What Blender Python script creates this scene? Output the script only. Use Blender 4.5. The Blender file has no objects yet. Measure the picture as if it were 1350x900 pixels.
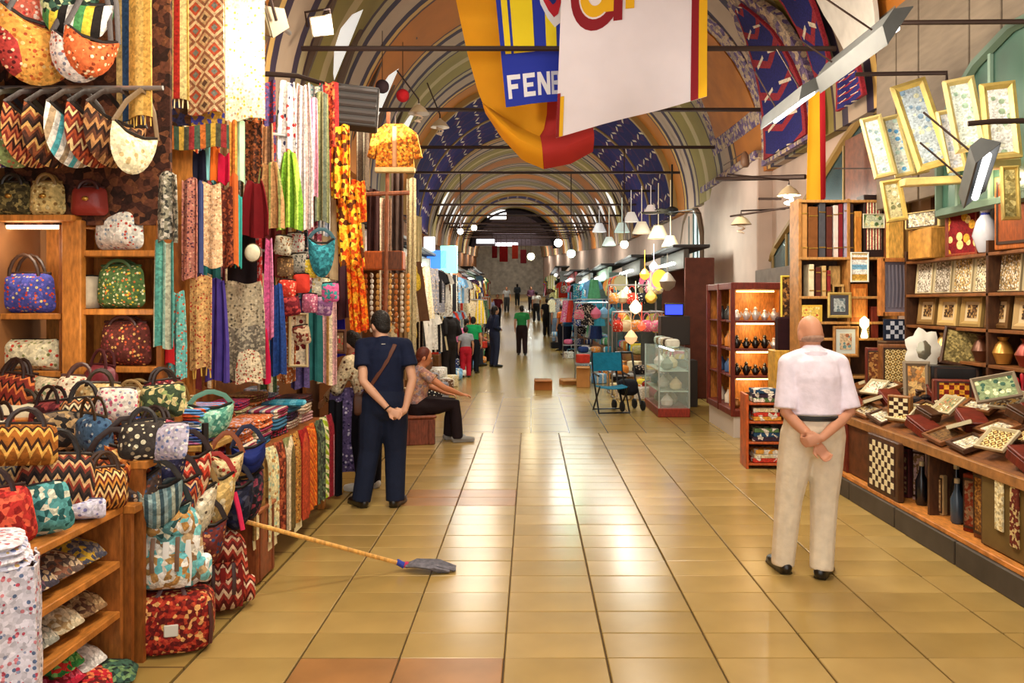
import bpy, bmesh, math, random
from mathutils import Vector, Matrix, Euler

# ------------------------------------------------------------------ camera, world, lights, exposure
S = bpy.context.scene
C = S.collection
F, VX, VY, EYE = 1050.0, 700.0, 400.0, 1.78      # focal length in pixels, vanishing point, eye height

cam_d = bpy.data.cameras.new('camera')
cam_d.sensor_width = 36.0
cam_d.lens = F * 36.0 / 1350.0
cam_d.shift_x = (675.0 - VX) / 1350.0
cam_d.shift_y = (VY - 450.0) / 1350.0
cam_d.clip_end = 300
cam = bpy.data.objects.new('camera', cam_d)
cam.location = (0, 0, EYE)
cam.rotation_euler = (math.radians(90), 0, 0)
C.objects.link(cam)
S.camera = cam

wd = bpy.data.worlds.new('world')
S.world = wd
wd.use_nodes = True
wd.node_tree.nodes['Background'].inputs[0].default_value = (1.0, 0.97, 0.92, 1)
wd.node_tree.nodes['Background'].inputs[1].default_value = 1.6

def area(name, loc, size, power, col=(1, .9, .75), rot=(0, 0, 0), sy=None):
    d = bpy.data.lights.new(name, 'AREA')
    d.energy = power
    d.color = col
    d.size = size
    if sy:
        d.shape = 'RECTANGLE'
        d.size_y = sy
    o = bpy.data.objects.new(name, d)
    o.location = loc
    o.rotation_euler = rot
    C.objects.link(o)
    return o

def point(name, loc, power, col=(1, .85, .62), r=.08):
    d = bpy.data.lights.new(name, 'POINT')
    d.energy = power
    d.color = col
    d.shadow_soft_size = r
    o = bpy.data.objects.new(name, d)
    o.location = loc
    C.objects.link(o)
    return o

def R_(a):
    return math.radians(a)

def xs(Y):                                       # the street bends a little to the left far away
    return 0.0 if Y < 14 else -0.038 * (Y - 14)

def zf(Y):                                       # and climbs
    return 0.0 if Y < 30 else 0.05 * (Y - 30)

WARM, WHITE, COOL = (1, .87, .68), (1, .96, .91), (.82, .97, 1)
for k, y in enumerate((2.5, 7.0, 12.5, 19, 27, 36, 47, 60, 73, 81)):
    area('street_fill', (.5 + xs(y), y, 5.6 + zf(y)), 3.2, (12, 12, 12, 15, 18, 24, 36, 70, 110, 70)[k], WHITE, sy=4.0)  # added overhead fill along the street; no fixtures hang here
for y, p in ((2.2, 50), (3.7, 56), (5.6, 66), (9.2, 70)):
    area('left_stall_fill', (-.75, y, 4.0), .9, p, WARM, (0, math.radians(46), 0), .3)  # added fill aimed at the left stall, standing in for its lamps
for y, p in ((4.2, 62), (6.2, 70), (8.0, 62), (11.2, 62)):
    area('right_stall_fill', (1.6, y, 3.9), .9, p, WARM, (0, math.radians(-50), 0), .3)  # added fill turned onto the right stall's goods, with no fixture of its own
for k, y in enumerate((3.5, 8.5, 13.5, 18.5, 24.0, 30.0, 37.0, 45.0, 54.0, 64.0, 75.0)):
    for sx in (-1.7, 2.6):                       # added upward fill that brightens the vault, without any fixtures
        area('vault_fill', (sx + xs(y), y, 3.5 + zf(y)), 1.0, (13, 15, 17, 24, 34, 42, 54, 70, 100, 120, 120)[k], (1, .95, .86), (R_(180), R_(-14 if sx < 0 else 14), 0), .3)
for y in (14, 18, 23, 29, 36, 44, 53, 63, 72):
    area('far_left_fill', (-1.0 + xs(y), y, 3.3 + zf(y)), .8, 60, (1, .88, .7), (0, math.radians(30), 0), .3)  # unseen fill added to brighten the far left shops
    area('far_right_fill', (2.0 + xs(y), y + 1, 3.3 + zf(y)), .8, 65, (.92, 1, .92), (0, math.radians(-30), 0), .3)  # matching added fill for the far right shops

S.view_settings.view_transform = 'Standard'
S.view_settings.look = 'None'
S.view_settings.gamma = 1.0
S.view_settings.use_curve_mapping = False
S.view_settings.exposure = 0.22
S.cycles.use_denoising = True
S.cycles.max_bounces = 6
S.cycles.diffuse_bounces = 3
S.cycles.glossy_bounces = 3
S.cycles.transmission_bounces = 4
S.cycles.transparent_max_bounces = 6

# ------------------------------------------------------------------ helpers
R = math.radians
PI = math.pi

def W(px, py, Y):
    """The place at depth Y that the pixel (px, py) of the 1350x900 photograph shows."""
    return Vector(((px - VX) * Y / F, Y, EYE - (py - VY) * Y / F))

def lin(c):
    return c / 12.92 if c <= 0.04045 else ((c + 0.055) / 1.055) ** 2.4

def hexc(h):
    h = h.lstrip('#')
    return tuple(lin(int(h[i:i + 2], 16) / 255) for i in (0, 2, 4)) + (1,)

_mats = {}

def newmat(name):
    m = bpy.data.materials.new(name)
    m.use_nodes = True
    nt = m.node_tree
    return m, nt, nt.nodes['Principled BSDF']

def M(name, col, rough=.6, metal=0.0, spec=.4, var=0.0, vscale=8.0, bump=0.0, bscale=60.0, emit=0.0, ecol=None, alpha=1.0, trans=0.0, stretch=None, coat=0.0):
    """A plain procedural material; var mottles its colour with noise."""
    key = ('M', name)
    if key in _mats:
        return _mats[key]
    m, nt, b = newmat(name)
    N, L = nt.nodes, nt.links
    c = hexc(col)
    b.inputs['Base Color'].default_value = c
    b.inputs['Roughness'].default_value = rough
    b.inputs['Metallic'].default_value = metal
    b.inputs['Specular IOR Level'].default_value = spec
    b.inputs['Alpha'].default_value = alpha
    b.inputs['Transmission Weight'].default_value = trans
    b.inputs['Coat Weight'].default_value = coat
    if emit:
        b.inputs['Emission Color'].default_value = hexc(ecol or col)
        b.inputs['Emission Strength'].default_value = emit
    if var or bump:
        tc = N.new('ShaderNodeTexCoord')
        src = tc.outputs['Object']
        if stretch:
            mp = N.new('ShaderNodeMapping')
            mp.inputs['Scale'].default_value = stretch
            L.new(src, mp.inputs[0])
            src = mp.outputs[0]
    if var:
        n = N.new('ShaderNodeTexNoise')
        n.inputs['Scale'].default_value = vscale
        n.inputs['Detail'].default_value = 5
        L.new(src, n.inputs['Vector'])
        r = N.new('ShaderNodeValToRGB')
        r.color_ramp.elements[0].position = .3
        r.color_ramp.elements[1].position = .7
        r.color_ramp.elements[0].color = tuple(x * (1 - var) for x in c[:3]) + (1,)
        r.color_ramp.elements[1].color = tuple(min(1, x * (1 + var)) for x in c[:3]) + (1,)
        L.new(n.outputs[0], r.inputs[0])
        L.new(r.outputs[0], b.inputs['Base Color'])
    if bump:
        n2 = N.new('ShaderNodeTexNoise')
        n2.inputs['Scale'].default_value = bscale
        L.new(src, n2.inputs['Vector'])
        bp = N.new('ShaderNodeBump')
        bp.inputs['Strength'].default_value = bump
        bp.inputs['Distance'].default_value = .01
        L.new(n2.outputs[0], bp.inputs['Height'])
        L.new(bp.outputs[0], b.inputs['Normal'])
    _mats[key] = m
    return m

def wood(col, rough=.45):
    return M('wood_' + col, col, rough, var=.35, vscale=6, stretch=(9, 2.2, 2.2), bump=.15, bscale=40)

def P(kind, cols, scale=8.0, rough=.85, coord='Object', sc2=None, sheen=0.0):
    """A woven or printed pattern: stripe, stripez, kilim, diamond, floral, mosaic, check, ornament."""
    key = ('P', kind, tuple(cols), scale, coord, sc2)
    if key in _mats:
        return _mats[key]
    m, nt, b = newmat(kind + '_' + cols[0])
    N, L = nt.nodes, nt.links
    b.inputs['Roughness'].default_value = rough
    b.inputs['Specular IOR Level'].default_value = .25
    tc = N.new('ShaderNodeTexCoord')
    sep = N.new('ShaderNodeSeparateXYZ')
    L.new(tc.outputs[coord], sep.inputs[0])

    def mt(op, a, b_=None):
        n = N.new('ShaderNodeMath')
        n.operation = op
        for i, x in enumerate((a, b_)):
            if x is None:
                continue
            if isinstance(x, (int, float)):
                n.inputs[i].default_value = x
            else:
                L.new(x, n.inputs[i])
        return n.outputs[0]

    def ramp(fac, cs, pos=None):
        r = N.new('ShaderNodeValToRGB')
        cr = r.color_ramp
        cr.interpolation = 'CONSTANT'
        while len(cr.elements) < len(cs):
            cr.elements.new(.5)
        for i, cc in enumerate(cs):
            cr.elements[i].position = pos[i] if pos else i / len(cs)
        for i, cc in enumerate(cs):
            cr.elements[i].color = hexc(cc)
        L.new(fac, r.inputs[0])
        return r.outputs[0]

    if coord == 'UV':
        u, v = sep.outputs[0], sep.outputs[1]
    else:
        u = sep.outputs[0]
        v = mt('ADD', sep.outputs[2], mt('MULTIPLY', sep.outputs[1], .8))
    s2 = sc2 or scale
    if kind == 'stripe':
        out = ramp(mt('FRACT', mt('MULTIPLY', mt('ADD', u, 5.03), scale)), cols)
    elif kind == 'stripez':
        out = ramp(mt('FRACT', mt('MULTIPLY', mt('ADD', v, 5.03), scale)), cols)
    elif kind == 'kilim':
        z = mt('MULTIPLY', mt('PINGPONG', mt('MULTIPLY', u, scale * 2), .5), 1.0)
        out = ramp(mt('FRACT', mt('ADD', z, mt('MULTIPLY', mt('ADD', v, 7.0), s2))), cols)
    elif kind == 'diamond':
        z = mt('ADD', mt('PINGPONG', mt('MULTIPLY', u, scale), .5), mt('PINGPONG', mt('MULTIPLY', v, s2), .5))
        out = ramp(mt('FRACT', mt('MULTIPLY', z, .999)), cols)
    elif kind == 'check':
        a = mt('FLOOR', mt('MULTIPLY', mt('ADD', u, 10), scale))
        c2 = mt('FLOOR', mt('MULTIPLY', mt('ADD', v, 10), s2))
        out = ramp(mt('FRACT', mt('MULTIPLY', mt('ADD', a, c2), .5)), cols[:2])
    elif kind in ('floral', 'mosaic'):
        vo = N.new('ShaderNodeTexVoronoi')
        vo.inputs['Scale'].default_value = scale
        L.new(tc.outputs[coord], vo.inputs['Vector'])
        sc = N.new('ShaderNodeSeparateColor')
        L.new(vo.outputs['Color'], sc.inputs[0])
        if kind == 'mosaic':
            out = ramp(sc.outputs[0], cols)
        else:
            dots = ramp(sc.outputs[0], cols[1:])
            mx = N.new('ShaderNodeMix')
            mx.data_type = 'RGBA'
            L.new(mt('LESS_THAN', vo.outputs['Distance'], .36), mx.inputs[0])
            mx.inputs[6].default_value = hexc(cols[0])
            L.new(dots, mx.inputs[7])
            out = mx.outputs[2]
    elif kind == 'ornament':                       # navy field, red lozenges, white leaf pairs
        a = mt('ABSOLUTE', mt('SUBTRACT', mt('FRACT', mt('MULTIPLY', u, s2)), .5))
        vv = mt('MULTIPLY', v, scale)
        w = mt('FRACT', mt('ADD', vv, mt('MULTIPLY', a, .55)))
        w2 = mt('FRACT', mt('SUBTRACT', vv, mt('MULTIPLY', a, .9)))
        white = mt('MULTIPLY', mt('MULTIPLY', mt('LESS_THAN', w, .10), mt('GREATER_THAN', a, .09)), mt('LESS_THAN', a, .36))
        red = mt('MULTIPLY', mt('GREATER_THAN', w2, .55), mt('LESS_THAN', w2, .78))
        red2 = mt('GREATER_THAN', a, .44)
        base = ramp(mt('MAXIMUM', red, red2), [cols[0], cols[1]])
        mx = N.new('ShaderNodeMix')
        mx.data_type = 'RGBA'
        L.new(white, mx.inputs[0])
        L.new(base, mx.inputs[6])
        mx.inputs[7].default_value = hexc(cols[2])
        out = mx.outputs[2]
    # cloth mottling
    n = N.new('ShaderNodeTexNoise')
    n.inputs['Scale'].default_value = 30
    n.inputs['Detail'].default_value = 3
    L.new(tc.outputs['Object'], n.inputs['Vector'])
    hs = N.new('ShaderNodeHueSaturation')
    vg = N.new('ShaderNodeTexVoronoi')             # threads and small motifs of uneven tone
    vg.inputs['Scale'].default_value = 70
    L.new(tc.outputs['Object'], vg.inputs['Vector'])
    sv = N.new('ShaderNodeSeparateColor')
    L.new(vg.outputs['Color'], sv.inputs[0])
    L.new(mt('ADD', mt('ADD', mt('MULTIPLY', n.outputs[0], .5), .45), mt('MULTIPLY', sv.outputs[0], .6)), hs.inputs['Value'])
    L.new(out, hs.inputs['Color'])
    L.new(hs.outputs[0], b.inputs['Base Color'])
    bp = N.new('ShaderNodeBump')
    bp.inputs['Strength'].default_value = .25
    bp.inputs['Distance'].default_value = .004
    L.new(n.outputs[0], bp.inputs['Height'])
    L.new(bp.outputs[0], b.inputs['Normal'])
    _mats[key] = m
    return m

class MB:
    """Collects shapes and links them as one mesh object."""
    def __init__(s):
        s.v, s.f, s.uv = [], [], {}

    def add(s, vs, fs, T=None):
        o = len(s.v)
        s.v += [tuple(T @ Vector(x)) if T else tuple(x) for x in vs]
        s.f += [tuple(i + o for i in f) for f in fs]
        return s

    def box(s, c, d, rot=None, bev=0.0):
        hx, hy, hz = d[0] / 2, d[1] / 2, d[2] / 2
        T = Matrix.Translation(c) @ (Euler(rot).to_matrix().to_4x4() if rot else Matrix())
        if bev <= 0:
            vs = [(x, y, z) for x in (-hx, hx) for y in (-hy, hy) for z in (-hz, hz)]
            return s.add(vs, [(0, 1, 3, 2), (4, 6, 7, 5), (0, 4, 5, 1), (2, 3, 7, 6), (0, 2, 6, 4), (1, 5, 7, 3)], T)
        b = min(bev, hx * .9, hy * .9, hz * .9)
        vs, fs, idx = [], [], {}
        for sx in (-1, 1):
            for sy in (-1, 1):
                for sz in (-1, 1):
                    for a in range(3):
                        p = [sx * (hx - b), sy * (hy - b), sz * (hz - b)]
                        p[a] = (sx * hx, sy * hy, sz * hz)[a]
                        idx[(sx, sy, sz, a)] = len(vs)
                        vs.append(tuple(p))
        q = [(-1, -1), (1, -1), (1, 1), (-1, 1)]
        for a in range(3):
            o = [i for i in range(3) if i != a]
            for sg in (-1, 1):
                fc = []
                for u, w in q:
                    k = [0, 0, 0]
                    k[a] = sg
                    k[o[0]] = u
                    k[o[1]] = w
                    fc.append(idx[(k[0], k[1], k[2], a)])
                fs.append(fc)
        for a in range(3):                            # edges
            o = [i for i in range(3) if i != a]
            for u in (-1, 1):
                for w in (-1, 1):
                    ks = []
                    for sg in (-1, 1):
                        k = [0, 0, 0]
                        k[a] = sg
                        k[o[0]] = u
                        k[o[1]] = w
                        ks.append(tuple(k))
                    fs.append([idx[ks[0] + (o[0],)], idx[ks[1] + (o[0],)], idx[ks[1] + (o[1],)], idx[ks[0] + (o[1],)]])
        for sx in (-1, 1):
            for sy in (-1, 1):
                for sz in (-1, 1):
                    fs.append([idx[(sx, sy, sz, a)] for a in range(3)])
        return s.add(vs, fs, T)

    def tube(s, pts, r, n=6, cap=True, closed=False, flat=1.0, ref=None):
        pts = [Vector(p) for p in pts]
        m = len(pts)
        rs = r if isinstance(r, (list, tuple)) else [r] * m
        o = len(s.v)
        nrm = None
        for i, p in enumerate(pts):
            a = pts[(i - 1) % m] if closed or i else pts[0]
            b = pts[(i + 1) % m] if closed or i < m - 1 else pts[-1]
            t = (b - a)
            t = t.normalized() if t.length > 1e-9 else Vector((0, 0, 1))
            if nrm is None:
                h = Vector(ref) if ref else (Vector((0, 0, 1)) if abs(t.z) < .9 else Vector((0, 1, 0)))
                nrm = (h - t * h.dot(t)).normalized()
            else:
                nrm = (nrm - t * nrm.dot(t))
                nrm = nrm.normalized() if nrm.length > 1e-6 else t.orthogonal().normalized()
            bn = t.cross(nrm)
            for k in range(n):
                an = 2 * PI * k / n
                q = p + (nrm * math.cos(an) * flat + bn * math.sin(an)) * rs[i]
                s.v.append(tuple(q))
        for i in range(m if closed else m - 1):
            j = (i + 1) % m
            for k in range(n):
                l = (k + 1) % n
                s.f.append((o + i * n + k, o + j * n + k, o + j * n + l, o + i * n + l))
        if cap and not closed:
            s.f.append(tuple(o + k for k in range(n)))
            s.f.append(tuple(o + (m - 1) * n + k for k in reversed(range(n))))
        return s

    def shell(s, pts, radii, n=12, ref=(1, 0, 0), flat0=False, flat1=False):
        """A closed elliptical sweep with round ends; radii are (along ref, across) pairs or numbers."""
        pts = [Vector(p) for p in pts]
        rr = [(r, r) if isinstance(r, (int, float)) else r for r in radii]
        P_, R_ = [], []
        t0 = (pts[0] - pts[1]).normalized()
        t1 = (pts[-1] - pts[-2]).normalized()
        e0, e1 = min(rr[0]), min(rr[-1])
        for a in () if flat0 else (80, 50, 22):
            P_.append(pts[0] + t0 * e0 * math.sin(R(a)))
            R_.append((rr[0][0] * math.cos(R(a)), rr[0][1] * math.cos(R(a))))
        P_ += pts
        R_ += rr
        for a in () if flat1 else (22, 50, 80):
            P_.append(pts[-1] + t1 * e1 * math.sin(R(a)))
            R_.append((rr[-1][0] * math.cos(R(a)), rr[-1][1] * math.cos(R(a))))
        o = len(s.v)
        m = len(P_)
        for i, p in enumerate(P_):
            t = (P_[min(i + 1, m - 1)] - P_[max(i - 1, 0)]).normalized()
            h = Vector(ref)
            a = h - t * h.dot(t)
            a = a.normalized() if a.length > .05 else t.orthogonal().normalized()
            b = t.cross(a)
            for k in range(n):
                an = 2 * PI * k / n
                s.v.append(tuple(p + a * math.cos(an) * R_[i][0] + b * math.sin(an) * R_[i][1]))
        for i in range(m - 1):
            for k in range(n):
                l = (k + 1) % n
                s.f.append((o + i * n + k, o + i * n + l, o + (i + 1) * n + l, o + (i + 1) * n + k))
        s.f.append(tuple(o + k for k in reversed(range(n))))
        s.f.append(tuple(o + (m - 1) * n + k for k in range(n)))
        return s

    def grid(s, fn, nu, nv, thick=0.0, uv=False):
        """fn(u, v) for u, v in 0..1; thick closes it into a solid sheet pushed along its normals."""
        o = len(s.v)
        g = [[Vector(fn(i / nu, j / nv)) for i in range(nu + 1)] for j in range(nv + 1)]
        for j in range(nv + 1):
            for i in range(nu + 1):
                if uv:
                    s.uv[len(s.v)] = (i / nu, j / nv)
                s.v.append(tuple(g[j][i]))
        w = nu + 1
        for j in range(nv):
            for i in range(nu):
                s.f.append((o + j * w + i, o + j * w + i + 1, o + (j + 1) * w + i + 1, o + (j + 1) * w + i))
        if thick:
            o2 = len(s.v)
            for j in range(nv + 1):
                for i in range(nu + 1):
                    du = g[j][min(i + 1, nu)] - g[j][max(i - 1, 0)]
                    dv = g[min(j + 1, nv)][i] - g[max(j - 1, 0)][i]
                    nn = du.cross(dv)
                    nn = nn.normalized() if nn.length > 1e-9 else Vector((0, 1, 0))
                    if uv:
                        s.uv[len(s.v)] = (i / nu, j / nv)
                    s.v.append(tuple(g[j][i] - nn * thick))
            for j in range(nv):
                for i in range(nu):
                    s.f.append((o2 + j * w + i, o2 + (j + 1) * w + i, o2 + (j + 1) * w + i + 1, o2 + j * w + i + 1))
            rim = [j * w for j in range(nv + 1)] + [nv * w + i for i in range(1, nu + 1)] + [j * w + nu for j in range(nv - 1, -1, -1)] + [i for i in range(nu - 1, 0, -1)]
            for a, b in zip(rim, rim[1:] + rim[:1]):
                s.f.append((o + a, o + b, o2 + b, o2 + a))
        return s

    def lathe(s, prof, n=12, c=(0, 0, 0), T=None):
        vs, fs = [], []
        for r, z in prof:
            for k in range(n):
                a = 2 * PI * k / n
                vs.append((c[0] + r * math.cos(a), c[1] + r * math.sin(a), c[2] + z))
        m = len(prof)
        for i in range(m - 1):
            for k in range(n):
                l = (k + 1) % n
                fs.append((i * n + k, i * n + l, (i + 1) * n + l, (i + 1) * n + k))
        fs.append(tuple(reversed(range(n))))
        fs.append(tuple((m - 1) * n + k for k in range(n)))
        return s.add(vs, fs, T)

    def ell(s, c, r, nu=12, nv=8, e=1.0, T=None):
        """A (super)ellipsoid: e below 1 squares it off."""
        def pw(x):
            return math.copysign(abs(x) ** e, x)
        vs, fs = [], []
        for j in range(nv + 1):
            ph = -PI / 2 + PI * j / nv
            for i in range(nu):
                th = 2 * PI * i / nu
                vs.append((c[0] + r[0] * pw(math.cos(ph)) * pw(math.cos(th)), c[1] + r[1] * pw(math.cos(ph)) * pw(math.sin(th)), c[2] + r[2] * pw(math.sin(ph))))
        for j in range(nv):
            for i in range(nu):
                k = (i + 1) % nu
                fs.append((j * nu + i, j * nu + k, (j + 1) * nu + k, (j + 1) * nu + i))
        return s.add(vs, fs, T)

    def pillow(s, out, d, rings=4, yc=0.0, pw=.55, T=None, front=1.0, back=1.0):
        """An outline in the XZ plane puffed up to depth d."""
        n = len(out)
        cx = sum(p[0] for p in out) / n
        cz = sum(p[1] for p in out) / n
        vs, fs = [], []
        for side in (-1, 1):
            amp = front if side < 0 else back
            base = len(vs)
            for k in range(1, rings + 1):
                r = k / rings
                y = side * d / 2 * max(0.0, 1 - r * r) ** pw * amp
                for x, z in out:
                    vs.append((cx + (x - cx) * r, yc + y, cz + (z - cz) * r))
            vs.append((cx, yc + side * d / 2 * amp, cz))
            ci = len(vs) - 1
            for i in range(n):
                j = (i + 1) % n
                fs.append((ci, base + i, base + j) if side < 0 else (ci, base + j, base + i))
                for k in range(rings - 1):
                    a, b = base + k * n, base + (k + 1) * n
                    fs.append((a + i, b + i, b + j, a + j) if side < 0 else (a + i, a + j, b + j, b + i))
        return s.add(vs, fs, T)

    def prism(s, poly, d, T=None, y0=0.0):
        """An XZ polygon pushed to depth d along +Y."""
        n = len(poly)
        vs = [(x, y0, z) for x, z in poly] + [(x, y0 + d, z) for x, z in poly]
        fs = [tuple(range(n)), tuple(range(2 * n - 1, n - 1, -1))]
        for i in range(n):
            j = (i + 1) % n
            fs.append((i, i + n, j + n, j))
        return s.add(vs, fs, T)

    def mesh(s, name, mat, smooth=True, ang=38):
        me = bpy.data.meshes.new(name)
        me.from_pydata(s.v, [], s.f)
        if s.uv:
            ul = me.uv_layers.new(name='uv')
            for lp in me.loops:
                ul.data[lp.index].uv = s.uv.get(lp.vertex_index, (0, 0))
        if mat:
            me.materials.append(mat)
        if smooth:
            me.polygons.foreach_set('use_smooth', [True] * len(me.polygons))
            me.set_sharp_from_angle(angle=R(ang))
        me.update()
        return me

    def build(s, name, mat, parent=None, loc=None, rot=None, smooth=True):
        o = bpy.data.objects.new(name, s.mesh(name, mat, smooth))
        C.objects.link(o)
        if parent is not None:
            o.parent = parent
        if loc is not None:
            o.location = loc
        if rot is not None:
            o.rotation_euler = rot
        return o

def tag(o, label=None, cat=None, group=None, kind=None):
    for k, v in (('label', label), ('category', cat), ('group', group), ('kind', kind)):
        if v:
            o[k] = v
    return o

def thing(name, label, cat, loc=(0, 0, 0), rot=(0, 0, 0), group=None):
    o = bpy.data.objects.new(name, None)
    o.empty_display_size = .1
    C.objects.link(o)
    o.location = loc
    o.rotation_euler = rot if hasattr(rot, '__len__') else (0, 0, rot)
    return tag(o, label, cat, group)

def copy_tree(o, parent=None):
    c = o.copy()
    C.objects.link(c)
    c.parent = parent
    for ch in [x for x in o.children]:
        copy_tree(ch, c)
    return c

ORD = ['first', 'second', 'third', 'fourth', 'fifth', 'sixth', 'seventh', 'eighth', 'ninth', 'tenth', 'eleventh', 'twelfth',
       'thirteenth', 'fourteenth', 'fifteenth', 'sixteenth', 'seventeenth', 'eighteenth', 'nineteenth', 'twentieth']
rnd = random.Random(11)

def struct(o, label=None):
    return tag(o, label, None, None, 'structure')
# ------------------------------------------------------------------ the setting: floor, walls, vault
VR, VC, VZ = 3.6, .45, 4.0                         # vault radius, centre line, springing height
XL, XR = VC - VR, VC + VR                          # -3.15 and 4.05

def tile_mat(name, col):
    m = M(name, col, .22, spec=.36, var=.16, vscale=1.7, bump=.035, bscale=5)
    return m

TILES = [tile_mat('floor_tile_a', '#A88C52'), tile_mat('floor_tile_b', '#A0854C'), tile_mat('floor_tile_c', '#AE9258')]
HATCH = M('floor_hatch', '#9C6E3E', .3, var=.2, vscale=3)
GROUT = M('floor_joint', '#5A4528', .8)

b = MB()
b.box((.45, 3.9, -.07), (7.6, 14.2, .11))
floor = struct(b.build('floor', GROUT))
xl = [-3.25, -2.72, -2.2, -1.69, -1.16, -.66, -.135, .38, .93, 1.44, 1.99, 2.55, 3.1, 4.1]
_tm = {}
def tile_mesh(w, d, k):
    key = (round(w, 2), d, k)
    if key not in _tm:
        _tm[key] = MB().box((0, 0, 0), (w - .009, d - .006, .03), bev=.004).mesh('tile', TILES[k] if k < 3 else HATCH, False)
    return _tm[key]
y0, dy = 3.4, .302
for i in range(len(xl) - 1):
    if i < 3 or i > 11:
        continue
    for r in range(25):
        yc = y0 + dy * (r + .5)
        hatch = (4 <= i <= 5 and 3.7 < yc < 4.02) or (4 <= i <= 5 and 7.1 < yc < 7.75)
        w = xl[i + 1] - xl[i]
        o = bpy.data.objects.new('floor_hatch' if hatch else 'tile', tile_mesh(w, dy, 3 if hatch else rnd.choice((0, 1, 2, 0))))
        C.objects.link(o)
        o.parent = floor
        o.location = ((xl[i] + xl[i + 1]) / 2, yc, -.015 + rnd.uniform(-.0012, .0012))
        o.rotation_euler = (rnd.uniform(-.0012, .0012), rnd.uniform(-.0015, .0015), 0)

# floor farther off, and under the stalls: same slabs, joints too fine to pick apart
fm, nt, bs = newmat('floor_far')
N, L = nt.nodes, nt.links
tc = N.new('ShaderNodeTexCoord')
mp = N.new('ShaderNodeMapping')
mp.inputs['Rotation'].default_value = (0, 0, PI / 2)
br = N.new('ShaderNodeTexBrick')
br.offset = .5
br.inputs['Scale'].default_value = 1
br.inputs['Brick Width'].default_value = .6
br.inputs['Row Height'].default_value = .53
br.inputs['Mortar Size'].default_value = .008
br.inputs['Color1'].default_value = hexc('#A0854A')
br.inputs['Color2'].default_value = hexc('#987E44')
br.inputs['Mortar'].default_value = hexc('#6A5433')
L.new(tc.outputs['Object'], mp.inputs[0])
L.new(mp.outputs[0], br.inputs[0])
L.new(br.outputs[0], bs.inputs['Base Color'])
bs.inputs['Roughness'].default_value = .22
bs.inputs['Specular IOR Level'].default_value = .28
b = MB()
YS = [10.95] + [12 + 2 * i for i in range(37)]
def ff(u, v):
    y = 10.952 + (86 - 10.952) * v
    return (XL - .2 + (XR - XL + .4) * u + xs(y), y, zf(y))
b.grid(ff, 4, 76, .1)
b.box((-2.45, 7.0, -.05), (1.5, 7.9, .0998))
b.box((.5, .25, -.05), (7.4, 6.3, .0998))
b.build('floor_beyond', fm, floor)

def wall_strip(X, th, y0, y1, z0, z1, n):
    def g(u, v):
        y = y0 + (y1 - y0) * u
        return (X + xs(y), y, z0 + (z1 - z0) * v + zf(y))
    return MB().grid(g, n, 2, th)
WL = M('wall_plaster_warm', '#8A5A30', .8, var=.25, vscale=2)
WR = M('wall_plaster', '#B59C8C', .8, var=.12, vscale=1.5, bump=.1, bscale=10)
struct(wall_strip(XL, .2, -1.2, 86, -.02, VZ + .1, 45).build('wall_left', WL))
struct(wall_strip(XR, -.2, -1.2, 86, -.02, VZ + .1, 45).build('wall_right', WR))
b = MB()
b.box((xs(86) + .4, 86.2, 6), (9, .3, 12))
struct(b.build('wall_far', M('wall_far', '#C0C0B4', .8, var=.3, vscale=2)))

# vault: painted bands across the street
vm, nt, bs = newmat('vault_paint')
N, L = nt.nodes, nt.links
tc = N.new('ShaderNodeTexCoord')
sp = N.new('ShaderNodeSeparateXYZ')
L.new(tc.outputs['Object'], sp.inputs[0])
def mth(op, a, b_):
    n = N.new('ShaderNodeMath')
    n.operation = op
    for i, x in enumerate((a, b_)):
        if isinstance(x, (int, float)):
            n.inputs[i].default_value = x
        elif x is not None:
            L.new(x, n.inputs[i])
    return n.outputs[0]
fr = mth('FRACT', mth('DIVIDE', mth('SUBTRACT', sp.outputs[1], .5), 6.0), None)
rp = N.new('ShaderNodeValToRGB')
rp.color_ramp.interpolation = 'CONSTANT'
one = [(0, '#A08A74'), (.09, '#2A1830'), (.155, '#B8924E'), (.20, '#4A2A22'), (.225, '#A86414'), (.775, '#4A2A22'), (.80, '#B8924E'), (.845, '#2A1830'), (.91, '#A08A74')]
two = [(0, '#A08A74'), (.09, '#2A1830'), (.155, '#9A8A66'), (.22, '#3A2428'), (.25, '#80702E'), (.46, '#A89468'), (.54, '#80702E'), (.75, '#3A2428'), (.78, '#9A8A66'), (.845, '#2A1830'), (.91, '#A08A74')]
bands = [(p / 2, c) for p, c in one] + [(.5 + p / 2, c) for p, c in two]
while len(rp.color_ramp.elements) < len(bands):
    rp.color_ramp.elements.new(.5)
for i, (p, c) in enumerate(bands):
    rp.color_ramp.elements[i].position = p
for i, (p, c) in enumerate(bands):
    rp.color_ramp.elements[i].color = hexc(c)
L.new(fr, rp.inputs[0])
nz = N.new('ShaderNodeTexNoise')
nz.inputs['Scale'].default_value = 1.6
nz.inputs['Detail'].default_value = 5
L.new(tc.outputs['Object'], nz.inputs['Vector'])
hs = N.new('ShaderNodeHueSaturation')
L.new(mth('ADD', mth('MULTIPLY', nz.outputs[0], .5), .75), hs.inputs['Value'])
L.new(rp.outputs[0], hs.inputs['Color'])
L.new(hs.outputs[0], bs.inputs['Base Color'])
bs.inputs['Roughness'].default_value = .7

def vp(y, th, r):
    """A point of the vault: th in degrees from the right-hand springing."""
    return (VC + xs(y) + r * math.cos(R(th)), y, VZ + zf(y) + r * math.sin(R(th)))
b = MB()
b.grid(lambda u, v: vp(-1.2 + 87.2 * v, 180 * u, VR), 40, 60, -.15)
ceiling = struct(b.build('ceiling', vm))

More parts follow.
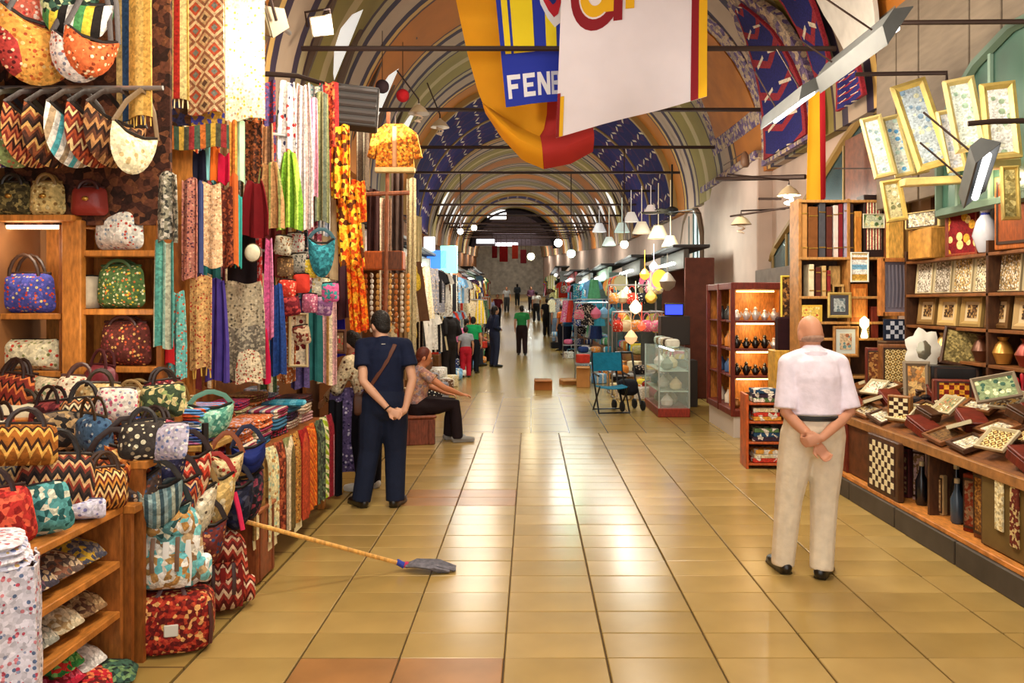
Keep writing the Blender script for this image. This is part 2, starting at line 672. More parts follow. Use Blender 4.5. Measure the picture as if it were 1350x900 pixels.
RIB = P('mosaic', ['#8C7660', '#A08A70', '#4A3450', '#B09A78', '#6A4A3C'], 9)
RIBD = M('rib_edge', '#33202F', .7)
BLUE = P('ornament', ['#17164E', '#3A1E4A', '#C9B79A'], 18.0, coord='UV', sc2=3.0)
def band(y0, y1, t0, t1, r, mat, name, parent, nth=36, th=.12, uv=False):
    return MB().grid(lambda u, v: vp(y0 + (y1 - y0) * u, t0 + (t1 - t0) * v, r), 1, nth, -th, uv).build(name, mat, parent)
for k in range(27):
    y = .5 + 3 * k
    if k in (7, 8, 16):
        w = 1.0 if k == 16 else 1.46
        band(y - w, y + w, 0, 180, VR - .25, BLUE, 'painted_rib', ceiling, 40, .24, True)
        for e in (-w - .10, w - .04):
            band(y + e, y + e + .14, 0, 180, VR - .28, M('rib_gold', '#9A7A44', .6), 'rib_edge', ceiling, 40, .27)
    else:
        band(y - .26, y + .26, 0, 180, VR - .08, RIB, 'rib', ceiling, 32)
        if k < 16:
            for e in (-.40, .26):
                band(y + e, y + e + .14, 0, 180, VR - .10, RIBD, 'rib_edge', ceiling, 32, .15)

# painted panels low on the vault beside the crossing
side = struct(thing('trim_1', None, None))
def patch(pts, r, th, mat, name, par, uv=True):
    """pts: for each step, (angle, y0, y1)."""
    n = len(pts) - 1
    def g(u, v):
        k = min(int(v * n + 1e-6), n - 1)
        f = v * n - k
        a, b_ = pts[k], pts[k + 1]
        ya, yb = a[1] + (b_[1] - a[1]) * f, a[2] + (b_[2] - a[2]) * f
        return vp(ya + (yb - ya) * u, a[0] + (b_[0] - a[0]) * f, r)
    return MB().grid(g, 2, n * 3, -th, uv).build(name, mat, par)
ORN = P('ornament', ['#1E1C5C', '#86202A', '#CDBFA8'], 5.0, coord='UV', sc2=1.0)
MOS = P('mosaic', ['#8A7A70', '#6C5A78', '#A8927C', '#58486A', '#B09A80'], 14)
ORG = M('vault_orange', '#9E5E18', .65, var=.18, vscale=3)
patch([(0, 10.5, 12.9), (14, 10.45, 12.7), (30, 10.7, 12.3), (42, 11.3, 11.75)], VR - .32, .1, MOS, 'painted_border', side)
patch([(1, 10.7, 12.65), (14, 10.7, 12.45), (28, 10.95, 12.05), (39, 11.35, 11.6)], VR - .36, .05, ORN, 'painted_panel', side)
patch([(12, 9.75, 10.25), (30, 9.6, 10.35), (48, 9.9, 10.5), (58, 10.3, 10.6)], VR - .33, .05, ORN, 'painted_panel', side)
patch([(12, 8.5, 9.3), (22, 8.3, 9.55), (40, 8.7, 9.6)], VR - .3, .05, M('plaster_white', '#D6D0C6', .7, var=.08), 'white_panel', side)
patch([(2, 8.9, 9.7), (9, 9.0, 9.6)], VR - .34, .05, ORN, 'painted_panel', side)
side2 = struct(thing('trim_2', None, None))
patch([(13, 12.75, 16.2), (40, 12.85, 15.8), (66, 13.1, 15.4)], VR - .16, .04, MOS, 'painted_border', side2)
patch([(17.5, 13.2, 15.7), (40, 13.3, 15.35), (62, 13.5, 15.0)], VR - .19, .04, ORG, 'orange_panel', side2)
side3 = struct(thing('trim_3', None, None))
for k in range(9):                                  # upright boards high on the near side
    y = 4.6 + .46 * k
    MB().box((3.83 - .008 * (k % 3), y + .22, 3.9), (.06, .448, 2.2), bev=.006).build('board', M('board_grey', '#766858', .75, var=.14, vscale=3, stretch=(1, 1, 6)), side3)
patch([(22, 4.6, 8.6), (30, 4.6, 8.9)], VR - .3, .1, MOS, 'painted_border', side3)

# vault windows
PANE = M('skylight_pane', '#E9EEF2', .3, emit=.42, ecol='#F2F3F0')
WFR = M('skylight_frame', '#55402F', .7)
def outline(w, t0, t1, n=8):
    """Bottom-up outline with a round head, in (y offset, degrees)."""
    tr = math.degrees(w / 2 / VR) * .8
    o = [(-w / 2, t0), (w / 2, t0)]
    for k in range(n + 1):
        a = PI * k / n
        o.append((w / 2 * math.cos(a), t1 - tr * 1.4 + tr * 1.4 * math.sin(a)))
    return o
wn = 1
for k in range(13):
    y = 8.0 + 3 * k
    if k in (4, 5):
        continue
    for sgn in (0, 1):
        if sgn == 0 and k < 4:
            continue
        f = (lambda t: t) if sgn == 0 else (lambda t: 180 - t)
        wo, wi = outline(1.5, 7, 46), outline(1.24, 9.5, 43)
        b = MB()
        n = len(wo)
        vs = []
        for r in (VR - .02, VR - .14):
            vs += [vp(y + p, f(t), r) for p, t in wo]
            vs += [vp(y + p, f(t), r) for p, t in wi]
        fs = []
        for i in range(n):
            j = (i + 1) % n
            fs += [(2 * n + i, 2 * n + j, 3 * n + j, 3 * n + i), (i, j, 2 * n + j, 2 * n + i), (n + i, 3 * n + i, 3 * n + j, n + j)]
        b.add(vs, fs)
        wobj = struct(b.build('window_%d' % wn, WFR, smooth=False))
        b = MB()
        b.add([vp(y + p, f(t), VR - .05) for p, t in wi] + [vp(y + p, f(t), VR - .03) for p, t in wi], [tuple(range(n)), tuple(range(2 * n - 1, n - 1, -1))] + [(i, (i + 1) % n, n + (i + 1) % n, n + i) for i in range(n)])
        b.build('pane', PANE, wobj, smooth=False)
        wn += 1

# far dark arch with a lit window in it
b = MB()
ya = 60.0
pts = [(VC + xs(ya) + (VR + .1) * math.cos(R(a)), VZ + zf(ya) + (VR + .1) * math.sin(R(a))) for a in range(10, 171, 8)]
b.prism(pts, .4, y0=ya)
tym = struct(b.build('wall_arch', M('tympanum', '#5A4E56', .8, var=.3)))
b = MB()
for a in range(8, 170, 6):
    p0 = Vector((VC + xs(ya) + 3.25 * math.cos(R(a)), ya - .1, VZ + zf(ya) + 3.25 * math.sin(R(a))))
    p1 = Vector((VC + xs(ya) + 3.25 * math.cos(R(a + 6)), ya - .1, VZ + zf(ya) + 3.25 * math.sin(R(a + 6))))
    b.tube([p0, p1], .28, 4)
b.build('arch_band', M('arch_dark', '#1E1620', .7), tym)
p = W(655, 283, ya - .2)
wobj = struct(MB().box(p, (1.6, .12, .85)).build('window_%d' % wn, WFR))
MB().box(p + Vector((0, -.07, 0)), (1.4, .04, .68)).build('pane', M('far_pane', '#FFFFFF', .3, emit=3.0), wobj)
wn += 1

# pier and arches of the right-hand wall
b = MB()
b.box((3.94, 15.4, 2.1), (.3, 4.1, 4.3), bev=.02)
pier = struct(b.build('trim_4', M('pier_plaster', '#B8A294', .8, var=.14, vscale=1.2, bump=.1, bscale=8)))
MB().box((3.9, 15.4, .3), (.32, 4.2, .6), bev=.02).build('pier_base', M('pier_base', '#8A7A6A', .7, var=.15), pier)
MB().box((3.9, 15.4, 4.27), (.36, 4.25, .14), bev=.02).build('pier_cap', MOS, pier)

def wall_arch(pts, name, rim_mat, in_mat, x, bars, bar_mat, rr=.06):
    """An arched opening on the right-hand wall, drawn as (y, z) points."""
    b = MB()
    n = len(pts)
    b.add([(x - .015, y, z) for y, z in pts] + [(x + .02, y, z) for y, z in pts], [tuple(range(n)), tuple(range(2 * n - 1, n - 1, -1))] + [(i, (i + 1) % n, n + (i + 1) % n, n + i) for i in range(n)])
    o = struct(b.build(name, in_mat, smooth=False))
    MB().tube([(x - .03, y, z) for y, z in pts], rr, 6, closed=True).build('arch_rim', rim_mat, o)
    for y, z0, z1 in bars:
        MB().tube([(x - .03, y, z0), (x - .03, y, z1)], .022, 5).build('glazing_bar', bar_mat, o)
    return o
TEAL = M('glass_teal', '#243C40', .25, spec=.7, var=.4, vscale=3)
wall_arch([(14.0, 2.2), (13.0, 2.72), (12.0, 3.12), (11.0, 3.5), (10.2, 3.85), (9.7, 4.02), (9.35, 4.06), (9.0, 4.0), (8.7, 3.7), (8.5, 3.2), (8.5, 2.2)],
          'window_%d' % wn, M('rim_gold', '#8A6A30', .6), TEAL, XR - .01, [(13.2, 2.2, 2.6), (12.5, 2.2, 2.9), (11.8, 2.2, 3.2), (11.0, 2.2, 3.5), (10.2, 2.2, 3.8), (9.4, 2.2, 4.0)], M('bar_gold', '#8A7040', .6))
wn += 1
MB().box((3.93, 9.3, 2.95), (.08, 1.15, 1.7), bev=.01).build('wooden_shutter', wood('#6A3A20'), bpy.data.objects['window_%d' % (wn - 1)])
GREEN = M('glass_green', '#3E6152', .3, spec=.6, var=.3, vscale=2)
wall_arch([(4.9, 2.6), (4.9, 3.3), (5.2, 3.7), (5.7, 3.92), (6.2, 3.94), (6.7, 3.8), (7.1, 3.55), (7.3, 3.2), (7.3, 2.6)],
          'window_%d' % wn, M('rim_green', '#5E7464', .6), GREEN, 3.78, [(5.3, 2.6, 3.7), (5.9, 2.6, 3.9), (6.5, 2.6, 3.85), (7.0, 2.6, 3.6)], M('bar_green', '#86A08E', .6), .05)
wn += 1
# window of the next bay, lit from inside
yc = 19.1
pts = [(yc - 1.2, 2.4), (yc - 1.2, 3.3), (yc - .85, 3.8), (yc, 4.25), (yc + .85, 3.8), (yc + 1.2, 3.3), (yc + 1.2, 2.4)]
wall_arch([(y, z) for y, z in pts], 'window_%d' % wn, M('rim_brown', '#7A6450', .6), M('pane_lit', '#B8C8C8', .3, emit=.5, ecol='#CFE0E0'), XR + xs(yc) + .02, [(yc + d, 2.4, 3.9) for d in (-.7, -.25, .25, .7)], M('bar_grey', '#4A5A58', .5))
wn += 1
struct(MB().box((3.72, 18.6, 2.0), (.3, 2.2, .7), bev=.01).build('trim_5', M('fascia_grey', '#6E6660', .7, var=.2)))
struct(MB().box((3.85, 11.6, 2.05), (.3, 3.1, .55), bev=.01).build('trim_6', M('fascia_brown', '#6A5C50', .7, var=.2)))

# iron tie rods from springing to springing
IRON = M('iron', '#3A2A24', .55, metal=.5)
for k in range(14):
    y = 9.5 + 3 * k
    z = VZ + zf(y) + .82
    hw = math.sqrt(VR ** 2 - .82 ** 2) - .32
    o = MB().tube([(VC + xs(y) - hw, y, z), (VC + xs(y) + hw, y, z)], .032, 6).build('tie_rod', IRON)
    tag(o, 'dark iron tie rod spanning the painted vault, %s one along the street' % ORD[k], 'rod', 'iron tie rods of the vault')
# ------------------------------------------------------------------ people
V = Vector

def baked(mb, vox, smooth=6):
    """Overlapping closed shapes fused into one continuous surface."""
    me = mb.mesh('tmp', None, False)
    o = bpy.data.objects.new('tmp', me)
    C.objects.link(o)
    m = o.modifiers.new('r', 'REMESH')
    m.mode = 'VOXEL'
    m.voxel_size = vox
    m.use_smooth_shade = True
    if smooth:
        m2 = o.modifiers.new('s', 'SMOOTH')
        m2.iterations = smooth
        m2.factor = .5
    dg = bpy.context.evaluated_depsgraph_get()
    me2 = bpy.data.meshes.new_from_object(o.evaluated_get(dg))
    bpy.data.objects.remove(o)
    bpy.data.meshes.remove(me)
    return me2

BASE = dict(head=(0, .025, 1.585), neck=(0, -.01, 1.45), chest=(0, -.01, 1.29), waist=(0, 0, 1.08), pelvis=(0, -.01, .93),
            shl=(-.185, -.01, 1.40), shr=(.185, -.01, 1.40), ell=(-.24, -.04, 1.11), elr=(.24, -.04, 1.11),
            wrl=(-.25, .03, .86), wrr=(.25, .03, .86), hdl=(0, .15, -1), hdr=(0, .15, -1), pnl=(1, 0, 0), pnr=(-1, 0, 0),
            hil=(-.09, 0, .90), hir=(.09, 0, .90), knl=(-.1, .02, .49), knr=(.1, .02, .49), anl=(-.1, -.03, .085), anr=(.1, -.03, .085),
            tol=(-.12, .14, .03), tor=(.12, .14, .03), look=(0, 1, 0))

def hand(mb, wr, d, pn, side, curl=.5):
    """Palm, four unequal bent fingers and a thumb leaving the side of the palm."""
    wr, d, pn = V(wr), V(d).normalized(), V(pn).normalized()
    sd = d.cross(pn).normalized() * side             # towards the thumb
    pn = sd.cross(d).normalized() * (1 if sd.cross(d).dot(pn) > 0 else -1)
    mb.shell([wr, wr + d * .045, wr + d * .085], [(.026, .017), (.038, .016), (.040, .014)], 10, ref=sd)
    for k, (off, ln) in enumerate(((.030, .070), (.010, .078), (-.010, .072), (-.029, .056))):
        p = wr + d * .080 + sd * off
        pts, a = [p], 0.0
        for q in (.45, .32, .28):
            a += curl * .75
            p = p + (d * math.cos(a) + pn * math.sin(a) + sd * off * .6) * ln * q
            pts.append(p)
        mb.shell(pts, [.0092, .0090, .0082, .0070], 8)
    p = wr + d * .022 + sd * .026
    mb.shell([p, p + (sd * .8 + d * .6 + pn * .25).normalized() * .036, p + (sd * .45 + d * .9 + pn * .4).normalized() * .068], [.0125, .0105, .0085], 8)

def figure(J0, vox=.012, trous=1.0, shirt=1.0, sleeve=.8, curl=.5, hem=0.0, skirt=False, hairk='full', flare=0.0, fat=1.0):
    """All the meshes of one person in one pose."""
    J = {k: V(v) for k, v in {**BASE, **J0}.items()}
    up = (J['neck'] - J['waist']).normalized()
    side = (J['shr'] - J['shl']).normalized()
    out = {}
    look = J['look'].normalized()
    hz = up * .3 + V((0, 0, 1)) * .7
    rt = look.cross(hz).normalized()
    hu = rt.cross(look).normalized()
    HT = Matrix.Translation(J['head']) @ Matrix((rt, look, hu)).transposed().to_4x4()
    b = MB()
    # torso
    b.shell([J['pelvis'] - up * .04, J['pelvis'] + up * .03, J['waist'], J['chest'], J['chest'].lerp(J['neck'], .62), J['neck'] + up * .0],
            [(.15 * fat, .11), (.165 * fat, .12 * fat), (.145 * fat, .11 * fat), (.165, .115), (.13, .085), (.06, .055)], 16, ref=side)
    b.shell([J['neck'] - up * .05, J['neck'].lerp(J['head'], .55), J['head'] - hu * .05], [.062, .055, .052], 12, ref=side)
    b.ell((0, .0, .015), (.078, .098, .112), 18, 12, T=HT)          # skull
    b.ell((0, .03, -.055), (.058, .066, .066), 14, 8, T=HT)         # jaw
    b.shell([HT @ V((0, .095, .01)), HT @ V((0, .112, -.022))], [.009, .015], 8)
    for s in (-1, 1):
        b.ell((s * .080, -.008, -.012), (.012, .022, .034), 8, 6, T=HT)
        b.ell((s * .03, .088, .028), (.024, .012, .008), 8, 5, T=HT)
    b.ell((0, .092, -.058), (.026, .012, .010), 8, 5, T=HT)
    for s, k in ((-1, 'l'), (1, 'r')):
        b.shell([J['neck'] - up * .02, J['neck'].lerp(J['sh' + k], .55) - up * .012, J['sh' + k]], [.052, .054, .054], 10)
        b.shell([J['sh' + k], J['sh' + k].lerp(J['el' + k], .2), J['sh' + k].lerp(J['el' + k], .45), J['el' + k], J['el' + k].lerp(J['wr' + k], .35), J['wr' + k]],
                [.056, .054, .048, .040, .040, .027], 10)
        hand(b, J['wr' + k], J['hd' + k], J['pn' + k], s * -1 if False else (-1 if s < 0 else 1) * -1, curl)
        b.shell([J['hi' + k], J['hi' + k].lerp(J['kn' + k], .5), J['kn' + k], J['kn' + k].lerp(J['an' + k], .35), J['an' + k]], [.098, .082, .058, .056, .040], 12)
        b.shell([J['an' + k] - V((0, 0, .04)), J['an' + k].lerp(J['to' + k], .5) - V((0, 0, .02)), J['to' + k]], [(.036, .036), (.042, .03), (.038, .022)], 10, ref=side)
    out['body'] = baked(b, vox)
    # shirt
    b = MB()
    lo = J['pelvis'] + (J['waist'] - J['pelvis']) * hem
    e = .014 * shirt
    b.shell([lo, J['waist'], J['waist'].lerp(J['chest'], .5), J['chest'], J['chest'].lerp(J['neck'], .55), J['neck'] - up * .018],
            [(.165 * fat + e + flare, .125 * fat + e), (.155 * fat + e, .120 * fat + e), (.160 * fat + e, .122 + e), (.168 + e, .120 + e), (.150 + e, .098 + e), (.082, .072)], 16, ref=side, flat0=True)
    for s, k in ((-1, 'l'), (1, 'r')):
        p0, p1 = J['sh' + k], J['el' + k]
        b.shell([J['neck'] - up * .02 + side * s * .025, J['neck'].lerp(p0, .55) - up * .010, p0], [.052, .058 + e * .6, .057 + e * .7], 12)
        if sleeve <= 1:
            n = [p0, p0.lerp(p1, sleeve * .5), p0.lerp(p1, sleeve)]
            rr = [.057 + e * .7, .055 + e * .9, .052 + e * 1.5]
        else:
            n = [p0, p0.lerp(p1, .5), p1, p1.lerp(J['wr' + k], .5), p1.lerp(J['wr' + k], .93)]
            rr = [.057 + e * .7, .052 + e, .047 + e, .042 + e, .034 + e]
        b.shell(n, rr, 12, flat1=True)
    out['shirt'] = baked(b, vox * 1.1, 5)
    # trousers or skirt
    b = MB()
    e = .014 * trous
    b.shell([J['pelvis'] - up * .06, J['pelvis'], J['pelvis'].lerp(J['waist'], .62)], [(.165 * fat + e, .118 + e), (.172 * fat + e, .128 * fat + e), (.155 * fat + e, .120 * fat + e)], 16, ref=side)
    if skirt:
        b.shell([J['pelvis'], J['knl'].lerp(J['knr'], .5), J['anl'].lerp(J['anr'], .5) + V((0, 0, .08))], [(.18, .14), (.2, .15), (.21, .16)], 16, ref=side)
    for s, k in ((-1, 'l'), (1, 'r')):
        if not skirt:
            b.shell([J['hi' + k] + V((0, 0, .01)), J['hi' + k].lerp(J['kn' + k], .5), J['kn' + k], J['kn' + k].lerp(J['an' + k], .5), J['an' + k] + (J['an' + k] - J['kn' + k]).normalized() * .035],
                    [.103 + e, .088 + e * 1.3, .066 + e * 1.5, .058 + e * 1.5, .054 + e * 1.4], 12, flat1=True)
    out['trousers'] = baked(b, vox * 1.1, 5)
    for s, k in ((-1, 'l'), (1, 'r')):
        b = MB()
        a, t = J['an' + k], J['to' + k]
        dr = V((t.x - a.x, t.y - a.y, 0)).normalized()
        z0 = min(a.z, t.z) - .030
        T0 = V((a.x, a.y, max(.0, a.z - .085)))
        b.shell([T0 - dr * .045 + V((0, 0, .045)), T0 + dr * .05 + V((0, 0, .045)), T0 + dr * .15 + V((0, 0, .036)), T0 + dr * .20 + V((0, 0, .030))],
                [(.042, .045), (.046, .045), (.048, .036), (.036, .029)], 12, ref=V((0, 0, 1)).cross(dr))
        b.shell([T0 - dr * .01 + V((0, 0, .05)), T0 - dr * .005 + V((0, 0, .09))], [.046, .044], 10)
        b.box(T0 + dr * .075 + V((0, 0, .008)), (.085, .27, .016), rot=(0, 0, math.atan2(dr.y, dr.x) - PI / 2), bev=.006)
        out['shoe' + k] = baked(b, .009, 3)
    # hair
    b = MB()
    if hairk == 'full':
        b.ell((0, -.020, .030), (.086, .098, .108), 16, 10, T=HT)
        b.ell((0, -.055, -.035), (.066, .052, .055), 12, 7, T=HT)
        for s in (-1, 1):
            b.ell((s * .072, .012, .0), (.014, .02, .04), 8, 5, T=HT)
    elif hairk == 'long':
        b.ell((0, -.022, .030), (.092, .102, .112), 16, 10, T=HT)
        b.ell((0, -.06, -.06), (.08, .055, .12), 12, 8, T=HT)
    else:                                               # bald: a low fringe round the back
        b.ell((0, -.012, -.030), (.0785, .0955, .036), 18, 8, T=HT)
    out['hair'] = baked(b, .009, 3)
    out['HT'] = HT
    out['J'] = J
    return out

SKIN = M('skin', '#C08A6A', .5, spec=.4, var=.06, vscale=10)
SKIN2 = M('skin_fair', '#CC9A7C', .5, spec=.4, var=.06, vscale=10)
EYE_W, EYE_D, LIP = M('eye_white', '#E8E4DC', .25), M('eye_dark', '#2A1C14', .2), M('lip', '#8E4A40', .5)
_eye = MB().ell((0, 0, 0), (.012, .008, .008), 8, 6).mesh('eye', EYE_W)
_iris = MB().ell((0, .006, 0), (.005, .004, .005), 8, 6).mesh('iris', EYE_D)
_lip = MB().ell((0, 0, 0), (.024, .006, .006), 8, 5).mesh('mouth', LIP)

def person(label, fig, loc, rotz, cols, group=None, face=True, scale=1.0):
    t = thing('person', label, 'person', loc, (0, 0, rotz), group)
    t.scale = (scale,) * 3
    for key, name in (('body', 'body'), ('shirt', 'shirt'), ('trousers', 'trousers'), ('shoel', 'shoe'), ('shoer', 'shoe'), ('hair', 'hair')):
        me = fig[key]
        if not me.materials:
            me.materials.append(cols[key[:4] if key.startswith('shoe') else key])
        o = bpy.data.objects.new(name, me)
        C.objects.link(o)
        o.parent = t
        o.material_slots[0].link = 'OBJECT'
        o.material_slots[0].material = cols['shoe' if key.startswith('shoe') else key]
    if face:
        for s in (-1, 1):
            e = bpy.data.objects.new('eye', _eye)
            C.objects.link(e)
            e.parent = t
            e.matrix_local = fig['HT'] @ Matrix.Translation((s * .030, .0925, .014))
            i = bpy.data.objects.new('iris', _iris)
            C.objects.link(i)
            i.parent = e
        e = bpy.data.objects.new('mouth', _lip)
        C.objects.link(e)
        e.parent = t
        e.matrix_local = fig['HT'] @ Matrix.Translation((0, .101, -.058))
    return t

BLACKSH = M('shoe_black', '#15120F', .3, spec=.6)
def cl(name, col, **k):
    return M('cloth_' + name, col, .85, spec=.2, var=.10, vscale=14, bump=.5, bscale=22, **k)

# --- the old man
oldf = figure(dict(head=(.0, .045, 1.575), look=(-.1, 1, -.12), neck=(0, .005, 1.47), chest=(0, -.02, 1.30), waist=(.0, -.01, 1.10), pelvis=(.0, -.01, .95),
                   shl=(-.165, -.01, 1.385), shr=(.165, -.01, 1.385), ell=(-.205, -.07, 1.075), elr=(.215, -.07, 1.075),
                   wrl=(-.055, -.195, .90), wrr=(-.03, -.225, .935), hdl=(.55, -.10, -.85), hdr=(-.92, .08, -.30), pnl=(0, -1, .1), pnr=(0, 1, 0),
                   hil=(-.095, 0, .91), hir=(.095, 0, .91), knl=(-.15, .03, .49), knr=(.075, .0, .49), anl=(-.18, .05, .085), anr=(.035, -.06, .085),
                   tol=(-.19, .20, .03), tor=(.12, .06, .03)),
              vox=.0085, trous=1.15, shirt=1.25, sleeve=.94, curl=.75, hem=.75, hairk='bald', fat=1.10)
OLD = dict(body=M('skin_old', '#D09474', .5, var=.07, vscale=10), shirt=cl('shirt_pale', '#F0E6F4'), trousers=cl('trousers_cream', '#E4D6BC'), shoe=BLACKSH,
           hair=M('hair_grey', '#A88672', .8, var=.2, vscale=60))
op = W(1079, 757, 5.22)
oldman = person('bald older man in pale pink short sleeved shirt and cream trousers, hands clasped behind', oldf, (op.x - .03, 5.24, 0), R(2), OLD)
def on(parent, mb, name, mat):
    return mb.build(name, mat, parent)
b = MB()
J = oldf['J']
bz = J['pelvis'].lerp(J['waist'], .62)
b.tube([(bz.x + .188 * math.cos(a), bz.y + .150 * math.sin(a), bz.z + .0) for a in [2 * PI * k / 28 for k in range(28)]], .017, 6, closed=True, flat=1.0)
on(oldman, b, 'belt', M('belt_black', '#1A1816', .4))
b = MB()
d = (J['wrl'] - J['ell']).normalized()
c0 = J['wrl'] - d * .01
e1 = d.orthogonal().normalized()
e2 = d.cross(e1)
b.tube([c0 + (e1 * math.cos(a) + e2 * math.sin(a)) * .031 for a in [2 * PI * k / 14 for k in range(14)]], .007, 6, closed=True)
wt = on(oldman, b, 'wristwatch', M('watch_dark', '#241E1C', .35, metal=.6))
MB().lathe([(.015, -.004), (.017, 0), (.015, .005)], 12, T=Matrix.Translation(c0 + V((0, -.035, .005))) @ Euler((R(80), 0, 0)).to_matrix().to_4x4()).build('dial', M('watch_dial', '#B8B0A0', .3), wt)
b = MB()
b.tube([V((J['neck'].x + .078 * math.cos(a), J['neck'].y + .072 * math.sin(a), J['neck'].z - .030 + .012 * math.sin(-a))) for a in [2 * PI * k / 18 for k in range(18)]], .024, 6, closed=True)
on(oldman, b, 'collar', OLD['shirt'])

# --- the younger man in navy
youngf = figure(dict(head=(-.035, .055, 1.585), look=(-.55, .8, -.28), neck=(-.01, 0, 1.455), chest=(0, -.01, 1.30), waist=(0, -.02, 1.09), pelvis=(0, -.01, .94),
                     shl=(-.185, .02, 1.41), shr=(.185, -.03, 1.41), ell=(-.17, -.13, 1.11), elr=(.25, -.10, 1.12),
                     wrl=(.05, -.20, .875), wrr=(.185, -.175, .855), hdl=(.75, -.05, -.45), hdr=(-.75, .0, -.35), pnl=(0, -1, .2), pnr=(0, 1, .1),
                     knl=(-.125, .03, .49), knr=(.10, .02, .49), anl=(-.19, .0, .085), anr=(.10, -.02, .085), tol=(-.28, .15, .03), tor=(.16, .15, .03)),
                vox=.0095, trous=1.5, shirt=1.3, sleeve=.62, curl=.7, hem=.15)
YOUNG = dict(body=SKIN2, shirt=cl('tee_navy', '#131B34'), trousers=cl('jeans_dark', '#1A2238'), shoe=BLACKSH, hair=M('hair_dark', '#16100C', .6, var=.4, vscale=60, bump=1.0, bscale=90))
yp = W(506, 667, 7.0)
young = person('dark haired man in navy tee and dark jeans standing with hands behind his back', youngf, (yp.x, 7.0, 0), R(8), YOUNG)
b = MB()
J = youngf['J']
pts = [(.10, .10, 1.40), (.115, -.02, 1.465), (.09, -.12, 1.40), (.03, -.153, 1.28), (-.06, -.15, 1.14), (-.14, -.10, 1.02), (-.19, .02, .98)]
b.tube(pts, .020, 6, flat=.25, ref=(0, -1, 0))
on(young, b, 'shoulder_strap', M('strap_brown', '#5A3324', .6))
on(young, MB().ell((-.215, .03, .90), (.045, .11, .10), 12, 8, .5), 'satchel', M('satchel_brown', '#4A2C20', .6, var=.2))
b = MB()
d = (J['wrl'] - J['ell']).normalized()
c0 = J['wrl'] - d * .015
e1 = d.orthogonal().normalized()
e2 = d.cross(e1)
b.tube([c0 + (e1 * math.cos(a) + e2 * math.sin(a)) * .030 for a in [2 * PI * k / 14 for k in range(14)]], .007, 6, closed=True)
on(young, b, 'wristwatch', M('watch_dark', '#241E1C', .35))
MB().box((.0, -.083, 1.425), (.035, .008, .012)).build('neck_label', M('neck_label', '#C8C4B8', .7), young)

# --- the woman bent over the table
leanf = figure(dict(head=(0, .20, 1.385), look=(.1, .8, -.58), neck=(0, .125, 1.275), chest=(0, .07, 1.15), waist=(0, .0, 1.00), pelvis=(0, -.04, .90),
                    shl=(-.165, .11, 1.225), shr=(.165, .11, 1.225), ell=(-.22, .20, .97), elr=(.20, .22, .97), wrl=(-.14, .40, .86), wrr=(.12, .44, .84),
                    hdl=(.2, .8, -.4), hdr=(-.2, .8, -.4), pnl=(0, 0, -1), pnr=(0, 0, -1), hil=(-.085, -.03, .86), hir=(.085, -.03, .86), anl=(-.1, -.03, .085), anr=(.1, .02, .085)),
               vox=.012, sleeve=1.5, skirt=False, hem=.2, hairk='full')
WOM = dict(body=SKIN2, shirt=P('floral', ['#D8C6A2', '#5A3A30', '#8A5A3A', '#E8DCC0'], 26), trousers=cl('trousers_black', '#12121C'), shoe=M('shoe_white', '#C8C6C0', .5), hair=YOUNG['hair'])
wp = W(486, 655, 7.62)
woman = person('dark haired woman in cream print blouse bowing towards the textile table beside the navy man', leanf, (wp.x, 7.62, 0), R(62), WOM)
b = MB()
for s in (0,):
    b.grid(lambda u, v: (-.20 + .30 * math.sin(u * PI) * .55 + .02 * math.sin(v * 14 + u * 9) - .06, -.12 + .36 * u, .98 - .80 * v), 10, 12, .012)
on(woman, b, 'apron', P('floral', ['#5B4C78', '#2E2A50', '#C9C2D6', '#8A7AA8'], 30))
b = MB()
b.tube([(.075 * math.cos(a), .135 + .065 * math.sin(a), 1.275 - .03 * math.sin(a)) for a in [2 * PI * k / 16 for k in range(16)]], .03, 6, closed=True)
on(woman, b, 'red_scarf', cl('scarf_red', '#A8202A'))

# --- seated trader on a box
SIT = dict(head=(0, .05, 1.09), look=(0, .95, -.3), neck=(0, 0, .955), chest=(0, -.02, .80), waist=(0, -.04, .60), pelvis=(0, -.03, .47),
           shl=(-.17, 0, .90), shr=(.17, 0, .90), ell=(-.2, .16, .70), elr=(.2, .16, .70), wrl=(-.14, .38, .60), wrr=(.14, .38, .60), hdl=(.1, 1, -.2), hdr=(-.1, 1, -.2),
           pnl=(0, 0, -1), pnr=(0, 0, -1), hil=(-.09, .02, .47), hir=(.09, .02, .47), knl=(-.12, .43, .48), knr=(.12, .43, .48), anl=(-.11, .40, .085), anr=(.12, .46, .085),
           tol=(-.12, .56, .03), tor=(.13, .62, .03))
sitf = figure({**SIT, 'shr': (.18, .03, .89), 'elr': (.27, .26, .72), 'wrr': (.18, .50, .62), 'hdr': (-.1, 1, -.15)}, vox=.012, sleeve=.45, hem=.1, hairk='full')
SITC = dict(body=M('skin_tan', '#C8835C', .5, var=.06), shirt=P('mosaic', ['#B58F86', '#9A8A92', '#C49A78', '#A87A70'], 24), trousers=cl('trousers_dark', '#241A1E'), shoe=M('shoe_grey', '#8A8884', .5), hair=M('hair_auburn', '#5A2414', .6, var=.3, vscale=50))
sp_ = W(553, 588, 10.15)
seated = person('auburn haired person sitting on a brown box with an arm stretched over the aisle', sitf, (sp_.x, 10.2, 0), R(-72), SITC)
MB().grid(lambda u, v: (-.10 + .2 * u, -.135 - .012 * math.sin(u * PI), .86 - .1 * v + .05 * math.sin(u * PI)), 6, 3, .008).build('orange_yoke', cl('yoke_orange', '#D0703A'), seated)
t = thing('box_seat', 'reddish brown box with a lid that the auburn haired person sits on', 'box', (sp_.x - .03, 10.2, 0), R(14))
